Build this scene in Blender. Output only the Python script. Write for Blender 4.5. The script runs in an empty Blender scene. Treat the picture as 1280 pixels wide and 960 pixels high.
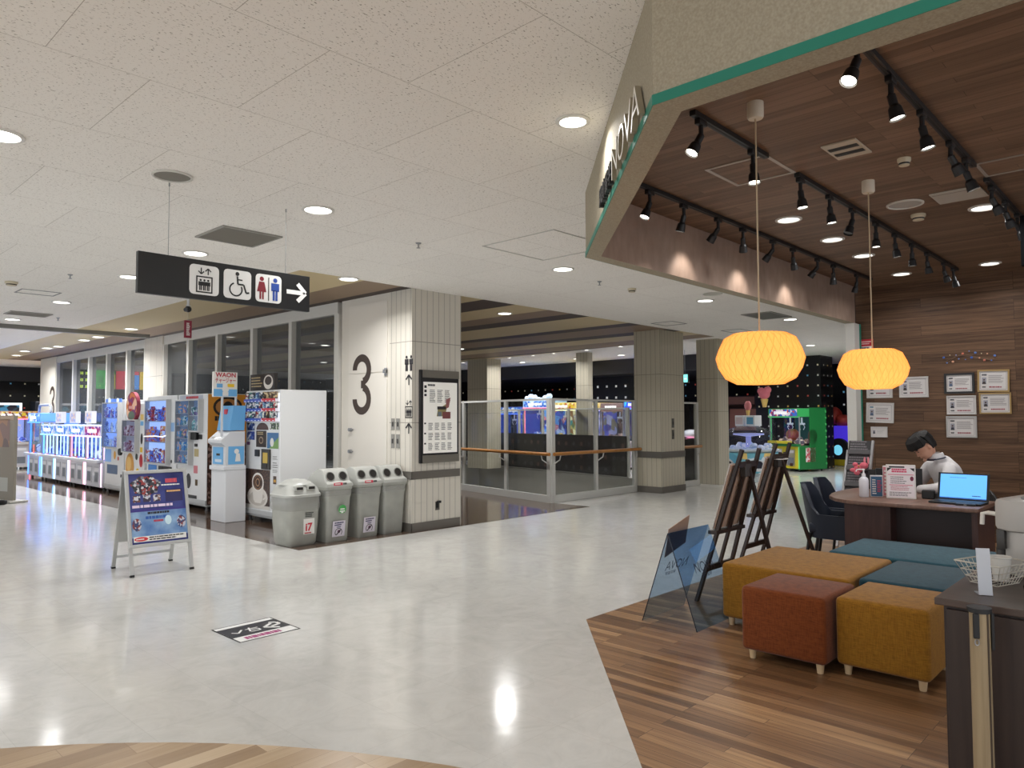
import bpy, bmesh, math, random
from mathutils import Vector, Matrix
random.seed(7)
S = bpy.context.scene
COL = S.collection
PI = math.pi
R = math.radians
# ------------------------------------------------------------------ camera, world, exposure
YAW, PITCH, ROLL, CAM_H = R(43.25), R(2.57), R(-0.2), 1.45
fw = Vector((math.cos(YAW)*math.cos(PITCH), math.sin(YAW)*math.cos(PITCH), math.sin(PITCH)))
rt = Vector((math.sin(YAW), -math.cos(YAW), 0))
up = rt.cross(fw)
rt2 = rt*math.cos(ROLL) + up*math.sin(ROLL)
up2 = up*math.cos(ROLL) - rt*math.sin(ROLL)
cam_data = bpy.data.cameras.new('camera')
cam_data.sensor_width = 36.0
cam_data.lens = 915/1280*36.0
cam_data.clip_start = 0.05
cam = bpy.data.objects.new('camera', cam_data)
COL.objects.link(cam)
cam.matrix_world = Matrix(((rt2.x, up2.x, -fw.x, 0), (rt2.y, up2.y, -fw.y, 0), (rt2.z, up2.z, -fw.z, CAM_H), (0, 0, 0, 1)))
S.camera = cam
world = bpy.data.worlds.new('world')
S.world = world
world.use_nodes = True
world.node_tree.nodes['Background'].inputs[0].default_value = (0.94, 0.965, 1.0, 1)
world.node_tree.nodes['Background'].inputs[1].default_value = 1.3
S.view_settings.view_transform = 'Standard'
S.view_settings.look = 'None'
S.view_settings.gamma = 1.0
S.view_settings.use_curve_mapping = False
S.view_settings.exposure = 0.25
W_DOWN = 8.0        # watts of one recessed mall downlight
W_STRIPE = 30.0      # downlights in the striped ceiling
W_SPOT = 9.0         # track spotlights of the shop
W_SHOP = 5.0         # recessed shop downlights
W_PEND = 1.35         # paper pendants
try:
    S.cycles.use_denoising = True
    S.cycles.max_bounces = 8
    S.cycles.sample_clamp_indirect = 6.0
    S.cycles.caustics_reflective = False
    S.cycles.caustics_refractive = False
    S.cycles.use_light_tree = True
    S.cycles.transparent_max_bounces = 24
except Exception:
    pass

# ------------------------------------------------------------------ materials
def lin(c):
    return tuple((x/255/12.92 if x/255 <= 0.04045 else ((x/255+0.055)/1.055)**2.4) for x in c) + (1.0,)
MATS = {}
def new_mat(key):
    m = bpy.data.materials.new(str(key)[:60])
    m.use_nodes = True
    MATS[key] = m
    nt = m.node_tree
    return m, nt, nt.nodes['Principled BSDF']
def P(rgb, rough=0.5, metal=0.0, emit=0.0, spec=0.5, coat=0.0, ecol=None):
    key = ('paint', tuple(rgb), rough, metal, emit, spec, coat, ecol)
    if key in MATS: return MATS[key]
    m, nt, b = new_mat(key)
    b.inputs['Base Color'].default_value = lin(rgb)
    b.inputs['Roughness'].default_value = rough
    b.inputs['Metallic'].default_value = metal
    b.inputs['Specular IOR Level'].default_value = spec
    b.inputs['Coat Weight'].default_value = coat
    if emit:
        b.inputs['Emission Color'].default_value = lin(ecol or rgb)
        b.inputs['Emission Strength'].default_value = emit
    return m
def N(nt, typ, **kw):
    n = nt.nodes.new(typ)
    for k, v in kw.items():
        if k.startswith('i_'):
            n.inputs[k[2:].replace('_', ' ')].default_value = v
        else:
            setattr(n, k, v)
    return n
def coords(nt, scale=(1, 1, 1), rot=(0, 0, 0), loc=(0, 0, 0)):
    tc = N(nt, 'ShaderNodeTexCoord')
    mp = N(nt, 'ShaderNodeMapping')
    mp.inputs['Scale'].default_value = scale
    mp.inputs['Rotation'].default_value = rot
    mp.inputs['Location'].default_value = loc
    nt.links.new(tc.outputs['Object'], mp.inputs['Vector'])
    return mp.outputs['Vector']
def ramp(nt, stops, interp='LINEAR'):
    r = N(nt, 'ShaderNodeValToRGB')
    cr = r.color_ramp
    cr.interpolation = interp
    while len(cr.elements) < len(stops): cr.elements.new(1.0)
    for e, (p, c) in zip(cr.elements, stops):
        e.position = p; e.color = lin(c) if len(c) == 3 else c
    return r
def mathn(nt, op, a=None, b=None, c=None):
    n = N(nt, 'ShaderNodeMath', operation=op)
    for i, v in enumerate((a, b, c)):
        if v is None: continue
        if isinstance(v, (int, float)): n.inputs[i].default_value = v
        else: nt.links.new(v, n.inputs[i])
    return n.outputs[0]
def mixc(nt, fac, a, b, blend='MIX'):
    n = N(nt, 'ShaderNodeMix', data_type='RGBA', blend_type=blend)
    for sock, v in ((n.inputs[0], fac), (n.inputs[6], a), (n.inputs[7], b)):
        if isinstance(v, (int, float)): sock.default_value = v
        elif isinstance(v, tuple): sock.default_value = lin(v) if len(v) == 3 else v
        else: nt.links.new(v, sock)
    return n.outputs[2]
def bump(nt, b, height, strength=0.3, dist=0.01):
    n = N(nt, 'ShaderNodeBump')
    n.inputs['Strength'].default_value = strength
    n.inputs['Distance'].default_value = dist
    nt.links.new(height, n.inputs['Height'])
    nt.links.new(n.outputs[0], b.inputs['Normal'])
def glass(key, tint, refl=0.06, rough=0.0, density=0.0, body=(90, 95, 100)):
    k = ('glass', key)
    if k in MATS: return MATS[k]
    m, nt, b = new_mat(k)
    out = nt.nodes['Material Output']
    tr = N(nt, 'ShaderNodeBsdfTransparent'); tr.inputs[0].default_value = tuple(c**0.5 for c in lin(tint)[:3])+(1,)
    gl = N(nt, 'ShaderNodeBsdfGlossy'); gl.inputs['Roughness'].default_value = rough
    df = N(nt, 'ShaderNodeBsdfDiffuse'); df.inputs[0].default_value = lin(body)
    lw = N(nt, 'ShaderNodeLayerWeight'); lw.inputs[0].default_value = 0.5
    f = mathn(nt, 'MULTIPLY_ADD', mathn(nt, 'POWER', lw.outputs['Facing'], 5.0), 0.55, refl*0.6)
    m0 = N(nt, 'ShaderNodeMixShader'); m0.inputs[0].default_value = density
    nt.links.new(tr.outputs[0], m0.inputs[1]); nt.links.new(df.outputs[0], m0.inputs[2])
    mx = N(nt, 'ShaderNodeMixShader')
    nt.links.new(f, mx.inputs[0]); nt.links.new(m0.outputs[0], mx.inputs[1]); nt.links.new(gl.outputs[0], mx.inputs[2])
    nt.links.new(mx.outputs[0], out.inputs[0])
    return m
def busy(key, cols, scale=30, emit=0.0, stretch=(1, 1, 1), rough=0.4):
    """irregular patches of several colours: printed artwork, plush heaps, goods in a lit case"""
    k = ('busy', key)
    if k in MATS: return MATS[k]
    m, nt, b = new_mat(k)
    v = N(nt, 'ShaderNodeTexVoronoi'); v.inputs['Scale'].default_value = scale
    nt.links.new(coords(nt, stretch, loc=(len(key)*1.7, 3.1, .3)), v.inputs['Vector'])
    sep = N(nt, 'ShaderNodeSeparateColor'); nt.links.new(v.outputs['Color'], sep.inputs[0])
    n = len(cols)
    r = ramp(nt, [(i/n, c) for i, c in enumerate(cols)], 'CONSTANT')
    nt.links.new(sep.outputs[0], r.inputs[0])
    nt.links.new(r.outputs[0], b.inputs['Base Color'])
    b.inputs['Roughness'].default_value = rough
    if emit:
        nt.links.new(r.outputs[0], b.inputs['Emission Color'])
        b.inputs['Emission Strength'].default_value = emit
    return m
def planks(key, cols, pw, pl, along='y', plane='xy', rough=0.45, grain=0.35, gap=0.0015, spec=0.4, gapcol=(30, 22, 18)):
    k = ('planks', key)
    if k in MATS: return MATS[k]
    m, nt, b = new_mat(k)
    tc = N(nt, 'ShaderNodeTexCoord')
    sp = N(nt, 'ShaderNodeSeparateXYZ'); nt.links.new(tc.outputs['Object'], sp.inputs[0])
    ax = {'x': sp.outputs[0], 'y': sp.outputs[1], 'z': sp.outputs[2]}
    other = [c for c in plane if c != along][0]
    cb = N(nt, 'ShaderNodeCombineXYZ'); nt.links.new(ax[along], cb.inputs[0]); nt.links.new(ax[other], cb.inputs[1])
    br = N(nt, 'ShaderNodeTexBrick')
    br.offset = 0.37; br.offset_frequency = 3
    for nm, v in (('Scale', 1.0), ('Mortar Size', gap), ('Mortar Smooth', 0.0), ('Bias', 0.0), ('Brick Width', pl), ('Row Height', pw)):
        br.inputs[nm].default_value = v
    br.inputs['Color1'].default_value = (0, 0, 0, 1); br.inputs['Color2'].default_value = (1, 1, 1, 1); br.inputs['Mortar'].default_value = (.5, .5, .5, 1)
    nt.links.new(cb.outputs[0], br.inputs['Vector'])
    sc = N(nt, 'ShaderNodeVectorMath', operation='MULTIPLY'); sc.inputs[1].default_value = (0.9, 22.0, 1)
    nt.links.new(cb.outputs[0], sc.inputs[0])
    off = N(nt, 'ShaderNodeVectorMath', operation='MULTIPLY_ADD'); off.inputs[1].default_value = (9, 9, 9)
    nt.links.new(br.outputs['Color'], off.inputs[0]); nt.links.new(sc.outputs[0], off.inputs[2])
    nz = N(nt, 'ShaderNodeTexNoise'); nz.inputs['Scale'].default_value = 1.6; nz.inputs['Detail'].default_value = 7; nz.inputs['Roughness'].default_value = 0.62; nz.inputs['Distortion'].default_value = 0.6
    nt.links.new(off.outputs[0], nz.inputs['Vector'])
    nb = N(nt, 'ShaderNodeTexNoise'); nb.inputs['Scale'].default_value = 1.1; nb.inputs['Detail'].default_value = 2
    nt.links.new(cb.outputs[0], nb.inputs['Vector'])
    sepc = N(nt, 'ShaderNodeSeparateColor'); nt.links.new(br.outputs['Color'], sepc.inputs[0])
    a1 = mathn(nt, 'MULTIPLY', sepc.outputs[0], 1-grain)
    a2 = mathn(nt, 'MULTIPLY_ADD', mathn(nt, 'MULTIPLY_ADD', mathn(nt, 'SUBTRACT', nz.outputs[0], 0.5), 2.2, 0.5), grain, a1)
    a3 = mathn(nt, 'MULTIPLY_ADD', mathn(nt, 'SUBTRACT', nb.outputs[0], 0.5), 0.3, a2)
    n = len(cols)
    rp = ramp(nt, [(i/(n-1), c) for i, c in enumerate(cols)])
    nt.links.new(a3, rp.inputs[0])
    col = mixc(nt, br.outputs['Fac'], rp.outputs[0], gapcol)
    nt.links.new(col, b.inputs['Base Color'])
    b.inputs['Roughness'].default_value = rough
    b.inputs['Specular IOR Level'].default_value = spec
    bump(nt, b, mathn(nt, 'SUBTRACT', nz.outputs[0], br.outputs['Fac']), 0.12, 0.004)
    return m
def fabric(key, rgb, rgb2):
    k = ('fabric', key)
    if k in MATS: return MATS[k]
    m, nt, b = new_mat(k)
    w1 = N(nt, 'ShaderNodeTexNoise'); w1.inputs['Scale'].default_value = 1; w1.inputs['Detail'].default_value = 3
    nt.links.new(coords(nt, (300, 300, 22)), w1.inputs['Vector'])
    w2 = N(nt, 'ShaderNodeTexNoise'); w2.inputs['Scale'].default_value = 1; w2.inputs['Detail'].default_value = 3
    nt.links.new(coords(nt, (25, 25, 260)), w2.inputs['Vector'])
    f = mathn(nt, 'ADD', mathn(nt, 'MULTIPLY', w1.outputs[0], .5), mathn(nt, 'MULTIPLY', w2.outputs[0], .5))
    r = ramp(nt, [(0.35, rgb2), (0.6, rgb)])
    nt.links.new(f, r.inputs[0]); nt.links.new(r.outputs[0], b.inputs['Base Color'])
    b.inputs['Roughness'].default_value = 0.9; b.inputs['Specular IOR Level'].default_value = 0.15
    b.inputs['Sheen Weight'].default_value = 0.15
    bump(nt, b, f, 0.35, 0.003)
    return m
def mottled(key, c1, c2, scale=6, rough=0.5, detail=6, spec=0.4, stretch=(1, 1, 1), bmp=0.0, p=(0.3, 0.7)):
    k = ('mottled', key)
    if k in MATS: return MATS[k]
    m, nt, b = new_mat(k)
    nz = N(nt, 'ShaderNodeTexNoise'); nz.inputs['Scale'].default_value = scale; nz.inputs['Detail'].default_value = detail
    nt.links.new(coords(nt, stretch), nz.inputs['Vector'])
    r = ramp(nt, [(p[0], c1), (p[1], c2)])
    nt.links.new(nz.outputs[0], r.inputs[0]); nt.links.new(r.outputs[0], b.inputs['Base Color'])
    b.inputs['Roughness'].default_value = rough; b.inputs['Specular IOR Level'].default_value = spec
    if bmp: bump(nt, b, nz.outputs[0], bmp, 0.005)
    return m
def grooved(key, rgb, pitch=0.098, axis='y', seams=(2.02,), rough=0.45):
    """painted metal panelling with narrow vertical grooves and a few level joints"""
    k = ('grooved', key)
    if k in MATS: return MATS[k]
    m, nt, b = new_mat(k)
    tc = N(nt, 'ShaderNodeTexCoord'); sp = N(nt, 'ShaderNodeSeparateXYZ'); nt.links.new(tc.outputs['Object'], sp.inputs[0])
    g = None
    for a in axis:
        t = mathn(nt, 'PINGPONG', mathn(nt, 'ADD', sp.outputs['xyz'.index(a)], 50.0), pitch/2)
        s = mathn(nt, 'LESS_THAN', t, 0.004)
        g = s if g is None else mathn(nt, 'MAXIMUM', g, s)
    for z in seams:
        s = mathn(nt, 'LESS_THAN', mathn(nt, 'ABSOLUTE', mathn(nt, 'SUBTRACT', sp.outputs[2], z)), 0.005)
        g = mathn(nt, 'MAXIMUM', g, s)
    dk = tuple(int(c*0.72) for c in rgb)
    nt.links.new(mixc(nt, g, rgb, dk), b.inputs['Base Color'])
    b.inputs['Roughness'].default_value = rough
    bump(nt, b, mathn(nt, 'SUBTRACT', 1.0, g), 0.4, 0.004)
    return m
def dotted(key, base, cols, pitch=0.28, size=0.045, emit=0.25, axes='yz', off=(0, 0)):
    """black panelling set with a grid of small square coloured lamps or painted reflections"""
    k = ('dotted', key)
    if k in MATS: return MATS[k]
    m, nt, b = new_mat(k)
    tc = N(nt, 'ShaderNodeTexCoord'); sp = N(nt, 'ShaderNodeSeparateXYZ'); nt.links.new(tc.outputs['Object'], sp.inputs[0])
    mask = None; cells = []
    for i, a in enumerate(axes):
        c = mathn(nt, 'DIVIDE', mathn(nt, 'ADD', sp.outputs['xyz'.index(a)], 60.0+off[i]), pitch)
        fl = mathn(nt, 'FLOOR', c); cells.append(fl)
        d = mathn(nt, 'ABSOLUTE', mathn(nt, 'SUBTRACT', mathn(nt, 'SUBTRACT', c, fl), 0.5))
        s = mathn(nt, 'LESS_THAN', d, size/pitch/2)
        mask = s if mask is None else mathn(nt, 'MULTIPLY', mask, s)
    cb = N(nt, 'ShaderNodeCombineXYZ'); nt.links.new(cells[0], cb.inputs[0]); nt.links.new(cells[1], cb.inputs[1])
    wn = N(nt, 'ShaderNodeTexWhiteNoise', noise_dimensions='3D'); nt.links.new(cb.outputs[0], wn.inputs['Vector'])
    n = len(cols)
    r = ramp(nt, [(i/n, c) for i, c in enumerate(cols)], 'CONSTANT'); nt.links.new(wn.outputs['Value'], r.inputs[0])
    nt.links.new(mixc(nt, mask, base, r.outputs[0]), b.inputs['Base Color'])
    nt.links.new(r.outputs[0], b.inputs['Emission Color'])
    nt.links.new(mathn(nt, 'MULTIPLY', mask, emit), b.inputs['Emission Strength'])
    b.inputs['Roughness'].default_value = 0.35
    return m

# ------------------------------------------------------------------ mesh builder
def FT(origin, xd, yd):
    x = Vector(xd).normalized(); y = Vector(yd).normalized(); z = x.cross(y)
    return Matrix(((x.x, y.x, z.x, origin[0]), (x.y, y.y, z.y, origin[1]), (x.z, y.z, z.z, origin[2]), (0, 0, 0, 1)))
FRONT = FT((0, 0, 0), (1, 0, 0), (0, 0, 1))          # print plane of a thing whose front looks along -Y
TEXTS = {}
def text_mesh(s, bold):
    if (s, bold) in TEXTS: return TEXTS[(s, bold)]
    cu = bpy.data.curves.new('lettering', 'FONT')
    cu.body = s; cu.size = 1.0; cu.offset = bold; cu.resolution_u = 3
    o = bpy.data.objects.new('lettering', cu); COL.objects.link(o)
    bpy.context.view_layer.update()
    me = bpy.data.meshes.new_from_object(o.evaluated_get(bpy.context.evaluated_depsgraph_get()))
    bpy.data.objects.remove(o); bpy.data.curves.remove(cu)
    TEXTS[(s, bold)] = me
    return me
class MB:
    def __init__(s, m=None, T=None):
        s.bm = bmesh.new(); s.mats = []; s.mi = 0; s.T = T or Matrix()
        if m: s.use(m)
    def use(s, m):
        if m not in s.mats: s.mats.append(m)
        s.mi = s.mats.index(m); return s
    def at(s, T): s.T = T; return s
    def face(s, vs):
        try:
            f = s.bm.faces.new(vs); f.material_index = s.mi; return f
        except ValueError: return None
    def vert(s, co): return s.bm.verts.new(s.T @ Vector(co))
    def poly(s, pts): return s.face([s.vert(p) for p in pts])
    def box(s, x0, x1, y0, y1, z0, z1, bev=0.0, seg=2):
        v = [s.vert((x, y, z)) for x in (x0, x1) for y in (y0, y1) for z in (z0, z1)]
        fs = [s.face([v[i] for i in q]) for q in ((0, 1, 3, 2), (4, 6, 7, 5), (0, 4, 5, 1), (2, 3, 7, 6), (0, 2, 6, 4), (1, 5, 7, 3))]
        if bev:
            es = list({e for f in fs for e in f.edges})
            r = bmesh.ops.bevel(s.bm, geom=es, offset=bev, segments=seg, affect='EDGES', profile=0.5)
            for f in r['faces']: f.material_index = s.mi
        return s
    def rings(s, rings, close=True, cap=True):
        vs = [[s.vert(p) for p in r] for r in rings]
        n = len(vs[0])
        for a, b in zip(vs, vs[1:]):
            for i in range(n if close else n-1):
                j = (i+1) % n
                s.face([a[i], a[j], b[j], b[i]])
        if cap and close:
            s.face(list(reversed(vs[0]))); s.face(vs[-1])
        return s
    def cyl(s, p0, p1, r0, r1=None, n=16, cap=True):
        r1 = r0 if r1 is None else r1
        p0 = Vector(p0); p1 = Vector(p1); d = (p1-p0).normalized()
        a = d.orthogonal().normalized(); b = d.cross(a)
        return s.rings([[p + (a*math.cos(2*PI*i/n) + b*math.sin(2*PI*i/n))*r for i in range(n)] for p, r in ((p0, r0), (p1, r1))], cap=cap)
    def tube(s, pts, r, n=8, closed=False):
        pts = [Vector(p) for p in pts]; rg = []
        m = len(pts)
        a = None
        for i, p in enumerate(pts):
            d = ((pts[(i+1) % m] - pts[i-1]) if closed else (pts[min(i+1, m-1)] - pts[max(i-1, 0)])).normalized()
            a = d.orthogonal().normalized() if a is None else (a - d*a.dot(d)).normalized()
            b = d.cross(a)
            rr = r[i] if isinstance(r, (list, tuple)) else r
            rg.append([p + (a*math.cos(2*PI*k/n) + b*math.sin(2*PI*k/n))*rr for k in range(n)])
        if closed: rg.append(rg[0]); return s.rings(rg, cap=False)
        return s.rings(rg)
    def lathe(s, prof, n=24, c=(0, 0, 0), cap=True, sx=1, sy=1):
        return s.rings([[(c[0]+math.cos(2*PI*i/n)*r*sx, c[1]+math.sin(2*PI*i/n)*r*sy, c[2]+z) for i in range(n)] for r, z in prof], cap=cap)
    def prism(s, poly, z0, z1, bev=0.0):
        b = [s.vert((x, y, z0)) for x, y in poly]; t = [s.vert((x, y, z1)) for x, y in poly]; n = len(poly)
        fs = [s.face(list(reversed(b))), s.face(t)] + [s.face([b[i], b[(i+1) % n], t[(i+1) % n], t[i]]) for i in range(n)]
        if bev:
            es = [e for e in set(fs[0].edges) | set(fs[1].edges)]
            r = bmesh.ops.bevel(s.bm, geom=es, offset=bev, segments=2, affect='EDGES', profile=0.5)
            for f in r['faces']: f.material_index = s.mi
        return s
    def ball(s, c, rx, ry=None, rz=None, n=12, m=8):
        ry = ry or rx; rz = rz or rx
        prof = [(math.sin(PI*k/m), -math.cos(PI*k/m)) for k in range(1, m)]
        return s.rings([[(c[0]+math.cos(2*PI*i/n)*q*rx, c[1]+math.sin(2*PI*i/n)*q*ry, c[2]+h*rz) for i in range(n)] for q, h in prof])
    # ---- flat print (in the builder's own plane, lifted by l)
    def rect(s, x0, y0, x1, y1, m, l=0.001):
        s.use(m); s.poly([(x0, y0, l), (x1, y0, l), (x1, y1, l), (x0, y1, l)]); return s
    def disc(s, x, y, r, m, l=0.001, ry=None, n=20, a0=0, a1=2*PI):
        s.use(m); ry = ry or r
        full = abs(a1-a0-2*PI) < 1e-6
        s.poly([(x+math.cos(a0+(a1-a0)*i/n)*r, y+math.sin(a0+(a1-a0)*i/n)*ry, l) for i in range(n if full else n+1)]); return s
    def arc(s, x, y, r0, r1, a0, a1, m, l=0.001, n=20, sy=1.0):
        s.use(m)
        for i in range(n):
            t0 = a0+(a1-a0)*i/n; t1 = a0+(a1-a0)*(i+1)/n
            s.poly([(x+math.cos(t0)*r0, y+math.sin(t0)*r0*sy, l), (x+math.cos(t0)*r1, y+math.sin(t0)*r1*sy, l), (x+math.cos(t1)*r1, y+math.sin(t1)*r1*sy, l), (x+math.cos(t1)*r0, y+math.sin(t1)*r0*sy, l)])
        return s
    def shape(s, pts, m, l=0.001):
        s.use(m); s.poly([(x, y, l) for x, y in pts]); return s
    def stroke(s, pts, w, m, l=0.001):
        s.use(m)
        for (x0, y0), (x1, y1) in zip(pts, pts[1:]):
            d = math.hypot(x1-x0, y1-y0) or 1; nx, ny = -(y1-y0)/d*w/2, (x1-x0)/d*w/2
            s.poly([(x0+nx, y0+ny, l), (x0-nx, y0-ny, l), (x1-nx, y1-ny, l), (x1+nx, y1+ny, l)])
        return s
    def lines(s, x0, y0, x1, y1, n, m, l=0.001, fill=0.5, seed=1, words=True):
        """rows of print too small to read: short runs of ink"""
        rd = random.Random(seed); h = (y1-y0)/n
        for i in range(n):
            y = y1-(i+1)*h+h*(1-fill)/2; x = x0; end = x0+(x1-x0)*(0.7+0.3*rd.random())
            while x < end:
                w = min((x1-x0)*(0.04+0.1*rd.random()) if words else 9, end-x)
                s.rect(x, y, x+w, y+h*fill, m, l); x += w+(x1-x0)*0.015
        return s
    def text(s, t, x, y, size, m, l=0.001, align='c', bold=0.0, w=None, deep=0.0, mside=None):
        me = text_mesh(t, bold)
        if not me.vertices: return s
        xs = [v.co.x for v in me.vertices]; ys = [v.co.y for v in me.vertices]
        W = max(xs)-min(xs); sx = size if w is None else w/max(W, 1e-6)
        ox = x-min(xs)*sx-(W*sx/2 if align == 'c' else 0)
        s.use(m)
        vs = [s.vert((ox+v.co.x*sx, y+v.co.y*size, l+deep)) for v in me.vertices]
        edge = {}
        for p in me.polygons:
            q = list(p.vertices); s.face([vs[i] for i in q])
            for a, b in zip(q, q[1:]+q[:1]): edge[(a, b)] = edge.get((a, b), 0)+1
        if deep:
            s.use(mside or m)
            lo = [s.vert((ox+v.co.x*sx, y+v.co.y*size, l)) for v in me.vertices]
            for (a, b) in edge:
                if (b, a) not in edge: s.face([vs[b], vs[a], lo[a], lo[b]])
        return s
    def mesh(s, name, smooth=None):
        me = bpy.data.meshes.new(name)
        bmesh.ops.recalc_face_normals(s.bm, faces=s.bm.faces[:]) if smooth != 'flat' else None
        s.bm.to_mesh(me); s.bm.free()
        for m in s.mats: me.materials.append(m)
        if smooth and smooth != 'flat':
            for p in me.polygons: p.use_smooth = True
            me.set_sharp_from_angle(angle=R(smooth if smooth is not True else 40))
        return me
    def build(s, name, parent=None, smooth=None, **tags):
        o = bpy.data.objects.new(name, s.mesh(name, smooth)); COL.objects.link(o)
        if parent is not None: o.parent = parent
        for k, v in tags.items(): o[k] = v
        return o
def thing(name, label, cat, loc=(0, 0, 0), rz=0.0, group=None):
    o = bpy.data.objects.new(name, None); COL.objects.link(o)
    o.empty_display_size = 0.1
    o.location = loc; o.rotation_euler = (0, 0, rz); o['label'] = label; o['category'] = cat
    if group: o['group'] = group
    return o
def solo(o, label, cat, group=None):
    o['label'] = label; o['category'] = cat
    if group: o['group'] = group
    return o
def copy_tree(o, parent=None):
    c = o.copy(); COL.objects.link(c); c.parent = parent
    for ch in [k for k in COL.objects if k.parent == o]: copy_tree(ch, c)
    return c
def dup(root, loc, rz=None, label=None):
    c = copy_tree(root)
    c.location = loc
    if rz is not None: c.rotation_euler = (0, 0, rz)
    if label: c['label'] = label
    return c
def struct(mb, name, parent=None, smooth=None):
    o = mb.build(name, parent, smooth)
    o['kind'] = 'structure'
    return o
def lamp(kind, parent, loc, watts, col=(1, 1, 1), size=0.1, rot=None, spot=None, blend=0.5, spread=None):
    l = bpy.data.lights.new('lamp_light', kind); l.energy = watts; l.color = col
    if kind == 'AREA':
        l.shape = 'DISK'; l.size = size
        if spread: l.spread = spread
    else: l.shadow_soft_size = size
    if kind == 'SPOT': l.spot_size = spot; l.spot_blend = blend
    o = bpy.data.objects.new('lamp_light', l); COL.objects.link(o); o.parent = parent; o.location = loc
    if rot is not None: o.rotation_euler = rot
    return o
ORD = ['first', 'second', 'third', 'fourth', 'fifth', 'sixth', 'seventh', 'eighth', 'ninth', 'tenth', 'eleventh', 'twelfth']
WHITE = P((225, 224, 220), 0.4); BLACK = P((18, 18, 20), 0.45); INK = P((38, 36, 40), 0.6); RED = P((185, 35, 50), 0.5)
STEEL = P((150, 152, 155), 0.35, 0.8); GREY = P((120, 120, 118), 0.5); PAPER = P((228, 226, 222), 0.6)
BLUE = P((45, 90, 165), 0.5); SKY = P((105, 170, 220), 0.5); YEL = P((230, 190, 40), 0.5); GREEN = P((40, 140, 70), 0.5); NAVY = P((35, 38, 90), 0.5)
# ------------------------------------------------------------------ surfaces of the setting
def floor_mat():
    m, nt, b = new_mat('polished_floor')
    v = coords(nt)
    n1 = N(nt, 'ShaderNodeTexNoise'); n1.inputs['Scale'].default_value = 5; n1.inputs['Detail'].default_value = 9; n1.inputs['Roughness'].default_value = 0.7; n1.inputs['Distortion'].default_value = 1.2
    nt.links.new(v, n1.inputs['Vector'])
    n2 = N(nt, 'ShaderNodeTexNoise'); n2.inputs['Scale'].default_value = 0.6; n2.inputs['Detail'].default_value = 3
    nt.links.new(v, n2.inputs['Vector'])
    br = N(nt, 'ShaderNodeTexBrick'); br.offset = 0.0
    for nm, q in (('Scale', 1.0), ('Mortar Size', 0.0015), ('Brick Width', 0.45), ('Row Height', 0.45)): br.inputs[nm].default_value = q
    br.inputs['Color1'].default_value = (0, 0, 0, 1); br.inputs['Color2'].default_value = (1, 1, 1, 1)
    nt.links.new(v, br.inputs['Vector'])
    r = ramp(nt, [(0.3, (192, 191, 187)), (0.5, (204, 203, 199)), (0.7, (213, 212, 208))])
    sc = N(nt, 'ShaderNodeSeparateColor'); nt.links.new(br.outputs['Color'], sc.inputs[0])
    f = mathn(nt, 'ADD', mathn(nt, 'MULTIPLY_ADD', n1.outputs[0], 0.75, 0.08), mathn(nt, 'MULTIPLY', sc.outputs[0], 0.08))
    nt.links.new(f, r.inputs[0])
    nt.links.new(mixc(nt, mathn(nt, 'MULTIPLY', br.outputs['Fac'], 0.18), r.outputs[0], (150, 146, 138)), b.inputs['Base Color'])
    rr = mathn(nt, 'MULTIPLY_ADD', n2.outputs[0], 0.14, 0.06)
    nt.links.new(rr, b.inputs['Roughness'])
    b.inputs['Specular IOR Level'].default_value = 0.7
    bp = N(nt, 'ShaderNodeTexNoise'); bp.inputs['Scale'].default_value = 3.5; bp.inputs['Detail'].default_value = 2
    nt.links.new(v, bp.inputs['Vector'])
    bump(nt, b, bp.outputs[0], 0.06, 0.02)
    return m
def ceiling_mat():
    m, nt, b = new_mat('pitted_ceiling_board')
    v = coords(nt)
    br = N(nt, 'ShaderNodeTexBrick'); br.offset = 0.5
    for nm, q in (('Scale', 1.0), ('Mortar Size', 0.0016), ('Brick Width', 0.89), ('Row Height', 0.885)): br.inputs[nm].default_value = q
    br.inputs['Color1'].default_value = (1, 1, 1, 1); br.inputs['Color2'].default_value = (0.97, 0.97, 0.97, 1); br.inputs['Mortar'].default_value = (.5, .48, .45, 1)
    nt.links.new(coords(nt, loc=(-0.01+0.445, 0.74, 0)), br.inputs['Vector'])
    n1 = N(nt, 'ShaderNodeTexNoise'); n1.inputs['Scale'].default_value = 1.0; n1.inputs['Detail'].default_value = 2.5; n1.inputs['Distortion'].default_value = 0.4
    nt.links.new(coords(nt, (62, 135, 1)), n1.inputs['Vector'])
    pit = mathn(nt, 'SMOOTH_MIN', mathn(nt, 'MAXIMUM', mathn(nt, 'MULTIPLY_ADD', n1.outputs[0], 11.0, -6.75), 0.0), 1.0, 0.1)
    c = mixc(nt, pit, (246, 243, 238), (142, 134, 124))
    nt.links.new(mixc(nt, 1.0, c, br.outputs['Color'], 'MULTIPLY'), b.inputs['Base Color'])
    b.inputs['Roughness'].default_value = 0.9; b.inputs['Specular IOR Level'].default_value = 0.1
    bump(nt, b, mathn(nt, 'SUBTRACT', 1.0, pit), 0.5, 0.004)
    return m
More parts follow.
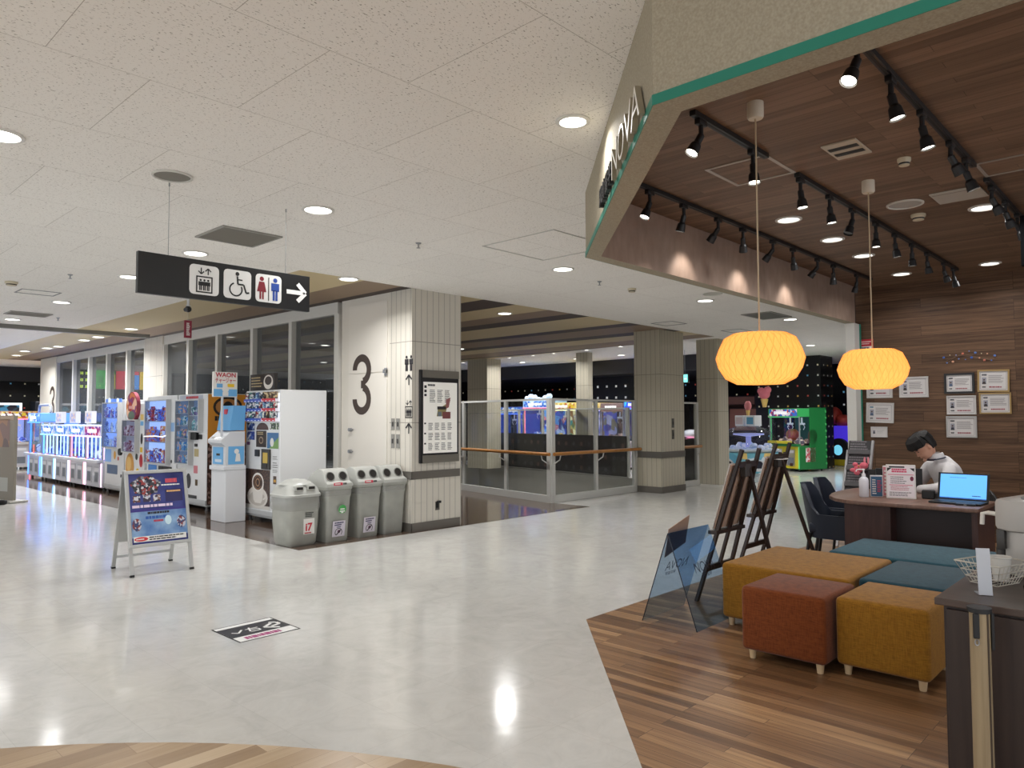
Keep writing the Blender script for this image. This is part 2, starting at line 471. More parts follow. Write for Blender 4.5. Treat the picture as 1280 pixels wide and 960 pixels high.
def stripe_mat():
    m, nt, b = new_mat('striped_ceiling')
    tc = N(nt, 'ShaderNodeTexCoord'); sp = N(nt, 'ShaderNodeSeparateXYZ'); nt.links.new(tc.outputs['Object'], sp.inputs[0])
    T, B, D = (200, 183, 146), (142, 122, 103), (68, 56, 51)
    xs = [(4.0, T), (5.15, B), (5.72, D), (6.02, B), (6.5, T), (7.17, D), (7.8, T), (8.55, B), (9.15, D), (9.61, T), (10.78, D), (11.17, B), (12.03, D), (12.52, T), (13.3, B), (14.2, D), (14.4, T)]
    r = ramp(nt, [((x-4)/12, c) for x, c in xs], 'CONSTANT')
    nt.links.new(mathn(nt, 'DIVIDE', mathn(nt, 'SUBTRACT', sp.outputs[0], 4.0), 12.0), r.inputs[0])
    nt.links.new(r.outputs[0], b.inputs['Base Color'])
    b.inputs['Roughness'].default_value = 0.6; b.inputs['Specular IOR Level'].default_value = 0.3
    return m
FLOOR = floor_mat(); CEIL = ceiling_mat(); STRIPE = stripe_mat()
BROWNTILE = mottled('brown_tile', (70, 56, 48), (100, 82, 68), 4, 0.1, spec=0.6, stretch=(1, 6, 1))
SHOPFLOOR = planks('shop_floor', [(72, 50, 34), (116, 84, 56), (146, 110, 76), (196, 158, 114)], 0.066, 0.95, 'y', 'xy', 0.38, 0.42, 0.001)
SHOPCEIL = planks('shop_ceiling', [(90, 71, 57), (120, 96, 78), (144, 117, 97)], 0.07, 1.3, 'y', 'xy', 0.5, 0.5, 0.0008, 0.2)
SHOPWALL = planks('shop_wall', [(58, 42, 32), (94, 70, 52), (126, 97, 74)], 0.115, 1.5, 'y', 'yz', 0.5, 0.72, 0.0012, 0.25)
SHOPWALLX = planks('shop_side_wall', [(62, 44, 34), (92, 67, 50), (116, 88, 67)], 0.115, 1.5, 'x', 'xz', 0.5, 0.5, 0.0012, 0.25)
LIGHTWOOD = planks('light_floor', [(138, 112, 84), (168, 142, 110), (200, 178, 148)], 0.1, 0.62, 'x', 'xy', 0.3, 0.25, 0.0008, 0.5, (120, 92, 66))
LINEN = mottled('linen_header', (152, 143, 124), (174, 165, 145), 110, 0.75, stretch=(1, 1, 1), bmp=0.15, spec=0.2)
INNER = mottled('inner_header', (140, 118, 104), (156, 134, 120), 14, 0.55, stretch=(1, 1, 0.4), bmp=0.1, spec=0.4)
TEAL = P((30, 125, 105), 0.45)
PANELWHITE = grooved('white_panel', (206, 201, 190), 0.098, 'xy', (1.38, 2.42))
PLAINWHITE = P((214, 209, 199), 0.5)
BEIGEPANEL = grooved('beige_panel', (188, 181, 163), 0.105, 'xy', (1.55, 2.25))
FRAMEWHITE = P((205, 203, 197), 0.45)
BAND = P((112, 108, 102), 0.4, 0.3)
GREYWALL = P((158, 156, 150), 0.6)

# floors (the stairwell is a real opening)
VA, VB, VC, VD, VE = (9.52, 8.06), (13.95, 8.06), (14.5, 9.76), (15.84, 16.3), (11.15, 16.3)
f = MB(FLOOR)
X0, X1, Y0, Y1 = -5, 25, -3.5, 29
for q in ([(X0, Y0), (X1, Y0), (X1, VA[1]), (VB[0], VB[1]), VA, (X0, VA[1])], [(X0, VA[1]), VA, VE, (VE[0], Y1), (X0, Y1)], [VE, VD, (VD[0], Y1), (VE[0], Y1)], [VB, (X1, VB[1]), (X1, Y1), (VD[0], Y1), VD, VC]):
    f.poly([(x, y, 0) for x, y in q])
struct(f, 'floor')
f = MB(GREYWALL)
ring = [VA, VB, VC, VD, VE]
for a, b2 in zip(ring, ring[1:]+ring[:1]):
    f.poly([(a[0], a[1], 0), (b2[0], b2[1], 0), (b2[0], b2[1], -3), (a[0], a[1], -3)])
f.poly([(x, y, -3) for x, y in ring])
struct(f, 'wall_stairwell')
struct(MB(BROWNTILE).prism([(4.28, 7.23), (9.5, 7.23), (9.5, 7.9), (9.9, 10.5), (10.9, 16), (10.9, 23), (4.28, 23)], 0.0, 0.002), 'floor_arcade')
SHOP = [(2.33, -4), (2.33, 1.46), (4.22, 3.25), (9.85, 3.25), (9.85, -4)]
struct(MB(SHOPFLOOR).prism(SHOP, 0.0, 0.003), 'floor_shop')
ar = [(-1.6+4.033*math.cos(t), 0.69+4.033*math.sin(t)) for t in [R(-60+3*i) for i in range(81)]]
struct(MB(LIGHTWOOD).prism(ar, 0.0, 0.002), 'floor_promenade')
# ceilings
c = MB(CEIL)
for q in ([(X0, Y0), (X1, Y0), (X1, 7.3), (X0, 7.3)], [(X0, 7.3), (4.3, 7.3), (4.3, Y1), (X0, Y1)], [(4.3, 24.2), (X1, 24.2), (X1, Y1), (4.3, Y1)], [(13.9, 7.3), (X1, 7.3), (X1, 24.2), (15.9, 24.2)]):
    c.prism(q, 3.1, 3.16)
struct(c, 'ceiling')
struct(MB(STRIPE).prism([(4.3, 7.3), (13.9, 7.3), (15.9, 24.2), (4.3, 24.2)], 3.1, 3.16), 'ceiling_striped')
struct(MB(SHOPCEIL).prism([(2.4, -4), (2.4, 1.42), (4.27, 3.18), (9.85, 3.18), (9.85, -4)], 3.08, 3.098), 'ceiling_shop')
struct(MB(P((120, 118, 112), 0.5)).box(-5, 5.6, 15.1, 15.22, 3.03, 3.1), 'trim_smoke_barrier')
# outer walls
DARKWALL = P((26, 27, 32), 0.5)
FASCIA = P((44, 45, 50), 0.45)
ARC = [(235, 225, 190), (240, 240, 240), (230, 180, 90), (220, 90, 80), (240, 230, 200), (120, 190, 230), (235, 235, 225), (200, 200, 190)]
struct(MB(dotted('far_wall', (16, 16, 20), ARC, 0.4, 0.045, 0.15, 'xz')).box(X0, X1, 28.4, 28.5, 0, 3.1), 'wall_far')
struct(MB(FASCIA).box(-6, 14, 27.5, 27.6, 2.64, 3.1), 'trim_far_fascia')
struct(MB(dotted('deep_wall', (10, 10, 13), ARC, 0.4, 0.055, 0.2, 'yz')).box(24, 24.1, 3.2, 28, 0, 3.1), 'wall_arcade')
struct(MB(FASCIA).box(17.5, 17.6, 9.0, 27.5, 2.68, 3.1), 'trim_arcade_fascia')
struct(MB(P((34, 34, 40), 0.6)).box(17.6, 24, 9.35, 27.5, 2.72, 2.78), 'ceiling_arcade')
struct(MB(dotted('block_wall', (14, 14, 17), ARC, 0.28, 0.045, 0.10, 'yz', (0.05, 0.02))).box(20.2, 20.3, 7.5, 9.35, 0, 3.1), 'wall_lamp_block')
struct(MB(dotted('block_side', (14, 14, 17), ARC, 0.28, 0.04, 0.08, 'xz', (0.05, 0.02))).box(20.302, 21.1, 7.5, 7.6, 0, 3.1), 'wall_lamp_block_side')
struct(MB(dotted('mid_wall', (13, 13, 16), [(240, 240, 235), (225, 225, 220), (200, 200, 200)], 0.36, 0.07, 0.35, 'yz', (0.1, 0.05))).box(19.2, 19.3, 12.4, 15.2, 1.6, 2.72), 'wall_lamp_panel')
struct(MB(SHOPWALLX).box(9.87, 25, 3.15, 3.25, 0, 3.1), 'wall_corridor')

# column 1 with the painted service door beside it
c = MB(PANELWHITE); c.box(5.9, 6.75, 7.3, 7.76, 0, 3.1)
col1 = struct(c, 'wall_column')
c = MB(PLAINWHITE); c.box(5.9, 6.2, 7.76, 8.87, 0, 3.1)
struct(c, 'wall_service')
d = MB(P((218, 213, 204), 0.5)); d.box(5.885, 5.9, 7.8, 8.68, 0.05, 2.045)
door = struct(d, 'door_1')
d = MB(P((218, 213, 204), 0.5)); d.box(5.885, 5.9, 7.8, 8.68, 2.055, 3.0)
struct(d, 'trim_overpanel')
d = MB(STEEL); d.box(5.84, 5.885, 7.79, 7.83, 2.03, 2.08); d.box(5.87, 5.885, 7.79, 7.84, 2.0, 2.1)
d.build('door_closer', door)
for z in (0.98, 1.28):
    d = MB(STEEL); d.cyl((5.89, 8.6, z), (5.84, 8.6, z), 0.025); d.cyl((5.85, 8.6, z), (5.85, 8.52, z), 0.011)
    d.build('door_handle', door, 40)
d = MB(BAND)
for z0, z1 in ((0.66, 0.76), (0, 0.11)):
    d.box(5.89, 6.72, 7.288, 7.3, z0, z1); d.box(5.888, 5.9, 7.288, 7.76, z0, z1)
struct(d, 'baseboard_column')
LEFTF = FT((5.884, 0, 0), (0, -1, 0), (0, 0, 1))      # print on faces that look along -X: u = -y, v = z
d = MB(T=LEFTF)
def three(d, yc, zc, h, mat):
    w = h*0.26; t = h*0.1; r = h*0.25
    d.arc(-yc-0.0, zc+r*0.93, r-t*1.2, r, R(-80), R(180), mat, 0.001, 20, 1.0)
    d.arc(-yc+0.0, zc-r*0.93, r-t*1.2, r, R(-180), R(80), mat, 0.001, 20, 1.0)
    d.rect(-yc-0.02*h, zc-t*.62, -yc+0.08*h, zc+t*.62, mat, 0.0015)
three(d, 8.36, 1.90, 0.86, P((62, 50, 44), 0.6))
d.build('floor_number', door)
# second pier at the far end with its own painted number
struct(MB(PLAINWHITE).box(5.85, 6.3, 22.2, 23.6, 0, 3.1), 'wall_pier')
d = MB(T=FT((5.849, 0, 0), (0, -1, 0), (0, 0, 1))); three(d, 22.45, 1.9, 0.86, P((62, 50, 44), 0.6))
solo(d.build('wall_number'), 'dark figure painted on the far white pier beyond the crane machines', 'wall sign')
struct(MB(grooved('pier', (206, 201, 192), 0.3, 'y', (2.3,))).box(5.85, 6.3, 15.12, 16.05, 0, 3.1), 'wall_pier_middle')
# glazed fronts of the arcade
WINGLASS = glass('window', (182, 186, 188), 0.06, 0.0, 0.12, (150, 154, 158))
def glazing(name, ys):
    y0, y1 = ys[0], ys[-1]
    w = MB(FRAMEWHITE)
    w.box(5.88, 6.0, y0, y1, 2.93, 3.1); w.box(5.88, 6.0, y0, y1, 0, 0.12)
    for i, y in enumerate(ys):
        a = 0.055 if i in (0, len(ys)-1) else 0.045
        w.box(5.86, 6.02, y-a, y+a, 0.12, 2.93)
    o = struct(w, name)
    for a, b2 in zip(ys, ys[1:]):
        MB(WINGLASS).box(5.935, 5.945, a+.04, b2-.04, 0.12, 2.93).build('pane', o)
    return o
glazing('window_1', [8.95, 10.22, 11.45, 12.74, 13.95, 15.12])
glazing('window_2', [16.05, 17.1, 18.35, 19.6, 20.8, 22.2])
# columns in and beside the stairwell hall
struct(MB(BEIGEPANEL).box(12.0, 12.85, 7.43, 8.02, 0, 3.1), 'wall_column_beige')
d = MB(BAND)
for z0, z1 in ((0.66, 0.78), (0, 0.12)): d.box(11.988, 12.86, 7.418, 8.03, z0, z1)
struct(d, 'baseboard_column_beige')
struct(MB(BEIGEPANEL).box(14.3, 14.75, 7.45, 7.95, 0, 3.1), 'wall_column_slim')
struct(MB(BEIGEPANEL).box(14.5, 15.05, 14.6, 15.4, 0, 3.1), 'wall_column_hall')
struct(MB(BEIGEPANEL).box(14.95, 15.15, 11.4, 11.78, 0, 3.1), 'wall_post_hall')

# ---------------------------- the shop shell
outer = [(2.33, -4), (2.33, 1.46), (4.25, 3.25), (9.66, 3.25)]
inner = [(9.66, 3.14), (4.29, 3.14), (2.45, 1.41), (2.45, -4)]
h = MB(LINEN); pts = outer+inner
n = len(pts)
bt = [h.vert((x, y, 2.615)) for x, y in pts]; tp = [h.vert((x, y, 3.098)) for x, y in pts]
for i in range(3): h.face([bt[i], bt[i+1], bt[6-i], bt[7-i]])
h.use(LINEN)
for i in range(3): h.face([bt[i], bt[i+1], tp[i+1], tp[i]])
h.face([bt[3], bt[4], tp[4], tp[3]])
h.use(INNER)
for i in (4, 5, 6): h.face([bt[i], bt[i+1], tp[i+1], tp[i]])
header = struct(h, 'wall_header')
t = MB(TEAL)
def off(p, q, d):
    v = Vector((q[0]-p[0], q[1]-p[1])); nn = Vector((-v.y, v.x)).normalized()*d; return nn
op = [(2.326, -4), (2.326, 1.462), (4.248, 3.254), (9.66, 3.254)]
for (a, b2), (a2, b3) in zip(zip(outer, outer[1:]), zip(op, op[1:])):
    v = [(a[0], a[1]), (b2[0], b2[1]), (b3[0], b3[1]), (a2[0], a2[1])]
    t.prism(v, 2.615, 2.655)
struct(t, 'trim_header_edge')
j = MB(FRAMEWHITE); j.box(9.62, 9.80, 3.14, 3.25, 0, 2.615)
struct(j, 'trim_jamb')
struct(MB(TEAL).box(9.80, 9.835, 3.13, 3.253, 0, 2.615), 'trim_jamb_edge')
struct(MB(SHOPWALL).box(9.85, 9.95, -4, 3.25, 0, 3.1), 'wall_shop_back')
struct(MB(P((40, 28, 22), 0.7)).box(9.846, 9.85, 3.195, 3.203, 0, 3.08), 'trim_wall_joint')
# ------------------------------------------------------------------ ceiling fixtures of the mall
LENS = P((250, 250, 246), 0.3, emit=6.0, ecol=(255, 252, 244))
LENSDIM = P((250, 250, 246), 0.3, emit=2.5, ecol=(255, 252, 244))
def downlight(label, loc, watts, r=0.105, group='recessed downlights', lens=LENS):
    t = thing('ceiling_downlight', label, 'downlight', loc, 0, group)
    tr = MB(P((215, 213, 208), 0.4)).lathe([(r+.022, -0.001), (r+.022, -0.008), (r+.012, -0.012), (r, -0.012), (r*.97, 0.0)], 28, cap=False).build('trim_ring', t, 40)
    m = MB(lens); m.lathe([(r*.985, -0.003), (r*.6, -0.006), (0.001, -0.007)], 28, cap=False); m.build('lens', tr, 60)
    if watts: lamp('AREA', t, (0, 0, -0.02), watts, (1.0, 0.995, 0.985), r*1.9, spread=R(150))
    return t
mall = [
 ((3.16, 2.5), 'downlight in the white ceiling closest to the shop lettering'),
 ((3.13, 5.05), 'downlight beyond the small wire plate, behind the end of the hanging sign'),
 ((3.12, 7.28), 'downlight between the square grille and the top of the black hanging sign'),
 ((3.12, 9.05), 'downlight half hidden by the plain end of the black hanging sign'),
 ((3.14, 11.72), 'downlight between the outlined hatch and the far grille'),
 ((3.13, 14.33), 'downlight just this side of the dark ceiling barrier, by the far grille'),
 ((6.3, 5.14), 'downlight alone in the white ceiling in front of the shop corner'),
 ((12.32, 5.06), 'downlight down the corridor beyond the orange lantern, by the grille'),
 ((1.01, 5.03), 'downlight cut off by the left edge above the hanging sign'),
]
for (x, y), lb in mall: downlight(lb, (x, y, 3.1), W_DOWN*(.8 if y == 2.5 else 1.15 if y > 5.04 else 1.1), .075 if y == 2.5 else .105)
for i, (x, y) in enumerate([(9.45, 5.1), (1.0, 7.4), (1.0, 9.9), (0.0, 2.5), (0.0, -0.5), (-2.5, 5), (-2.5, 10), (1.0, 14.3), (15.5, 5.1), (3.1, 17), (3.1, 20.5), (17.6, 5.6)]):  # extra downlights on the grid, mostly out of view, added for their light
    downlight('added downlight on the promenade grid, %s of those mostly out of view' % ORD[i], (x, y, 3.1), W_DOWN*(2.2 if x > 9 else 1.3 if y > 15 else 1))
stripe = [((4.97, 7.34), 'downlight in the tan stripe beside the end of the hanging sign'), ((8.37, 8.03), 'downlight in the striped ceiling over the stairwell railing'),
 ((4.99, 14.35), 'downlight in the tan ceiling band nearest to the dark barrier'), ((5.02, 16.23), 'downlight in the tan band, upper of the pair just past the barrier'),
 ((5.02, 17.1), 'downlight in the tan band, lower of the pair just past the barrier'), ((5.06, 19.03), 'downlight in the tan band, fourth from the barrier end'),
 ((4.99, 19.65), 'downlight in the tan band, fifth from the barrier end'), ((4.83, 20.9), 'downlight in the tan band, faint one before the last'), ((5.01, 22.43), 'downlight in the tan band closest to the far dark fascia')]
for (x, y), lb in stripe: downlight(lb, (x, y, 3.1), W_STRIPE, group='downlights in the striped ceiling')
for i, y in enumerate([16.19, 14.0, 13.0, 12.2, 11.0, 9.9]):
    x = 14.25+(y-9.9)*0.13
    downlight('small downlight on the stripe edge over the far railing, %s from the tall pale column' % ORD[i], (x, y, 3.1), W_STRIPE*.45, 0.06, 'small downlights along the stripe edge')
for i, (x, y) in enumerate([(16.3, 14.9), (16.4, 12.9), (16.3, 11.3), (16.3, 9.9), (17.2, 6.6), (19, 5.6)]):
    downlight('downlight in the far white ceiling before the arcade, %s going right' % ORD[i], (x, y, 3.1), W_STRIPE*.8, 0.1, 'downlights in front of the arcade')
for i, (x, y) in enumerate([(6.9, 25.8), (4.2, 25.6), (9.2, 10.6), (9.2, 14.5), (12.0, 13.0), (9, 19), (12, 19)]):
    downlight('downlight of the hall ceiling, %s one behind the window front' % ORD[i], (x, y, 3.1), W_STRIPE*1.2, 0.1, 'hall downlights behind the windows')
# speaker, vents, hatches, detectors
def disc_plate(name, label, cat, x, y, z, r, mat, grp=None):
    t = thing(name, label, cat, (x, y, z), 0, grp)
    MB(P((205, 203, 196), 0.5)).lathe([(r, -0.001), (r, -.01), (r*.9, -.013), (r*.88, -.004)], 28, cap=False).build('rim', t, 40)
    MB(mat).lathe([(r*.9, -.005), (0.001, -.009)], 28, cap=False).build('grille', t)
    return t
MESH = P((128, 125, 117), 0.7)
disc_plate('ceiling_speaker', 'round grey ceiling speaker over the plain end of the black sign', 'speaker', 2.0, 5.05, 3.1, 0.13, MESH)
disc_plate('ceiling_speaker', 'flat round plate in the white ceiling beside the shop header, over the corridor', 'speaker', 9.0, 4.75, 3.1, 0.13, P((190, 188, 180), .7))
disc_plate('ceiling_speaker', 'round speaker in the wooden shop ceiling before the air panel', 'speaker', 6.14, 1.61, 3.08, 0.13, P((170, 165, 158), .7))
def vent(label, x0, x1, y0, y1, z=3.1, mat=None):
    t = thing('ceiling_vent', label, 'vent', ((x0+x1)/2, (y0+y1)/2, z))
    a, b2 = (x1-x0)/2, (y1-y0)/2
    m = MB(P((150, 147, 140), .5))
    for q in ((-a, a, -b2, -b2+.02), (-a, a, b2-.02, b2), (-a, -a+.02, -b2+.02, b2-.02), (a-.02, a, -b2+.02, b2-.02)): m.box(*q, -.014, -.001)
    m.build('frame', t)
    m = MB(mat or P((122, 118, 110), .6))
    k = int((2*b2-.04)/.035)
    for i in range(k):
        y = -b2+.03+i*.035
        m.poly([(-a+.02, y, -.002), (a-.02, y, -.002), (a-.02, y+.03, -.012), (-a+.02, y+.03, -.012)])
    m.build('louvre', t)
vent('square grey air grille beside the black hanging sign', 2.82, 3.38, 6.04, 6.6)
vent('grey air grille near the far dark ceiling barrier', 2.85, 3.42, 13.18, 13.62)
vent('grey air grille in the corridor ceiling behind the near orange lantern', 11.15, 11.98, 4.89, 5.39, mat=P((96, 94, 88), .6))
def hatch(label, x0, x1, y0, y1, z=3.1, mat=None, w=0.014, name='ceiling_hatch'):
    t = thing(name, label, 'hatch', ((x0+x1)/2, (y0+y1)/2, z)); a, b2 = (x1-x0)/2, (y1-y0)/2
    m = MB(mat or P((120, 120, 122), .5))
    for q in ((-a, a, -b2, -b2+w), (-a, a, b2-w, b2), (-a, -a+w, -b2+w, b2-w), (a-w, a, -b2+w, b2-w)): m.box(*q, -.006, -.001)
    m.build('frame', t)
    return t
hatch('outlined access hatch in the white ceiling beyond the hanging sign', 2.46, 2.91, 10.85, 11.23)
hatch('outlined access hatch above the beige column', 11.1, 11.6, 6.62, 7.06)
hatch('outlined access hatch above the slim pale column', 13.0, 13.5, 6.3, 6.7)
hatch('large smooth panel let into the white ceiling beside the shop header', 4.9, 5.8, 4.1, 5.0, mat=P((200, 198, 192), .6), w=.01)
def detector(label, x, y, z=3.1, r=.055):
    t = thing('smoke_detector', label, 'smoke detector', (x, y, z))
    MB(P((200, 190, 165), .5)).lathe([(r, -.001), (r, -.02), (r*.8, -.03), (r*.75, -.048), (.001, -.055)], 18, cap=False).build('housing', t, 40)
    MB(INK).lathe([(r*.82, -.032), (r*.78, -.042)], 18, cap=False).build('slot', t)
detector('smoke detector in the white ceiling in front of the striped ceiling', 7.9, 5.3)
detector('smoke detector cut by the left edge of the white ceiling', 2.25, 10.4, r=.07)
detector('smoke detector in the wooden shop ceiling beside the speaker', 6.54, 1.62, 3.08)
detector('small sensor in the wooden shop ceiling beside the striped vent', 5.04, 1.32, 3.08, .04)
def sprinkler(label, x, y, z=3.1):
    t = thing('sprinkler', label, 'sprinkler', (x, y, z))
    MB(STEEL).lathe([(.03, -.001), (.02, -.012), (.008, -.014), (.008, -.045), (.02, -.047), (.02, -.05)], 10).build('head', t, 30)
for lb, x, y in (('sprinkler head in the white ceiling right above the number wall', 4.4, 5.35), ('sprinkler head between hanging sign and far grille', 2.6, 9.4), ('sprinkler head beside the smoke detector over the corridor', 7.2, 5.3), ('sprinkler head in the ceiling beyond the smoke barrier', 3.6, 13.6)): sprinkler(lb, x, y)
# hanging sign
t = thing('hanging_sign', 'black hanging sign with white lift, wheelchair and toilet pictograms and an arrow', 'sign', (2.5, 5.225, 2.30))
SX = FT((0, -0.021, 0), (1, 0, 0), (0, 0, 1))
sb = MB(P((20, 20, 22), 0.4)); sb.box(-0.655, 0.655, -0.02, 0.02, 0, 0.285, 0.002); bo = sb.build('board', t)
for i, x in enumerate((-0.45, 0.45)):
    w = MB(STEEL); w.cyl((x, 0, .285), (x, 0, .80), .0018, n=6); w.cyl((x, 0, .775), (x, 0, .80), .006, n=8); w.build('wire', t)
WH = P((232, 232, 230), .5); DK = P((30, 30, 32), .5)
def rsq(m, x, y, a, mat):
    r = a*.14; pts = []
    for cx, cy, t0 in ((x+a-r, y+a-r, 0), (x+r, y+a-r, 90), (x+r, y+r, 180), (x+a-r, y+r, 270)):
        pts += [(cx+r*math.cos(R(t0+30*k)), cy+r*math.sin(R(t0+30*k))) for k in range(4)]
    m.shape(pts, mat, .001)
def man(m, x, y, h, mat, l=.002, skirt=False):
    m.disc(x, y+h*.9, h*.1, mat, l, n=12)
    if skirt:
        m.shape([(x-h*.12, y+h*.77), (x+h*.12, y+h*.77), (x+h*.22, y+h*.33), (x-h*.22, y+h*.33)], mat, l)
        m.rect(x-h*.1, y, x-h*.02, y+h*.34, mat, l); m.rect(x+h*.02, y, x+h*.1, y+h*.34, mat, l)
    else:
        m.shape([(x-h*.19, y+h*.77), (x+h*.19, y+h*.77), (x+h*.19, y+h*.42), (x-h*.19, y+h*.42)], mat, l)
        m.rect(x-h*.12, y, x-h*.015, y+h*.45, mat, l); m.rect(x+h*.015, y, x+h*.12, y+h*.45, mat, l)
def arrow(m, x, y, L, w, ang, mat, l=.002, head=.45):
    c, s_ = math.cos(ang), math.sin(ang)
    f2 = lambda u, v: (x+u*c-v*s_, y+u*s_+v*c)
    m.stroke([f2(0, 0), f2(L*.95, 0)], w, mat, l)
    m.stroke([f2(L-L*head, L*head), f2(L, 0)], w, mat, l+.0003); m.stroke([f2(L-L*head, -L*head), f2(L, 0)], w, mat, l+.0003)
def lift(m, x, y, a, mat, l=.002, arrows=True):
    for q in ((0, 0, a, a*.08), (0, a*.92, a, a), (0, 0, a*.08, a), (a*.92, 0, a, a)): m.rect(x+q[0], y+q[1], x+q[2], y+q[3], mat, l)
    for k in (.27, .5, .73): man(m, x+a*k, y+a*.14, a*.68, mat, l)
    if arrows:
        arrow(m, x+a*.3, y+a*1.5, a*.38, a*.07, R(-90), mat, l); arrow(m, x+a*.72, y+a*1.1, a*.38, a*.07, R(90), mat, l)
p = MB(T=SX); rsq(p, -.31, .035, .215, WH); lift(p, -.262, .05, .12, DK); p.build('lift_pictogram', bo)
p = MB(T=SX); rsq(p, -.06, .035, .215, WH)
p.arc(.035, .105, .042, .053, R(-250), R(30), DK, .002); p.disc(.045, .222, .015, DK, .002); p.stroke([(.045, .205), (.05, .145), (.095, .145), (.115, .085), (.14, .09)], .013, DK, .002); p.stroke([(.048, .18), (.085, .178)], .01, DK, .002)
p.build('wheelchair_pictogram', bo)
p = MB(T=SX); rsq(p, .19, .035, .215, WH); man(p, .24, .055, .175, P((130, 30, 45), .5), skirt=True); man(p, .352, .055, .175, P((40, 75, 160), .5)); p.rect(.294, .05, .301, .23, DK, .002); p.build('toilet_pictogram', bo)
p = MB(T=SX); arrow(p, .45, .142, .165, .034, 0, WH, .001, .42); p.build('arrow', bo)
# same signs as black pictograms on the column
p = MB(T=LEFTF); 
man(p, -7.40, 2.04, .20, INK); man(p, -7.31, 2.04, .20, INK); arrow(p, -7.355, 1.86, .13, .022, R(90), INK, .001)
o = solo(p.build('wall_pictogram'), 'black toilet pictogram with an arrow on the white column, upper one', 'wall sign'); o.location = (.013, 0, 0)
p = MB(T=LEFTF); lift(p, -7.43, 1.44, .15, INK, .001); arrow(p, -7.355, 1.24, .13, .022, R(90), INK, .001)
o = solo(p.build('wall_pictogram'), 'black lift pictogram with arrows on the white column, lower one', 'wall sign'); o.location = (.013, 0, 0)
# wall switches and outlet
for lb, y, z in (('steel switch plate on the column strip, upper one nearer the service door', 7.68, 1.36), ('steel switch plate on the column strip, upper one nearer the pictograms', 7.575, 1.36), ('steel switch plate on the column strip, lower one nearer the service door', 7.68, 1.14), ('steel switch plate on the column strip, lower one nearer the pictograms', 7.575, 1.14)):
    t = thing('wall_switch', lb, 'switch', (5.9, y, z), R(-90), 'switch plates beside the service door')
    hh = .075 if z > 1.2 else .09
    m = MB(P((140, 138, 132), .35, .5)); m.box(-.035, .035, -.008, 0, -hh, hh, .003); m.build('plate', t)
    m = MB(P((60, 58, 56), .4)); m.box(-.012, .012, -.016, -.008, -.03, .03, .002); m.build('key_lock', t)
t = thing('power_outlet', 'dark power outlet low on the column under the directory board', 'outlet', (6.33, 7.3, .30))
m = MB(P((90, 86, 80), .4, .3)); m.box(-.035, .035, -.006, 0, -.06, .05, .002); m.build('plate', t)
m = MB(BLACK); m.box(-.02, .045, -.03, -.006, .03, .06, .003); m.box(-.025, .005, -.02, -.006, -.03, .03, .002); m.build('socket', t)
for lb, z in (('grey switch plate on the beige column, upper of two', 1.32), ('grey switch plate on the beige column, lower of two', 1.1)):
    t = thing('wall_switch', lb, 'switch', (12.42, 7.43, z)); m = MB(P((100, 98, 94), .4, .3)); m.box(-.04, .04, -.008, 0, -.09, .09, .003); m.build('plate', t)
    m = MB(P((60, 58, 56), .4)); m.box(-.013, .013, -.014, -.008, -.03, .03, .002); m.build('rocker', t)
# directory board
t = thing('directory_board', 'framed floor directory with map and store lists on the column', 'directory board', (6.345, 7.3, .86))
m = MB(P((34, 34, 36), .4)); w2, hh = .33, 1.20
m.box(-w2, w2, -.035, 0, 0, hh); cs = m.build('case', t)
m = MB(P((128, 124, 116), .35, .4)); m.box(-w2+.035, w2+.002, -.042, -.035, .0, .10); m.build('rail', t); m = MB(P((128, 124, 116), .35, .4)); m.box(-w2+.035, w2+.002, -.042, -.035, hh-.10, hh); m.build('rail', t)
p = MB(T=FT((0, -.0355, 0), (1, 0, 0), (0, 0, 1)))
p.rect(-w2+.045, .125, w2-.03, hh-.155, P((238, 236, 230), .4, emit=.12), .001)
p.rect(-w2+.06, hh-.235, -w2+.1, hh-.2, INK, .002); p.rect(-w2+.06, hh-.29, -w2+.1, hh-.255, INK, .002); p.rect(-w2+.06, hh-.34, -w2+.1, hh-.31, INK, .002)
p.lines(-w2+.12, hh-.21, -.05, hh-.18, 1, INK, .002, .8, 3)
for k in range(3): p.lines(-.18+k*.13, hh-.42, -.08+k*.13, hh-.25, 9, INK, .002, .45, 5+k)
p.shape([(-.06, .60), (.08, .60), (.12, .72), (.1, .76), (-.04, .69)], P((150, 140, 95), .5), .002); p.rect(.04, .57, .18, .66, P((125, 70, 70), .5), .003); p.rect(-.05, .69, .1, .73, INK, .003); p.shape([(.1, .7), (.15, .72), (.18, .85), (.1, .82)], P((150, 95, 95), .5), .004); p.rect(-.04, .60, .02, .66, P((110, 120, 130), .5), .004)
for y0, y1, nn in ((.42, .52, 5), (.29, .39, 5), (.16, .26, 6)):
    p.rect(-w2+.06, y1-.02, -w2+.09, y1, INK, .002)
    for k in range(4): p.lines(-.2+k*.11, y0, -.12+k*.11, y1, nn, INK, .002, .45, int(y0*90)+k)
p.build('printed_map', cs)
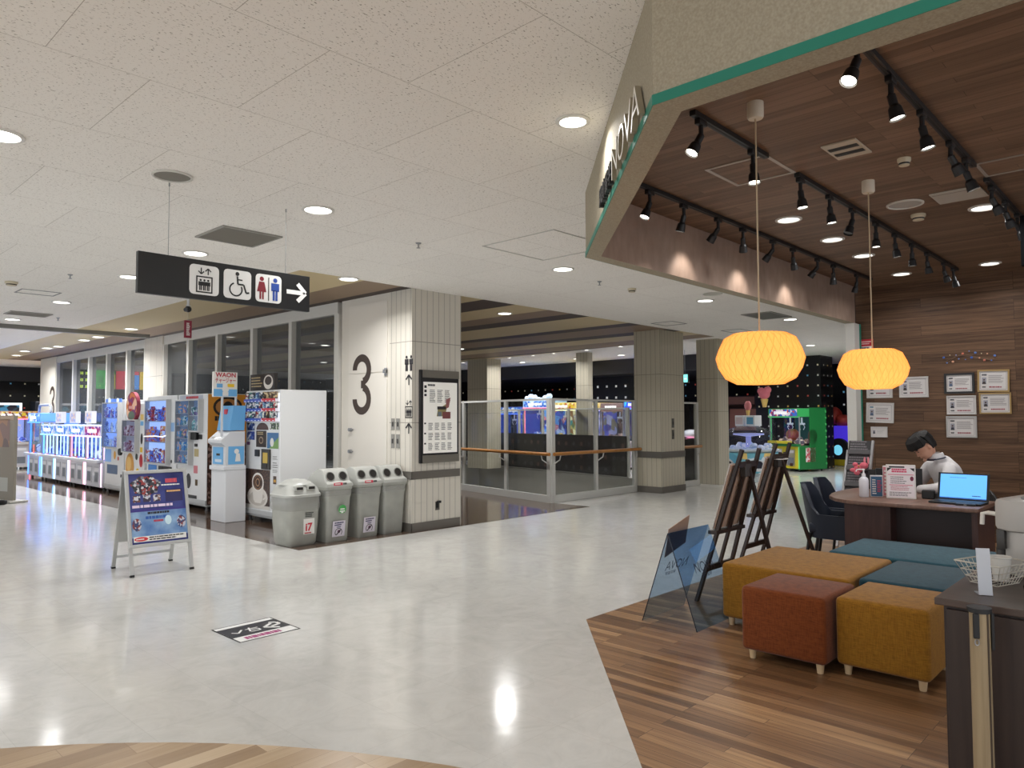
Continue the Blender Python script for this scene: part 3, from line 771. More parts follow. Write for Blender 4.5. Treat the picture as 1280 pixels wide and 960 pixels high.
# ceiling camera with its tag
t = thing('security_camera', 'small ceiling camera on a short stem below the hanging sign', 'camera', (4.2, 10.0, 3.1))
MB(P((200, 200, 200), .4)).lathe([(.06, -.001), (.06, -.015), (.02, -.02), (.016, -.11), (.03, -.115), (.03, -.13)], 14).build('mount', t, 40)
m = MB(P((35, 35, 38), .3)); m.ball((0, 0, -.17), .045); m.cyl((0, 0, -.17), (-.06, -.06, -.19), .022, .028); m.build('camera_head', t, 50)
t = thing('hanging_tag', 'dark red hanging tag with white writing in front of the window front', 'sign', (4.25, 10.12, 2.55))
m = MB(P((125, 25, 50), .5)); m.box(-.05, .05, -.012, .012, 0, .24, .003); tg = m.build('tag', t)
p = MB(T=FT((0, -.013, 0), (1, 0, 0), (0, 0, 1))); p.lines(-.025, .03, .025, .21, 9, WH, .001, .6, 4); p.build('lettering', tg)
m = MB(STEEL); m.cyl((0, 0, .24), (0, 0, .55), .002, n=6); m.cyl((0, 0, 0), (0, 0, -.35), .0015, n=6); m.build('wire', t)
# floor sticker
t = thing('floor_sticker', 'black and white floor sticker with a bent arrow and pink writing', 'floor sticker', (2.28, 4.56, 0))
p = MB(T=FT((0, 0, .0005), (1, 0, 0), (0, 1, 0)))
p.rect(0, 0, .44, .42, INK, .0005); p.rect(.012, .012, .428, .408, WH, .001); p.rect(.012, .12, .428, .36, P((32, 32, 40), .4), .0015)
p.build('print', t)
p = MB(T=FT((0, 0, .002), (1, 0, 0), (0, 1, 0)))
p.stroke([(.36, .30), (.40, .27), (.40, .22), (.33, .20)], .024, WH, .0005); p.stroke([(.36, .27), (.28, .21), (.36, .14)], .024, WH, .0008)
p.stroke([(.16, .25), (.25, .25)], .012, WH, .0005); p.stroke([(.2, .28), (.17, .19)], .012, WH, .0006); p.stroke([(.185, .22), (.24, .22), (.24, .18), (.17, .18)], .012, WH, .0007); p.stroke([(.06, .24), (.09, .20), (.14, .26)], .014, WH, .0005)
p.lines(.07, .03, .37, .10, 1, P((165, 60, 120), .5), .0005, .8, 9); p.build('lettering', t)
# ------------------------------------------------------------------ recycling bins
BIN = mottled('bin_plastic', (150, 151, 144), (168, 169, 162), 5, 0.38, spec=0.5); BINLID = P((176, 177, 172), 0.35); HOLE = P((22, 16, 12), 0.7)
BAG = glass('plastic_bag', (232, 232, 230), 0.10, 0.25, 0.25, (200, 200, 198))
def rrect(hw, hd, r, z, n=5, cy=0):
    pts = []
    for sx, sy, t0 in ((1, 1, 0), (-1, 1, 90), (-1, -1, 180), (1, -1, 270)):
        for k in range(n):
            a = R(t0+90*k/(n-1)); pts.append((sx*(hw-r)+r*math.cos(a), cy+sy*(hd-r)+r*math.sin(a), z))
    return pts
def bin_tall(label, loc, rz, tag=None, green=False, notice=True):
    t = thing('recycling_bin', label, 'bin', loc, rz, 'row of recycling bins')
    W, D = .175, .235
    MB(BIN).rings([rrect(W*.80, D*.80, .03, 0.0), rrect(W*.83, D*.83, .03, .02), rrect(W*.95, D*.95, .035, .50), rrect(W*.99, D*.99, .04, .53), rrect(W, D, .04, .60), rrect(W*1.05, D*1.04, .04, .61), rrect(W*1.05, D*1.04, .04, .64)]).build('body', t, 40)
    # hood: a sloped front that carries two round openings, falling away to the back
    prof = [(-D*1.04, .64), (-D*1.02, .675), (-D*.80, .705), (-D*.62, .80), (-D*.45, .835), (-D*.1, .845), (D*.5, .78), (D*1.0, .66), (D*1.02, .64)]
    m = MB(BINLID); rings = []
    for sx, inset in ((-1, 0.0), (-.96, .012), (.96, .012), (1, 0.0)):
        rings.append([(sx*W*1.03*(1 if z < .70 else .92), y, z-(0 if abs(sx) < .99 else .015*(z > .66))) for y, z in prof])
    m.rings(rings, close=True, cap=True)
    ld = m.build('lid', t, 30)
    p0, p1 = Vector((0, -D*.80, .705)), Vector((0, -D*.62, .80)); nrm = Vector((0, -(.095), D*.18)).normalized()*-1
    nrm = Vector((0, -.095, .042)).normalized(); c0 = (p0+p1)/2
    for sx in (-1, 1):
        m = MB(P((120, 121, 116), .5)); c = c0+Vector((sx*.085, 0, .004))
        m.tube([c+nrm*.003+Vector((math.cos(a)*.054, 0, 0))+Vector((0, .042, .095)).normalized()*math.sin(a)*.054 for a in [2*PI*k/20 for k in range(20)]], .006, 6, True); 
        m.use(HOLE); m.cyl(c-nrm*.01, c+nrm*.004, .05, n=20); m.build('opening', ld, 50)
    bag = MB(BAG); bag.rings([rrect(W*1.03, D*1.02, .045, .60), rrect(W*1.04, D*1.03, .045, .57), rrect(W*1.02, D*1.0, .05, .535)], cap=False); bag.build('bag_edge', t, 40)
    fp = FT((0, -D*.985, 0), (1, 0, 0), (0, .045, .5))
    if tag:
        p = MB(T=FT((0, -D*1.045, .66), (1, 0, 0), (0, .10, 1))); p.rect(-.09, -.004, .03, .028, P((205, 60, 80), .5), .0045+.001); p.lines(.035, 0, .10, .024, 1, INK, .006, .9, 4); p.lines(-.075, .004, .02, .022, 1, WH, .0065, .8, 4)
        p.build('label_strip', ld)
    fp = FT((0, -D*.835, .02), (1, 0, 0), (0, -.0285*D/.235*2, .48))
    if green:
        p = MB(T=fp); p.disc(.03, .36, .052, P((70, 170, 85), .5), .008); p.rect(-.005, .33, .065, .345, WH, .009); p.rect(.0, .355, .06, .37, WH, .009); p.rect(.015, .315, .045, .328, WH, .009); p.build('round_sticker', t)
    if notice:
        p = MB(T=fp); p.rect(-.085, .04, .085, .225, P((214, 208, 220), .5), .006); p.lines(-.06, .165, .065, .215, 2, NAVY, .007, .55, 2); p.lines(-.03, .145, .035, .16, 1, NAVY, .007, .7, 5)
        p.arc(0, .09, .042, .05, R(-40), R(220), INK, .007); p.disc(.005, .10, .02, P((110, 70, 100), .5), .007); p.stroke([(-.03, .06), (.03, .12)], .012, INK, .008)
        p.build('notice', t)
    return t
bin_tall('tall grey recycling bin with round green sticker and notice', (4.885, 7.60, 0.002), 0, 'a', True)
bin_tall('tall grey recycling bin with red strip and notice, no green sticker', (5.325, 7.61, 0.002), 0, 'a')
bin_tall('plain tall grey recycling bin next to the column, without stickers', (5.70, 7.60, 0.002), 0, None, False, False)
t = thing('recycling_bin', 'rounded grey bin with domed lid, two slots and a red notice', 'bin', (4.46, 7.62, 0.002), 0, 'row of recycling bins')
def oct8(r, z, k=.38):
    return rrect(r, r, r*k, z, 6)
m = MB(BIN); m.rings([oct8(.165, 0), oct8(.185, .03), oct8(.205, .25), oct8(.212, .50), oct8(.212, .55)])
m.build('body', t, 45)
m = MB(BINLID); m.rings([oct8(.228, .55), oct8(.230, .575), oct8(.215, .59), oct8(.20, .64), oct8(.165, .69, .6)], cap=True); m.lathe([(.19, .685), (.17, .705), (.11, .735), (.001, .748)], 24, cap=False); ld = m.build('lid', t, 35)
for sx in (-1, 1):
    m = MB(BINLID); m.box(sx*.075-.055, sx*.075+.055, -.222, -.15, .625, .68, .012); m.use(HOLE); m.box(sx*.075-.042, sx*.075+.042, -.2235, -.19, .634, .668, .006); m.build('slot', ld, 40)
m = MB(BAG); m.rings([oct8(.218, .555), oct8(.224, .50), oct8(.232, .45), oct8(.222, .42), oct8(.216, .40)], cap=False); m.build('bag_edge', t, 50)
m = MB(BIN)
for sx in (-1, 1):
    for sy in (-1, 1): m.cyl((sx*.13, sy*.13, 0), (sx*.13, sy*.13, .03), .03)
m.build('foot', t, 40)
p = MB(T=FT((0, -.206, .25), (1, 0, 0), (0, -.02, 1))); p.rect(-.02, -.12, .12, .055, PAPER, .004); p.text('i7', .05, -.08, .12, P((200, 40, 60), .5), .006, bold=.03); p.lines(-.005, -.115, .105, -.095, 1, RED, .006, .7, 3); p.lines(0, .07, .11, .13, 3, INK, .006, .5, 6); p.build('notice', t)

# ------------------------------------------------------------------ vending machines along the windows
VW = P((222, 224, 226), .35); VGREY = P((196, 198, 200), .4)
CASEGLASS = glass('case_glass', (225, 232, 240), 0.05)
def cabinet(t, W, D, H, mat=VW, foot=.07, front=None):
    m = MB(mat); m.box(-W/2, W/2, 0, D, foot+.02, H, .012); m.build('cabinet', t)
    m = MB(P((185, 188, 190), .4)); m.box(-W/2+.01, W/2-.01, .01, D-.02, foot, foot+.02); m.box(-W/2, W/2, -.015, .02, foot+.03, foot+.1, .004); m.build('plinth', t)
    for sx in (-1, 1):
        for y in (.05, D-.08):
            m = MB(P((90, 90, 92), .4)); m.cyl((sx*(W/2-.07), y, 0), (sx*(W/2-.07), y, foot), .022); m.cyl((sx*(W/2-.07), y, 0), (sx*(W/2-.07), y, .012), .035); m.build('foot', t, 40)
BUSYCAN = [busy('can%d' % i, c, 40) for i, c in enumerate([[(40, 50, 60), (200, 200, 205), (60, 90, 120)], [(150, 40, 50), (210, 205, 200), (70, 60, 60)], [(120, 160, 190), (220, 225, 230), (40, 70, 120)], [(90, 70, 55), (190, 170, 130), (40, 35, 30)], [(70, 130, 120), (215, 220, 215), (60, 60, 90)]])]
def can_row(t, x0, x1, z, n, y=-.012, h=.085, r=.026, seed=0):
    rd = random.Random(seed)
    for i in range(n):
        x = x0+(x1-x0)*(i+.5)/n
        m = MB(BUSYCAN[rd.randrange(5)]); m.lathe([(r*.85, 0), (r, .006), (r, h*.86), (r*.75, h*.95), (r*.75, h)], 10, (x, y, z)); m.build('sample_can', t, 50)
# coffee and can machine
t = thing('vending_machine', 'large white vending machine with coffee cup picture and cans, plain white side', 'vending machine', (5.05, 9.52, .002), R(-90), 'vending machines')
W, H = .96, 1.83
cabinet(t, W, .72, H)
U = lambda x: -W/2+(x-202)/203*W
V = lambda y: .07+(915-y)/735*(H-.07)
for y0, y1, s0 in ((200, 248, 1), (256, 303, 2), (311, 360, 3)):
    m = MB(P((235, 240, 250), .4, emit=.5)); m.box(U(212), U(400), -.004, .0, V(y1), V(y0)); m.build('lit_shelf', t)
    can_row(t, U(212), U(400), V(y1)+.042, 9, -.03, .095, .03, s0)
    p = MB(T=FT((0, -.062, 0), (1, 0, 0), (0, 0, 1)))
    p.use(VW); p.poly([(U(212), V(y1), -.055), (U(400), V(y1), -.055), (U(400), V(y1), 0), (U(212), V(y1), 0)])
    p.rect(U(212), V(y1), U(318), V(y1)+.042, P((50, 75, 165), .4, emit=.1), 0); p.rect(U(320), V(y1), U(400), V(y1)+.042, P((185, 40, 55), .4, emit=.1), 0)
    for k in range(9): p.rect(U(216+k*21), V(y1)+.006, U(226+k*21), V(y1)+.016, P((200, 205, 220), .4, emit=.3), .001)
    p.build('button_strip', t)
p = MB(T=FRONT)
p.rect(U(212), V(415), U(258), V(370), busy('cup_row', [(40, 60, 120), (200, 205, 215), (90, 110, 160), (60, 60, 70)], 28), .003)
p.rect(U(212), V(470), U(258), V(420), busy('cup_row2', [(60, 90, 170), (210, 215, 225), (40, 60, 130)], 28), .003)
p.disc(U(304), V(410), .17, P((84, 62, 58), .5), .003, ry=.10, a0=0, a1=PI); p.rect(U(348), V(406), U(398), V(370), busy('cup_row3', [(90, 120, 80), (225, 225, 220), (60, 70, 60)], 30), .003)
p.build('drink_panel', t)
p = MB(T=FRONT)
p.rect(U(268), V(510), U(328), V(415), P((52, 42, 38), .4), .004); p.disc(U(298), V(470), .06, P((160, 140, 120), .4), .005, ry=.05); p.disc(U(298), V(470), .042, P((60, 40, 30), .4), .006, ry=.034); p.lines(U(275), V(440), U(320), V(420), 2, P((200, 180, 140), .5), .005, .5, 3)
p.rect(U(333), V(515), U(398), V(425), P((60, 110, 160), .4), .004); p.shape([(U(345), V(515)), (U(398), V(515)), (U(398), V(450))], P((120, 160, 90), .4), .005); p.disc(U(362), V(480), .05, P((225, 225, 220), .4), .006, ry=.06)
p.build('drink_poster', t)
m = MB(P((45, 45, 48), .4)); m.box(U(265), U(290), -.02, 0, V(565), V(525), .004); m.build('coin_unit', t)
m = MB(P((52, 50, 46), .4)); m.box(U(307), U(355), -.025, 0, V(636), V(520), .005); m.use(P((200, 170, 70), .4)); m.box(U(318), U(345), -.028, -.02, V(600), V(540)); m.use(P((40, 36, 36), .4)); m.box(U(322), U(341), -.031, -.027, V(628), V(604)); m.build('payment_panel', t)
p = MB(T=FRONT)
x0, x1, y0, y1 = U(206), U(352), V(868), V(640)
p.rect(x0, y0, x1, y1, busy('beans', [(44, 30, 26), (72, 50, 42), (96, 70, 58), (58, 40, 34)], 60), .003)
p.rect(x0, y0, x1, y0+.05, P((215, 212, 206), .4), .004)
cx, cy = (x0+x1)/2, y0+.22
p.disc(cx-.0, cy-.06, .29, P((222, 218, 212), .4), .0045, ry=.15); p.disc(cx, cy-.08, .23, P((196, 190, 182), .4), .005, ry=.10)
p.shape([(cx-.15, cy+.13), (cx-.11, cy-.10), (cx-.06, cy-.14), (cx+.10, cy-.14), (cx+.14, cy-.10), (cx+.18, cy+.13)], P((232, 228, 222), .4), .006); p.arc(cx+.17, cy-.02, .045, .07, R(-100), R(80), P((230, 226, 220), .4), .0055)
p.disc(cx+.015, cy+.15, .165, P((240, 236, 230), .4), .007, ry=.13); p.disc(cx+.015, cy+.145, .135, P((58, 36, 28), .4), .008, ry=.105); p.arc(cx+.015, cy+.145, .04, .06, 0, 2*PI, P((176, 140, 108), .4), .009); p.arc(cx+.015, cy+.145, .085, .1, R(20), R(330), P((150, 112, 84), .4), .009)
p.build('coffee_picture', t)
p = MB(T=FRONT)
for y, hgt in ((555, 24), (590, 36), (632, 20), (820, 30), (870, 40)): p.lines(U(366), V(y+hgt), U(398), V(y), 3, GREY, .003, .4, y)
p.rect(U(370), V(715), U(388), V(670), P((70, 50, 40), .4), .003); p.rect(U(373), V(705), U(386), V(690), P((200, 150, 50), .4), .004); p.rect(U(210), V(500), U(230), V(482), P((110, 60, 120), .4), .003)
p.build('sticker', t)
ts = thing('machine_top_sign', 'black coffee sign standing on top of the white vending machine', 'sign', (5.05, 9.55, 1.832), R(-90))
m = MB(P((28, 22, 20), .35)); m.box(-.34, .34, 0, .05, 0, .23, .004); bo = m.build('board', ts)
p = MB(T=FRONT); p.disc(.18, .11, .13, P((210, 205, 198), .4), .002, ry=.1); p.disc(.18, .13, .095, P((30, 20, 16), .4), .003, ry=.06); p.lines(-.3, .04, .03, .2, 4, P((190, 170, 130), .5), .002, .35, 4); p.build('picture', bo)
# payment charger kiosk
t = thing('charge_kiosk', 'light blue and white card charging kiosk with a tall header sign', 'kiosk', (4.68, 10.06, .002), R(-90))
m = MB(P((214, 216, 220), .4)); m.box(-.22, .22, 0, .30, 0, .72, .008); m.box(-.225, .225, -.03, .30, .72, .78, .01); m.build('pedestal', t)
m = MB(P((208, 210, 214), .4)); m.rings([[(sx*.21, y, z) for y, z in ((0.0, .78), (0, 1.05), (-.06, 1.1), (-.06, 1.14), (.08, 1.26), (.28, 1.26), (.28, .78))] for sx in (-1, 1)]); hs = m.build('housing', t, 20)
p = MB(T=FT((0, -.001, 0), (1, 0, 0), (0, 0, 1))); p.rect(-.17, .80, .15, 1.04, SKY, .002); p.rect(-.06, .92, .05, .95, INK, .003); p.rect(-.1, .83, .1, .87, P((200, 215, 230), .4), .003); p.build('card_panel', hs)
p = MB(T=FT((0, -.06, 1.14), (1, 0, 0), (0, .16, .12))); p.rect(-.03, .03, .15, .17, P((150, 165, 165), .2, emit=.3), .004); p.rect(-.18, .02, -.06, .18, PAPER, .004); p.lines(-.17, .03, -.07, .17, 4, GREY, .005, .4, 3); p.build('screen', hs)
m = MB(SKY); m.rings([[(sx*.19, y, z) for y, z in ((.06, 1.27), (.12, 1.62), (.30, 1.62), (.28, 1.27))] for sx in (-1, 1)]); m.use(P((200, 60, 80), .5)); m.box(-.04, .04, .09, .12, 1.50, 1.57); m.build('upper_case', t)
p = MB(T=FT((.2105, 0, 0), (0, 1, 0), (0, 0, 1))); p.rect(.04, .80, .27, 1.05, SKY, .002); dg = PAPER; p.disc(.16, .98, .035, dg, .003); p.shape([(.14, .84), (.22, .84), (.205, .95), (.155, .95)], dg, .003); p.build('side_picture', t)
m = MB(P((200, 202, 206), .4)); m.box(.07, .10, -.01, .012, 1.14, 1.76); m.box(.07, .10, .19, .21, 1.62, 1.76); m.build('sign_post', t)
m = MB(PAPER); m.box(.07, .11, -.14, .21, 1.74, 2.09, .005); hb = m.build('header_board', t)
p = MB(T=FT((.111, .035, 0), (0, .72, 0), (0, 0, 1)) @ Matrix.Scale(.70, 4, (1, 0, 0))); p.rect(-.24, 1.75, .24, 1.85, SKY, .002); p.disc(.0, 1.85, .07, PAPER, .003, ry=.05); p.rect(-.06, 1.755, .06, 1.81, PAPER, .003); p.rect(-.18, 1.87, -.06, 1.925, SKY, .002); p.rect(.04, 1.88, .18, 1.925, YEL, .002)
p.text('WAON', 0, 2.02, .085, P((185, 35, 60), .5), .002, bold=.03, w=.42); p.text('チャージャー', 0, 1.945, .075, P((185, 35, 60), .5), .002, bold=.02, w=.42); p.build('lettering', hb)
# machine with orange side (window grid of small prizes)
LITWIN = P((170, 190, 215), .3, emit=.25)
def window_case(t, x0, x1, z0, z1, back, rows, key, cols, emit, per=4, seed=1):
    m = MB(back); m.box(x0, x1, -.003, .003, z0, z1); m.build('lit_back', t)
    h = (z1-z0)/rows; rd = random.Random(seed); mat = [busy(key+str(k), [cols[(j+k) % len(cols)] for j in range(3)], 34, emit) for k in range(len(cols))]
    for r in range(rows):
        m = MB(P((190, 195, 205), .4)); m.box(x0, x1, -.075, -.003, z0+r*h-.006, z0+r*h+.006); m.build('shelf', t)
        for c in range(per):
            w = (x1-x0)/per; xx = x0+w*(c+.5); hh = h*(.55+.25*rd.random()); ww = w*(.33+.1*rd.random())
            m = MB(mat[rd.randrange(len(mat))])
            if rd.random() < .5: m.box(xx-ww, xx+ww, -.06, -.012, z0+r*h+.008, z0+r*h+hh, .008)
            else: m.lathe([(ww*.8, 0), (ww, hh*.25), (ww*.9, hh*.7), (ww*.4, hh)], 10, (xx, -.036, z0+r*h+.008), sy=.023/ww)
            m.build('prize', t, 40)
    m = MB(VGREY)
    for q in ((x0-.02, x0, z0-.02, z1+.02), (x1, x1+.02, z0-.02, z1+.02), (x0, x1, z0-.02, z0), (x0, x1, z1, z1+.02)): m.box(q[0], q[1], -.085, 0, q[2], q[3])
    m.build('window_frame', t)
    m = MB(CASEGLASS); m.box(x0, x1, -.082, -.08, z0, z1); m.build('window_pane', t)
t = thing('vending_machine', 'prize vending machine with an orange printed side panel', 'vending machine', (5.05, 11.80, .002), R(-90), 'vending machines')
W = 1.08; cabinet(t, W, .72, 1.83)
U = lambda x: -W/2+(x-112)/186*W
V = lambda y: .09+(850-y)/722*1.74
window_case(t, U(126), U(212), V(590), V(172), P((110, 130, 160), .4, emit=.35), 5, 'pa', [(90, 140, 180), (190, 200, 205), (60, 110, 120), (120, 100, 150), (200, 160, 140), (70, 130, 190)], .25, 3, 3)
window_case(t, U(216), U(272), V(370), V(172), P((110, 130, 160), .4, emit=.35), 2, 'pb', [(90, 160, 160), (190, 200, 205), (60, 110, 120), (120, 100, 150)], .25, 2, 5)
p = MB(T=FRONT); p.rect(U(122), V(165), U(272), V(135), P((180, 186, 200), .4), .003); p.lines(U(165), V(160), U(245), V(140), 1, RED, .004, .8, 2); p.rect(U(222), V(540), U(250), V(490), P((180, 165, 120), .4), .003); p.rect(U(220), V(650), U(245), V(600), P((200, 120, 130), .4), .003); p.rect(U(230), V(730), U(246), V(690), P((90, 70, 40), .4), .003); p.build('sticker', t)
m = MB(BLACK); m.box(U(212), U(248), -.05, 0, V(430), V(382), .006); m.box(U(228), U(242), -.02, 0, V(475), V(455), .004); m.box(U(250), U(270), -.012, 0, V(425), V(395), .003); m.build('payment_unit', t)
p = MB(T=FRONT); p.disc(U(188), V(705), .09, P((30, 30, 34), .3), .004, ry=.12); p.rect(U(180), V(825), U(242), V(795), P((52, 54, 58), .4), .004); p.build('pickup_flap', t)
p = MB(T=FT((W/2+.001, 0, 0), (0, 1, 0), (0, 0, 1)))
p.rect(.01, 1.05, .71, 1.82, P((225, 150, 50), .4), .001); p.disc(.33, 1.62, .24, P((44, 36, 34), .4), .002, ry=.17); p.disc(.33, 1.62, .20, P((190, 130, 70), .4), .003, ry=.13); p.disc(.33, 1.60, .09, P((40, 34, 36), .4), .004, ry=.11)
p.lines(.12, 1.40, .55, 1.48, 1, INK, .002, .9, 3); p.lines(.2, 1.2, .5, 1.38, 2, P((90, 40, 25), .5), .002, .8, 5); p.lines(.1, 1.08, .6, 1.18, 2, P((120, 60, 30), .5), .002, .6, 2)
p.rect(.01, .1, .71, 1.05, busy('side_coffee', [(62, 40, 34), (92, 62, 50), (150, 120, 110), (80, 52, 42)], 26), .0015); p.disc(.4, .34, .26, P((206, 180, 140), .4), .003, ry=.2); p.disc(.4, .42, .19, P((60, 38, 30), .4), .004, ry=.1)
p.build('side_poster', t)
# three lit machines further along
t = thing('vending_machine', 'white vending machine with three lit shelves and dark touch screen', 'vending machine', (5.05, 13.03, .002), R(-90), 'vending machines')
W = 1.25; cabinet(t, W, .72, 1.83)
U = lambda x: -W/2+(x-405)/235*W
V = lambda y: .1+(800-y)/640*1.73
window_case(t, U(424), U(595), V(585), V(192), P((165, 192, 240), .3, emit=.9), 3, 'pc', [(90, 130, 220), (170, 60, 70), (210, 150, 90), (200, 215, 240), (60, 90, 190), (120, 40, 50)], .35, 6, 8)
m = MB(P((60, 110, 170), .25, emit=.3)); m.box(U(425), U(490), -.015, 0, V(730), V(602), .004); m.build('touch_screen', t)
m = MB(BLACK); m.box(U(506), U(550), -.03, 0, V(694), V(650), .005); m.box(U(552), U(612), -.035, 0, V(665), V(604), .012); m.box(U(512), U(545), -.02, 0, V(636), V(604), .004); m.build('payment_unit', t)
p = MB(T=FRONT); p.rect(U(598), V(385), U(628), V(330), P((140, 180, 225), .4), .003); p.disc(U(606), V(570), .03, INK, .003); p.lines(U(430), V(790), U(600), V(740), 2, GREY, .003, .3, 3); p.build('sticker', t)
m = MB(P((240, 245, 250), .3, emit=1.0)); m.tube([(U(600), -.09, V(410)), (U(575), -.1, V(418)), (U(520), -.1, V(415)), (U(430), -.1, V(420))], .008, 6); m.build('light_tube', t, True)
t = thing('vending_machine', 'narrow white vending machine with a round picture sign at its top', 'vending machine', (5.05, 14.25, .002), R(-90), 'vending machines')
W = .95; cabinet(t, W, .72, 1.72)
U = lambda x: -W/2+(x-238)/155*W
V = lambda y: .1+(840-y)/640*1.62
window_case(t, U(250), U(352), V(550), V(325), P((150, 150, 170), .3, emit=.4), 2, 'pd', [(150, 120, 150), (220, 215, 225), (120, 60, 80), (180, 170, 190)], .25, 5, 4)
p = MB(T=FRONT); p.disc(U(282), V(660), .21, P((205, 150, 70), .4), .003, ry=.25); p.disc(U(275), V(640), .12, P((225, 185, 110), .4), .004, ry=.13); p.disc(U(300), V(715), .1, P((190, 80, 60), .4), .004, ry=.06); p.disc(U(370), V(610), .08, P((185, 40, 50), .4), .003, ry=.12); p.disc(U(335), V(585), .06, P((60, 70, 60), .4), .003); p.disc(U(345), V(690), .08, YEL, .003, ry=.06); p.disc(U(365), V(730), .07, GREEN, .003); p.disc(U(372), V(455), .05, INK, .003, ry=.1); p.rect(U(360), V(360), U(384), V(330), SKY, .003); p.rect(U(360), V(320), U(384), V(280), P((220, 190, 110), .4), .003); p.rect(U(362), V(550), U(380), V(515), YEL, .003); p.build('sticker', t)
m = MB(P((150, 60, 80), .4)); cx, cz = U(315), V(225); m.cyl((cx, -.06, cz), (cx, 0, cz), .27, n=32); rs = m.build('round_sign', t, 40)
p = MB(T=FT((cx, -.061, cz), (1, 0, 0), (0, 0, 1))); p.disc(0, 0, .255, busy('round_art', [(150, 45, 70), (200, 120, 70), (120, 50, 110), (220, 180, 150), (90, 40, 60)], 9, .15), .001, n=32); p.disc(-.06, .0, .09, P((180, 60, 50), .4), .002); p.disc(0, -.16, .16, P((100, 120, 105), .4), .002, ry=.08); p.rect(-.14, -.04, .08, .015, P((220, 160, 160), .4), .003); p.build('round_picture', rs)
t = thing('vending_machine', 'white vending machine with blue lit prize window, next to the crane games', 'vending machine', (5.05, 15.29, .002), R(-90), 'vending machines')
W = 1.02; cabinet(t, W, .72, 1.80)
U = lambda x: -W/2+(x-72)/160*W
V = lambda y: .06+(930-y)/770*1.74
window_case(t, U(82), U(212), V(560), V(190), P((140, 172, 242), .3, emit=.9), 3, 'pe', [(90, 120, 210), (200, 215, 245), (120, 90, 170), (60, 80, 160), (160, 190, 240)], .35, 3, 6)
m = MB(P((80, 120, 200), .3, emit=.4)); m.box(U(84), U(212), -.03, 0, V(186), V(150), .006); m.use(P((210, 220, 240), .3, emit=.5)); m.cyl((U(120), -.03, V(168)), (U(120), -.04, V(168)), .06); m.cyl((U(190), -.03, V(168)), (U(190), -.04, V(168)), .05); m.build('header_light', t, 40)
p = MB(T=FRONT); p.rect(U(78), V(690), U(130), V(582), P((120, 160, 215), .3, emit=.2), .003); p.disc(U(160), V(630), .06, P((220, 160, 50), .4), .004, ry=.08); p.disc(U(190), V(655), .04, P((190, 70, 50), .4), .005); p.rect(U(95), V(790), U(185), V(712), P((70, 90, 120), .3, emit=.15), .003); p.rect(U(210), V(810), U(222), V(785), INK, .003); p.build('sticker', t)
m = MB(BLACK); m.cyl((U(212), -.04, V(596)), (U(212), 0, V(596)), .07, n=18); m.build('payment_unit', t, 40)

# ------------------------------------------------------------------ A-frame poster stand
t = thing('poster_stand', 'silver A-frame stand with a blue event poster on the white floor', 'poster stand', (2.81, 7.40, .0), R(-3))
FRM = P((186, 187, 186), .35, .4)
def leg_pts(y0, y1, sx): return [(sx*.265, y0, 0), (sx*.262, y1, .95)]
for nm, y0, y1 in (('front', -.28, -.02), ('back', .30, .02)):
    for sx in (-1, 1):
        a, b2 = leg_pts(y0, y1, sx); a = Vector(a); b2 = Vector(b2)
        d = (b2-a).normalized(); n2 = Vector((0, d.z, -d.y))
        m = MB(FRM); m.rings([[p+Vector((ex*.016, 0, 0))+n2*ey*.012 for ex, ey in ((-1, -1), (1, -1), (1, 1), (-1, 1))] for p in (a, b2)]); m.use(BLACK); m.rings([[p+Vector((ex*.018, 0, 0))+n2*ey*.014 for ex, ey in ((-1, -1), (1, -1), (1, 1), (-1, 1))] for p in (a, a+d*.02)])
        m.build('leg', t)
PT = FT((0, -.2115, .25), (1, 0, 0), (0, .26, .95)); PT2 = Matrix(PT)
m = MB(FRM, PT); hh = .72
for q in ((-.28, .28, 0, .03), (-.28, .28, hh-.03, hh), (-.28, -.25, .03, hh-.03), (.25, .28, .03, hh-.03)): m.box(q[0], q[1], q[2], q[3], .0, .026, .004)
m.use(P((70, 72, 76), .5)); m.box(-.255, .255, .02, hh-.02, .006, .012); pf = m.build('poster_frame', t)
p = MB(T=PT @ Matrix.Translation((0, 0, .012)))
p.rect(-.25, .03, .25, hh-.03, mottled('event_poster', (40, 44, 100), (72, 80, 146), 5, .35), .001)
bz = busy('poster_crowd', [(60, 60, 66), (205, 205, 210), (150, 60, 60), (30, 32, 50), (130, 130, 140)], 50)
p.shape([(-.1+.13*(1+.12*math.sin(5*a))*math.cos(a), .575+.095*(1+.1*math.sin(7*a))*math.sin(a)) for a in [2*PI*k/24 for k in range(24)]], bz, .002)
p.lines(.08, .59, .22, .635, 1, P((210, 80, 90), .5), .002, .9, 3); p.lines(.04, .565, .23, .58, 1, PAPER, .002, .8, 5)
for k, cc in enumerate(((110, 70, 60), (180, 185, 200), (150, 120, 110))): p.rect(-.22+k*.09, .42, -.155+k*.09, .485, busy('poster_shot%d' % k, [cc, (60, 50, 70), (200, 200, 210)], 45), .002)
p.rect(.07, .41, .23, .53, P((40, 38, 90), .5), .002); p.lines(.085, .50, .215, .52, 1, P((220, 170, 110), .5), .003, .8, 2)
p.lines(-.23, .365, .24, .395, 1, P((225, 205, 225), .5), .002, .85, 8)
p.rect(-.25, .09, .25, .345, mottled('event_poster2', (70, 110, 170), (150, 180, 210), 7, .3), .002); p.rect(-.25, .33, .25, .35, P((60, 50, 130), .5), .003)
p.lines(-.1, .30, .1, .325, 1, INK, .003, .8, 2); p.lines(-.12, .255, .16, .285, 1, BLUE, .003, .9, 3); p.lines(-.05, .225, .06, .245, 1, RED, .003, .9, 4)
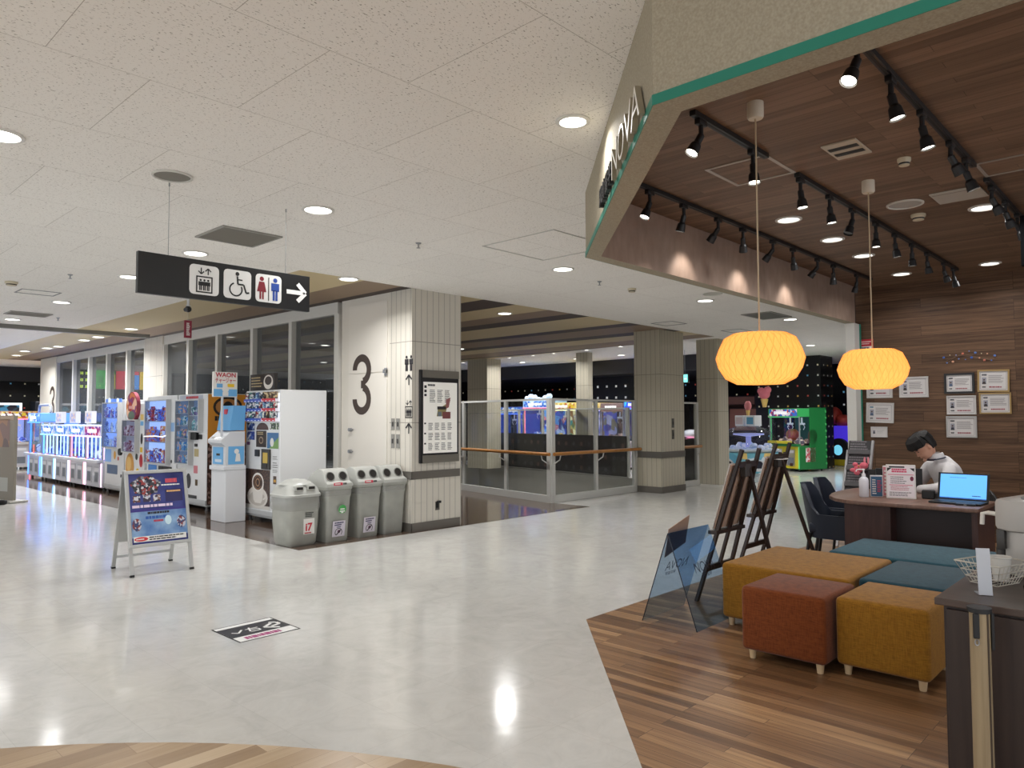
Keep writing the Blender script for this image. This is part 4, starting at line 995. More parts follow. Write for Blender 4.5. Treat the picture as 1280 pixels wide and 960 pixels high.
for sx in (-1, 1): p.shape([(sx*.2+.04*math.cos(a), .21+.06*math.sin(a)) for a in [2*PI*k/16 for k in range(16)]], busy('poster_fig', [(130, 60, 60), (190, 190, 200), (60, 70, 110)], 60), .003)
p.disc(.08, .235, .03, P((200, 225, 235), .3), .004, ry=.045)
p.rect(-.235, .05, .235, .10, PAPER, .003); p.disc(-.17, .075, .06, P((205, 50, 60), .5), .004, ry=.02); p.lines(-.215, .068, -.125, .082, 1, PAPER, .005, .8, 4); p.lines(-.1, .055, .22, .095, 2, INK, .004, .55, 2)
p.build('poster', pf)
m = MB(FRM, FT((0, .224, .26), (-1, 0, 0), (0, -.29, .95))); m.box(-.28, .28, 0, hh, -.006, .004); m.build('back_panel', t)
m = MB(FRM); m.box(-.26, .26, .262, .274, .10, .125); m.build('brace', t)
# ------------------------------------------------------------------ shop sign on the header
ch = Vector((4.25-2.33, 3.25-1.46, 0)); chn = ch.normalized()
CHF = FT((4.25, 3.25, 0), (-chn.x, -chn.y, 0), (0, 0, 1))        # u runs from the far corner towards the near one
CL = ch.length
LW = P((226, 222, 212), .45); LS = P((150, 140, 118), .5)
for s_, dist in zip('NOVA', (.865, .64, .435, .24)):
    m = MB(T=CHF); m.text(s_, CL-dist, 2.64, .235, LW, .006, bold=-.012, w=.19 if s_ != 'A' else .21, deep=.024, mside=LS); m.use(LS)
    m.cyl((CL-dist-.06, 2.72, .0), (CL-dist-.06, 2.72, .008), .006, n=6)
    o = solo(m.build('sign_letter'), 'raised pale letter %s on the shop header' % s_, 'sign letter', 'raised letters of the shop name')
for s_, dist in zip('駅前留学', (1.475, 1.34, 1.205, 1.07)):
    m = MB(T=CHF); m.text(s_, CL-dist, 2.672, .115, BLACK, .004, bold=.012, w=.115, deep=.024)
    o = solo(m.build('sign_letter'), 'small black raised character %s on the shop header' % {'駅': 'furthest from the big letters', '前': 'second of four', '留': 'third of four', '学': 'beside the big letter N'}[s_], 'sign letter', 'small black letters of the shop name')

# ------------------------------------------------------------------ shop ceiling: tracks, spotlights, lamps
TRK = P((22, 22, 24), .45)
def track(label, y, runs):
    t = thing('light_track', label, 'light track', (0, y, 3.08), 0, 'black lighting tracks')
    for x0, x1 in runs:
        m = MB(TRK); m.box(x0, x1, -.018, .018, -.03, -.001, .002); rl = m.build('rail', t)
        m = MB(P((10, 10, 10), .6)); m.box(x0+.03, x1-.03, -.006, .006, -.0315, -.0295); m.build('slot', rl)
    return t
track('black lighting track closest to the brownish header wall', 2.8, [(4.27, 9.2)])
track('black lighting track in the middle, broken by the outlined hatch', 1.92, [(3.45, 4.36), (4.83, 9.25)])
track('black lighting track starting at the green edge, over the striped vent side', 1.02, [(3.1, 5.45), (5.83, 9.4)])
SPOTLENS = P((255, 255, 250), .3, emit=10.0, ecol=(255, 246, 228)); SPOTOFF = P((60, 60, 62), .3)
def spotlight(label, x, y, aim, on=1.0):
    t = thing('track_spotlight', label, 'spotlight', (x, y, 3.05), 0, 'track spotlights')
    m = MB(TRK); m.box(-.04, .04, -.017, .017, -.03, 0, .003); m.cyl((0, 0, -.03), (0, 0, -.085), .013, n=8); m.build('adapter', t, 40)
    a = Vector((aim[0], aim[1], -1)).normalized(); j = Vector((0, 0, -.085))
    m = MB(TRK); m.ball(tuple(j), .016, n=8, m=6); m.cyl(j, j+a*.05, .02, .02, 12); m.cyl(j+a*.05, j+a*.065, .02, .03, 12); m.cyl(j+a*.065, j+a*.12, .03, .036, 14, cap=False); lh = m.build('lamp_head', t, 40)
    m = MB(SPOTLENS if on else SPOTOFF); m.cyl(j+a*.108, j+a*.112, .031, .031, 14); m.build('bulb', lh, 40)
    if on:
        q = a.to_track_quat('-Z', 'Y').to_euler()
        lamp('SPOT', t, tuple(j+a*.135), W_SPOT*on, (1.0, .95, .88), .035, q, R(86), .75)
T3 = [4.41, 4.88, 5.42, 5.86, 6.46, 6.91, 7.53, 7.97, 8.7]
A3 = [(-.35, .2), (0, .3), (.05, .85), (.55, .25), (0, .85), (.6, .1), (0, .85), (.5, .2), (.1, .3)]
T2 = [3.54, 4.17, 4.89, 5.42, 5.9, 6.46, 6.98, 7.5, 8.02, 8.67, 9.08]
A2 = [(-.5, .3), (-.1, -.1), (0, -.1), (.05, -.1), (-.35, .2), (0, .0), (.1, -.1), (.1, 0), (.2, -.1), (.5, -.2), (.1, -.2)]
T1 = [3.24, 3.71, 4.24, 4.84, 5.23, 6.0, 6.49, 6.98]
A1 = [(-.5, .2), (.1, -.2), (.1, -.2), (.5, -.4), (.2, -.3), (.4, -.4), (.4, -.3), (.4, -.3)]
for xs, aims, y, lb, off_ in ((T3, A3, 2.8, 'on the track by the brownish header wall', (3, 5, 7)), (T2, A2, 1.92, 'on the middle track with the hatch gap', (4, 10)), (T1, A1, 1.02, 'on the track running past the striped vent', (3,))):
    for i, (x, a) in enumerate(zip(xs, aims)):
        spotlight('black spotlight %s, %s from the entrance' % (lb, ORD[i]), x, y, a, 0 if i in off_ else 1)
hatch('outlined ceiling hatch interrupting the middle lighting track', 4.35, 4.82, 1.92, 2.34, 3.08, P((170, 160, 150), .5), .022)
hatch('outlined ceiling hatch at the gap of the lighting track by the right edge', 5.47, 5.82, .55, 1.02, 3.08, P((150, 140, 130), .5), .018)
t = thing('air_vent', 'pale striped air vent set in the wooden shop ceiling', 'vent', (4.61, 1.525, 3.08))
m = MB(P((186, 174, 156), .5)); m.box(-.15, .15, -.10, .10, -.01, -.001)
m.build('plate', t)
for k in (-1, 1):
    m = MB(BLACK); m.box(k*.055-.027, k*.055+.027, -.085, .085, -.012, -.009); m.use(P((60, 56, 52), .5)); m.box(k*.055-.003, k*.055+.003, -.085, .085, -.014, -.009); m.build('slot', t)
t = thing('ceiling_conditioner', 'white rectangular air conditioning panel in the wooden shop ceiling', 'vent', (6.15, 1.25, 3.08))
m = MB(P((178, 172, 162), .5)); m.box(-.16, .16, -.16, .16, -.012, -.001, .003); m.build('plate', t)
m = MB(P((120, 112, 104), .5)); m.box(-.12, -.112, -.15, .15, -.013, -.011); m.build('gap', t)
for (x, y), lb in (((5.95, 2.44), 'recessed shop downlight closest to the entrance between the two rear tracks'), ((6.91, 2.43), 'recessed shop downlight, second between the two rear tracks'), ((7.83, 2.45), 'recessed shop downlight, third, beside the far lantern cord'), ((9.16, 2.46), 'recessed shop downlight close to the wooden back wall, beyond the lantern cord'), ((9.2, 1.6), 'recessed shop downlight close to the back wall, right of the track ends'), ((6.67, 1.19), 'recessed shop downlight beside the white air panel')):
    downlight(lb, (x, y, 3.08), W_SHOP, .085, 'recessed shop downlights', LENSDIM)
# paper lanterns
def lantern_mat():
    m, nt, b = new_mat('orange_paper')
    b.inputs['Base Color'].default_value = lin((255, 205, 130)); b.inputs['Roughness'].default_value = .8
    b.inputs['Specular IOR Level'].default_value = .1
    b.inputs['Emission Color'].default_value = lin((255, 184, 96)); b.inputs['Emission Strength'].default_value = .46
    tr = N(nt, 'ShaderNodeBsdfTranslucent'); tr.inputs[0].default_value = lin((255, 200, 124))
    mx = N(nt, 'ShaderNodeMixShader'); mx.inputs[0].default_value = .6
    nt.links.new(b.outputs[0], mx.inputs[1]); nt.links.new(tr.outputs[0], mx.inputs[2]); nt.links.new(mx.outputs[0], nt.nodes['Material Output'].inputs[0])
    return m
LANT = lantern_mat()
def lantern(label, x, y, zc, rm):
    t = thing('pendant_lantern', label, 'pendant lamp', (x, y, 3.08), 0, 'pleated paper lanterns')
    dz = zc-3.08
    MB(P((205, 195, 178), .5)).lathe([(.001, 0), (.042, 0), (.042, -.075), (.036, -.085), (.001, -.085)], 20).build('ceiling_rose', t, 40)
    m = MB(P((190, 170, 140), .6)); m.cyl((0, 0, -.085), (0, 0, dz+.12), .0045, n=8); m.build('cord', t, 40)
    n = 34; prof = [(.60, .130), (.80, .105), (.93, .05), (1.0, .0), (.94, -.05), (.78, -.105), (.52, -.135)]
    m = MB(LANT); rings = []
    for k, (r, z) in enumerate(prof):
        ring = []
        for i in range(2*n):
            q = PI*i/n+(PI/n/2 if False else 0)
            amp = .034 if k in (1, 3, 5) else .028
            sgn = 1 if (i+k) % 2 == 0 else -1
            rr = rm*(r+amp*sgn)
            ring.append((math.cos(q)*rr, math.sin(q)*rr, dz+z*rm/.216))
        rings.append(ring)
    rv = [[m.vert(p) for p in r] for r in rings]
    for a, b2 in zip(rv, rv[1:]):
        for i in range(2*n):
            j = (i+1) % (2*n)
            k = rv.index(a)
            if (i+k) % 2 == 0: m.face([a[i], a[j], b2[j]]); m.face([a[i], b2[j], b2[i]])
            else: m.face([a[i], a[j], b2[i]]); m.face([a[j], b2[j], b2[i]])
    m.use(P((226, 146, 62), .8, emit=.42))
    for k in range(len(rings)-1):
        for i in range(2*n):
            if (i+k) % 2 == 0:
                for j in (i+1, i-1): m.tube([rings[k][i], rings[k+1][j % (2*n)]], .0009, 3)
    m.build('paper_shade', t, 'flat')
    m = MB(P((240, 200, 140), .5)); m.cyl((0, 0, dz+.12), (0, 0, dz+.05), .02, n=10); m.build('lamp_holder', t, 40)
    lamp('POINT', t, (0, 0, dz), W_PEND, (1, .85, .62), .03)
    return t
lantern('near orange pleated paper lantern on a long cord, the larger-looking one', 3.60, 1.64, 1.745, .212)
lantern('far orange pleated paper lantern, in front of the certificates', 5.36, 1.635, 1.77, .219)

# ------------------------------------------------------------------ ottomans
FY = fabric('mustard', (158, 112, 36), (124, 84, 25)); FO = fabric('rust', (126, 66, 30), (96, 47, 20)); FB = fabric('petrol', (52, 92, 106), (36, 70, 84)); FB2 = fabric('petrol_dark', (42, 76, 90), (30, 58, 70))
PEG = P((205, 178, 140), .5)
def ottoman(name, label, x0, x1, y0, y1, fab, h=.43):
    cx, cy = (x0+x1)/2, (y0+y1)/2; a, b2 = (x1-x0)/2-.004, (y1-y0)/2-.004
    t = thing(name, label, 'ottoman', (cx, cy, .003), 0, 'block ottomans')
    m = MB(fab); m.box(-a, a, -b2, b2, .055, h, .028, 4)
    for v in m.bm.verts:
        if v.co.z > h-.02: v.co.z += .008*(1-(v.co.x/a)**2)*(1-(v.co.y/b2)**2)
    m.build('cushion', t, 60)
    for sx in (-1, 1):
        for sy in (-1, 1):
            m = MB(PEG); m.cyl((sx*(a-.05), sy*(b2-.05), 0), (sx*(a-.05), sy*(b2-.05), .06), .017, .024, 12); m.build('leg', t, 40)
ottoman('ottoman', 'rust orange cube ottoman at the front of the group', 4.18, 4.70, 1.555, 2.06, FO)
ottoman('ottoman', 'mustard yellow cube ottoman beside the dark cabinet', 4.28, 4.83, 1.06, 1.545, FY)
ottoman('ottoman', 'long mustard yellow bench ottoman behind the orange cube', 4.75, 5.66, 1.62, 2.48, FY)
ottoman('ottoman', 'square petrol blue ottoman between yellow cube and blue bench', 4.86, 5.66, 1.0, 1.61, FB2)
ottoman('ottoman', 'long petrol blue bench ottoman in front of the desk', 5.70, 6.50, 1.0, 2.10, FB)

# ------------------------------------------------------------------ easels and acrylic stand
EW = P((44, 30, 24), .45)
def bar(m, a, b2, w=.022, d=.014):
    a = Vector(a); b2 = Vector(b2); dr = (b2-a).normalized(); sx = Vector((1, 0, 0)); sx = (sx-dr*sx.dot(dr)).normalized(); sy = dr.cross(sx)
    m.rings([[p+sx*ex*w+sy*ey*d for ex, ey in ((-1, -1), (1, -1), (1, 1), (-1, 1))] for p in (a, b2)])
def easel(label, x, y, wtop=.30, wbot=.46, h=1.19, lean=.36, rear=.435, board=(176, 150, 132)):
    t = thing('easel', label, 'easel', (x, y, .003), 0, 'dark wooden display easels')
    P0 = lambda u, z: (u*(wbot/2+(wtop/2-wbot/2)*z/h), -lean*z/h, z)
    for u in (-1, 1):
        m = MB(EW); bar(m, P0(u, 0), P0(u, h), .018, .012); m.build('leg', t)
    m = MB(EW); bar(m, P0(0, .26), P0(0, h*.93), .018, .010); m.build('mast', t)
    m = MB(EW); bar(m, (.02, -lean*.9, h*.9), (.33, -rear, 0.0), .016, .012); m.build('rear_leg', t)
    for z, nm in ((.26, 'crossbar'), (h*.9, 'crossbar')):
        m = MB(EW); a, b2 = Vector(P0(-1, z)), Vector(P0(1, z)); m.box(a.x, b2.x, a.y-.012, a.y+.012, z-.022, z+.022); m.build(nm, t)
    z = .55
    m = MB(EW); a, b2 = Vector(P0(-1.25, z)), Vector(P0(1.25, z)); m.box(a.x, b2.x, a.y-.02, a.y+.055, z-.016, z+.012, .003); m.build('ledge', t)
    m = MB(P((60, 56, 54), .5)); c = Vector(P0(0, h*.86)); m.box(-.05, .05, c.y-.03, c.y+.02, c.z-.05, c.z+.05, .006); m.build('clamp', t)
    n2 = Vector((0, h, lean)).normalized()
    bt = thing('display_board', 'brown display board standing on the %s easel, seen from behind' % ('nearer' if x < 6 else 'farther'), 'board', (x, y, .003), 0, 'boards on the easels')
    TT = FT(Vector(P0(0, z+.014))+n2*.026, (1, 0, 0), (0, -lean, h))
    m = MB(P(board, .7), TT); m.box(-.20, .20, 0, .52, -.010, .002); m.build('panel', bt)
    m = MB(PAPER, TT); m.box(-.215, .215, -.002, .53, -.014, -.0105); m.build('poster', bt)
easel('dark wooden easel nearer the acrylic stand, seen from behind', 5.45, 2.93)
easel('dark wooden easel farther along the shop edge, with a pale ring at its top', 6.55, 3.14, h=1.20, rear=.55)
m = MB(P((225, 222, 215), .4)); c0 = Vector((6.55, 2.81, 1.06)); m.tube([c0+Vector((math.cos(a)*.10, math.sin(a)*.06, 0)) for a in [2*PI*k/20 for k in range(20)]], .004, 6, True)
solo(m.build('wire_ring', None, True), 'pale thin ring hooked round the head of the farther easel', 'ring')
BAC = glass('blue_acrylic', (178, 205, 234), .06)
t = thing('acrylic_stand', 'tent-shaped blue transparent acrylic stand with thin dark lettering', 'sign stand', (4.47, 2.725, .003))
L2, hz, hw = .57, .635, .215
for sy, nm in ((1, 'pane'), (-1, 'pane')):
    v = Vector((0, -sy*hw, hz)).normalized(); n2 = Vector((0, hz, sy*hw)).normalized()*.0025
    m = MB(BAC); a = [Vector((0, sy*hw, 0)), Vector((L2, sy*hw, 0)), Vector((L2, 0, hz)), Vector((0, 0, hz))]
    m.rings([[p-n2 for p in a], [p+n2 for p in a]])
    o = m.build(nm, t)
    m = MB(P((24, 34, 52), .3)); e0 = Vector((0, sy*hw, 0)); e1 = Vector((0, 0, hz)); m.tube([e0, e1], .0035, 5); m.build('dark_edge', t)
p = MB(T=FT((L2, hw, 0), (-1, 0, 0), (0, -hw, hz))); ACT = P((26, 34, 58), .4)
p.text('NOVA', .30, .36, .105, ACT, .004, bold=-.012, w=.30); p.text('駅前留学', .36, .325, .03, ACT, .004, w=.14); p.build('lettering', t)
p = MB(T=FT((0, -hw, 0), (1, 0, 0), (0, hw, hz))); p.text('NOVA', .34, .36, .105, ACT, .004, bold=-.012, w=.28); p.text('駅前留学', .34, .325, .03, ACT, .004, w=.14); p.build('lettering', t)
m = MB(P((172, 142, 124), .8), FT((4.60, 2.835, .44), (1, 0, .25), (-.14, -.26, 1))); m.box(0, .30, 0, .22, 0.0, .004)
solo(m.build('cardboard_sheet'), 'brown cardboard sheet leaning on the outer side of the acrylic stand', 'cardboard')

# ------------------------------------------------------------------ reception desk
DT = mottled('desk_top', (104, 78, 66), (128, 98, 84), 3, .35, stretch=(1, 14, 1), spec=.45); DP = mottled('desk_panel', (62, 40, 36), (78, 52, 46), 3, .45, stretch=(14, 14, 1)); DD = P((46, 30, 28), .5)
t = thing('reception_desk', 'dark brown reception desk with a rounded end and recessed front', 'desk', (0, 0, .003))
top = [(6.60, 1.28), (7.30, 1.28), (7.36, 1.72), (7.6, 1.95), (8.0, 2.05), (8.18, 2.2), (8.16, 2.38), (7.98, 2.5), (7.7, 2.56), (7.4, 2.58), (7.1, 2.56), (6.88, 2.5), (6.70, 2.39), (6.60, 2.26), (6.56, 2.1)]
m = MB(DT); m.prism(top, .69, .722, .006); m.build('tabletop', t, 30)
m = MB(DP); m.box(6.68, 7.2, 1.93, 2.30, 0, .69); m.build('pedestal', t)
m = MB(DD); m.box(6.84, 6.87, 1.33, 1.93, .02, .69); m.build('modesty_panel', t)
m = MB(DP); m.box(6.63, 7.25, 1.29, 1.33, 0, .69); m.build('end_panel', t)
m = MB(STEEL); m.cyl((7.8, 2.3, 0), (7.8, 2.3, .69), .03); m.cyl((7.8, 2.3, 0), (7.8, 2.3, .015), .2, n=24); m.build('post_leg', t, 40)
DZ = .7255
# laptop: screen towards the visitors' side
t = thing('laptop', 'black laptop with a bright blue screen on the desk end', 'laptop', (6.92, 1.48, DZ), R(-90-4))
m = MB(BLACK); m.box(-.19, .19, -.11, .11, 0, .018, .004); m.build('base', t)
m = MB(P((50, 50, 54), .4)); m.box(-.17, .17, -.03, .09, .018, .0205); m.build('keyboard', t)
LT = FT((0, .11, .012), (1, 0, 0), (0, .06, .24))
m = MB(BLACK, LT); m.box(-.19, .19, 0, .235, -.008, .0, .003); ld = m.build('lid', t)
p = MB(T=LT); p.rect(-.172, .018, .172, .222, P((96, 170, 235), .3, emit=.85, ecol=(92, 165, 235)), .001); p.rect(-.172, .018, .172, .026, P((40, 90, 160), .3, emit=.5), .0015); p.lines(-.1, .19, .06, .2, 1, P((70, 130, 200), .3, emit=.6), .002, .5, 3); p.lines(.07, .04, .15, .05, 1, P((40, 60, 90), .3), .002, .7, 3); p.build('screen', ld)
t = thing('pump_bottle', 'white pump bottle of hand sanitizer on the desk', 'bottle', (6.95, 2.22, DZ))
MB(P((225, 225, 232), .35)).lathe([(.001, 0), (.036, 0), (.040, .006), (.040, .145), (.034, .165), (.016, .18), (.016, .185)], 20).build('bottle', t, 40)
m = MB(P((238, 238, 240), .35)); m.lathe([(.017, .183), (.017, .205), (.008, .208), (.006, .235), (.012, .236), (.012, .248), (.001, .25)], 14); m.tube([(0, 0, .243), (-.03, .03, .245), (-.045, .045, .24), (-.048, .048, .225)], .005, 6); m.build('pump', t, 40)
t = thing('price_stand', 'white framed notice with pink heading standing on the desk', 'notice stand', (7.0, 1.93, DZ), R(-90+14))
QT = FT((0, 0, 0), (1, 0, 0), (0, .07, 1))
m = MB(P((225, 222, 218), .4), QT); m.box(-.115, .115, 0, .295, -.006, .004, .003); m.use(STEEL); m.T = Matrix(); m.box(-.04, .04, .01, .1, 0, .004); nf = m.build('frame', t)
p = MB(T=QT); PK = P((215, 70, 110), .5)
p.rect(-.105, .01, .105, .285, P((240, 232, 236), .45), .005); p.rect(-.09, .268, .03, .28, INK, .006); p.shape([(-.105, .235), (-.07, .265), (-.105, .265)], INK, .0055); p.shape([(.105, .235), (.07, .265), (.105, .265)], INK, .0055); p.lines(-.07, .225, .08, .262, 2, PK, .006, .75, 3); p.rect(-.1, .205, .1, .21, PK, .006); p.lines(-.08, .125, .05, .195, 4, INK, .006, .3, 4); p.disc(.085, .175, .014, P((120, 40, 70), .5), .006, ry=.02); p.rect(-.09, .115, .09, .12, PK, .006); p.lines(-.08, .07, .09, .11, 3, P((190, 100, 120), .5), .006, .4, 8); p.lines(-.09, .02, .09, .06, 3, INK, .006, .35, 6); p.build('notice', nf)
for i, (lb, x, y, rz, c1, c2, h) in enumerate((('blue and white leaflet stack standing on the desk beside the notice', 7.02, 2.135, -70, (50, 95, 130), (190, 60, 90), .19), ('pink leaflet standing behind the blue leaflets on the desk', 7.14, 2.07, -95, (205, 130, 140), (225, 200, 195), .27))):
    t = thing('leaflet_holder', lb, 'leaflet', (x, y, DZ), R(rz))
    m = MB(P((215, 215, 220), .35)); m.box(-.05, .05, 0, .035, 0, h, .002); m.use(P(c2, .5)); m.box(.05, .0515, .002, .033, 0, h-.01); ho = m.build('holder', t)
    p = MB(T=FRONT); p.rect(-.045, .005, .045, h-.01, P(c1, .5), .001); p.lines(-.035, .02, .0, h-.03, 7, PAPER, .002, .5, 7+i); p.lines(.005, .04, .04, h-.04, 6, P(c2, .5), .002, .6, 9+i); p.build('cover', ho)
for lb, x, y, rz, w, h, cc in (('white sheet on the front edge of the desk before the sanitizer', 6.72, 2.03, 4, .15, .42, (235, 233, 236)), ('pale printed sheet on the desk front below the notice', 6.70, 1.73, -2, .14, .22, (232, 214, 216)), ('pinkish sheet on the desk front in front of the laptop', 6.69, 1.53, 3, .13, .19, (238, 220, 224)), ('pinkish sheet on the rounded desk end beside the sanitizer', 7.02, 2.42, 40, .2, .15, (230, 190, 185)), ('small white sheets on the desk behind the sanitizer', 7.5, 2.28, 20, .2, .14, (225, 225, 225))):
    t = thing('paper_sheet', lb, 'paper', (x, y, DZ-.003), R(rz))
    m = MB(P(cc, .6)); m.box(-w/2, w/2, -h/2, h/2, 0, .0015); m.build('sheet', t)
    p = MB(T=FT((0, 0, .0015), (0, -1, 0), (1, 0, 0))); p.lines(-h/2+.02, -w/2+.02, h/2-.02, w/2-.02, 5, P((190, 120, 140), .6), .0004, .35, int(x*50)); p.build('print', t)
t = thing('tape_dispenser', 'black desk box behind the laptop edge', 'desk box', (7.13, 1.70, DZ), R(-80))
m = MB(BLACK); m.box(-.10, .0, 0, .1, 0, .07, .008); m.box(0.005, .10, 0, .08, 0, .055, .006); m.build('box', t)
m = MB(P((52, 54, 58), .3)); m.box(-.095, -.005, .005, .095, .07, .074); m.build('lid', t)
t = thing('wallet_case', 'small black case lying before the laptop', 'case', (6.80, 1.40, DZ), R(-90)); m = MB(P((24, 26, 32), .4)); m.box(-.07, .07, -.03, .03, 0, .016, .004); m.build('body', t); m = MB(STEEL); m.box(-.01, .01, -.032, -.03, .005, .011); m.build('clasp', t)
# screen / document box behind the clerk
t = thing('desk_monitor', 'black monitor seen behind the notice and the clerk', 'monitor', (7.56, 2.10, DZ), R(-60))
m = MB(BLACK); m.box(-.2, .2, -.012, .012, .04, .225, .004); m.build('screen', t); m = MB(BLACK); m.box(-.03, .03, 0, .03, 0, .12); m.box(-.09, .09, -.06, .08, 0, .01, .003); m.build('stand', t)
t = thing('tablet_stand', 'dark slanted tablet stand behind the leaflets', 'tablet', (7.75, 2.36, DZ), R(-70)); m = MB(BLACK, FT((0, 0, 0), (1, 0, 0), (.15, .3, 1))); m.box(-.09, .09, 0, .2, -.006, .006, .003); m.build('tablet', t); m = MB(BLACK); m.box(-.05, .05, .0, .1, 0, .01); m.build('foot', t)
# chairs
NV = P((30, 38, 54), .5, spec=.4); NVL = P((22, 20, 20), .5)
def navy_chair(label, x, y, rz):
    t = thing('upholstered_chair', label, 'chair', (x, y, .003), rz, 'navy chairs at the desk')
    m = MB(NV)          # one shell of back and low arms, open towards -Y (the desk)
    def prof(a):        # a: 0..pi from one arm round the back to the other
        s_ = math.sin(a); return (.23*math.cos(a)/max(abs(math.cos(a)), abs(s_)**.6+1e-6)**.35, -.20+.40*s_**.55)
    rings_o = []
    K = 15
    for k in range(K):
        a = PI*k/(K-1); px, py = prof(a); s_ = math.sin(a)
        hh = .52+.28*max(0, min(1, (s_-.55)/.3))
        lean = .07*s_
        row = []
        for (dz, th) in ((.30, 0), (hh, 0)):
            f_ = (dz-.30)/.5
            row.append((px*(1+.04*f_), py+lean*f_*1.2, dz))
        inn = [(px*.82, py*.82+(-.02), .42), (px*.86*(1+.04*f_), py*.86+lean*f_*1.0, hh)]
        rings_o.append([row[0], row[1], inn[1], inn[0]])
    m.rings(rings_o, close=True, cap=True)
    m.build('backrest', t, 50)
    m = MB(NV); m.box(-.205, .205, -.24, .16, .34, .44, .025, 3); m.build('seat', t, 50)
    for sx in (-1, 1):
        for y0, dy in ((-.17, -.02), (.15, .05)):
            m = MB(NVL); m.cyl((sx*.18, y0, .34), (sx*.20, y0+dy, 0), .019, .013, 10); m.build('leg', t, 40)
navy_chair('navy upholstered chair at the rounded desk end, the nearer one', 7.22, 2.60, R(4))
navy_chair('navy upholstered chair at the desk end, half hidden behind the other', 7.84, 2.72, R(-6))
# brochure rack
t = thing('brochure_rack', 'slanted dark brochure rack behind the desk by the doorway edge', 'rack', (8.42, 2.84, .003), R(-90))
RT = FT((0, .0, .12), (1, 0, 0), (.0, .40, 1.0))
m = MB(P((58, 56, 58), .5), RT); m.box(-.13, .13, 0, 1.12, -.006, .0); m.build('back_panel', t)
for sx in (-1, 1):
    m = MB(FRM if False else P((178, 178, 180), .35, .4), RT); m.box(sx*.13-.012, sx*.13+.012, -.12, 1.0 if sx < 0 else 1.12, -.012, .02); m.build('side_rail', t)
for k in range(4):
    m = MB(P((90, 88, 90), .4), RT); m.box(-.12, .12, .38+k*.19, .385+k*.19, 0, .035); m.box(-.12, .12, .385+k*.19, .43+k*.19, .033, .036); m.build('pocket', t)
    p = MB(T=RT); p.lines(-.11, .43+k*.19, .11, .55+k*.19, 4, P((122, 118, 122), .5), .012, .6, 4+k); p.build('leaflet_row', t)
m = MB(P((170, 170, 172), .4)); m.tube([(.11, .1, .35), (.11, .62, 0)], .012, 6); m.tube([(-.11, .1, .35), (-.11, .62, 0)], .012, 6); m.build('rear_leg', t)
t = thing('plush_toy', 'pink plush toy with long ears hanging on the brochure rack', 'plush toy', (8.60, 2.80, .86), R(-70)); t.scale = (.8, .8, .8); PKP = P((222, 110, 125), .9)
m = MB(PKP); m.ball((0, 0, .0), .06, .05, .055); m.ball((.07, -.01, .045), .055, .05, .05); m.ball((-.06, 0, -.02), .05, .035, .03); m.ball((-.02, -.02, -.05), .04, .03, .04); m.ball((-.04, 0, .06), .035, .03, .03); m.build('body', t, True)
for dx in (.08, .125):
    m = MB(P((228, 140, 150), .9)); m.ball((dx, -.01, .115), .014, .012, .055); m.build('ear', t, True)
m = MB(P((190, 140, 50), .6)); m.ball((.0, -.055, .035), .013); m.build('nose', t, True)

# ------------------------------------------------------------------ wall of certificates
def cert(label, y1, z1, y0, z0, frame, fw_=.016, tilt=0.0, black=False, fig=0, plain=False):
    w, h = y1-y0, z1-z0
    t = thing('certificate_frame', label, 'certificate', (9.835, (y0+y1)/2, (z0+z1)/2), R(-90), 'framed certificates on the wooden wall')
    T0 = Matrix.Rotation(R(tilt), 4, 'Y') @ FT((0, 0, 0), (1, 0, 0), (0, 0, 1))
    m = MB(frame, T0)
    for q in ((-w/2, w/2, -h/2, -h/2+fw_), (-w/2, w/2, h/2-fw_, h/2), (-w/2, -w/2+fw_, -h/2+fw_, h/2-fw_), (w/2-fw_, w/2, -h/2+fw_, h/2-fw_)): m.box(q[0], q[1], q[2], q[3], -.012, .010)
    cf = m.build('frame', t)
    p = MB(T=T0); a, b2 = w/2-fw_, h/2-fw_
    p.rect(-a, -b2, a, b2, P((206, 202, 200), .5), .0)
    if not plain:
        p.stroke([(-a+.012, -b2+.012), (a-.012, -b2+.012), (a-.012, b2-.012), (-a+.012, b2-.012), (-a+.012, -b2+.012)], .003, P((120, 110, 110), .5), .001)
    p.rect(-a*.82, -b2*.35, -a*.5, b2*.35, P((150, 150, 160), .5), .001)
    p.disc(-a*.66, b2*.1, a*.07, P((80, 60, 55), .5), .002); p.shape([(-a*.8, -b2*.35), (-a*.52, -b2*.35), (-a*.58, -b2*.05), (-a*.74, -b2*.05)], P([(50, 50, 60), (70, 90, 120), (60, 50, 50)][fig % 3], .5), .0015)
    if not plain:
        p.lines(-a*.82, b2*.5, -a*.45, b2*.75, 1, P([(60, 60, 66), (60, 120, 150)][fig == 7], .5), .001, .7, fig+1)
        p.lines(-a*.35, -b2*.25, a*.85, b2*.6, 6, P((140, 134, 134), .5), .001, .4, fig+2, words=False)
        p.lines(-a*.8, -b2*.75, -a*.5, -b2*.55, 1, INK, .001, .7, fig); p.lines(-a*.3, -b2*.75, a*.85, -b2*.55, 1, P((150, 70, 80), .5), .001, .7, fig+3)
    else: p.lines(-a*.3, -b2*.3, a*.7, b2*.4, 3, P((170, 170, 172), .5), .001, .3, 2)
    p.build('sheet', cf)
CW = P((196, 192, 188), .4); CGOLD = P((160, 132, 84), .4, .3); CSIL = P((168, 166, 162), .35, .4)
cert('white framed certificate half hidden behind the far orange lantern', 3.08, 1.95, 2.78, 1.67, CW, fig=0)
cert('white framed certificate just right of the far orange lantern', 2.70, 1.92, 2.38, 1.67, CW, fig=2)
cert('tilted white framed certificate with blue heading above the small card', 3.09, 1.61, 2.77, 1.36, CW, tilt=2, fig=7)
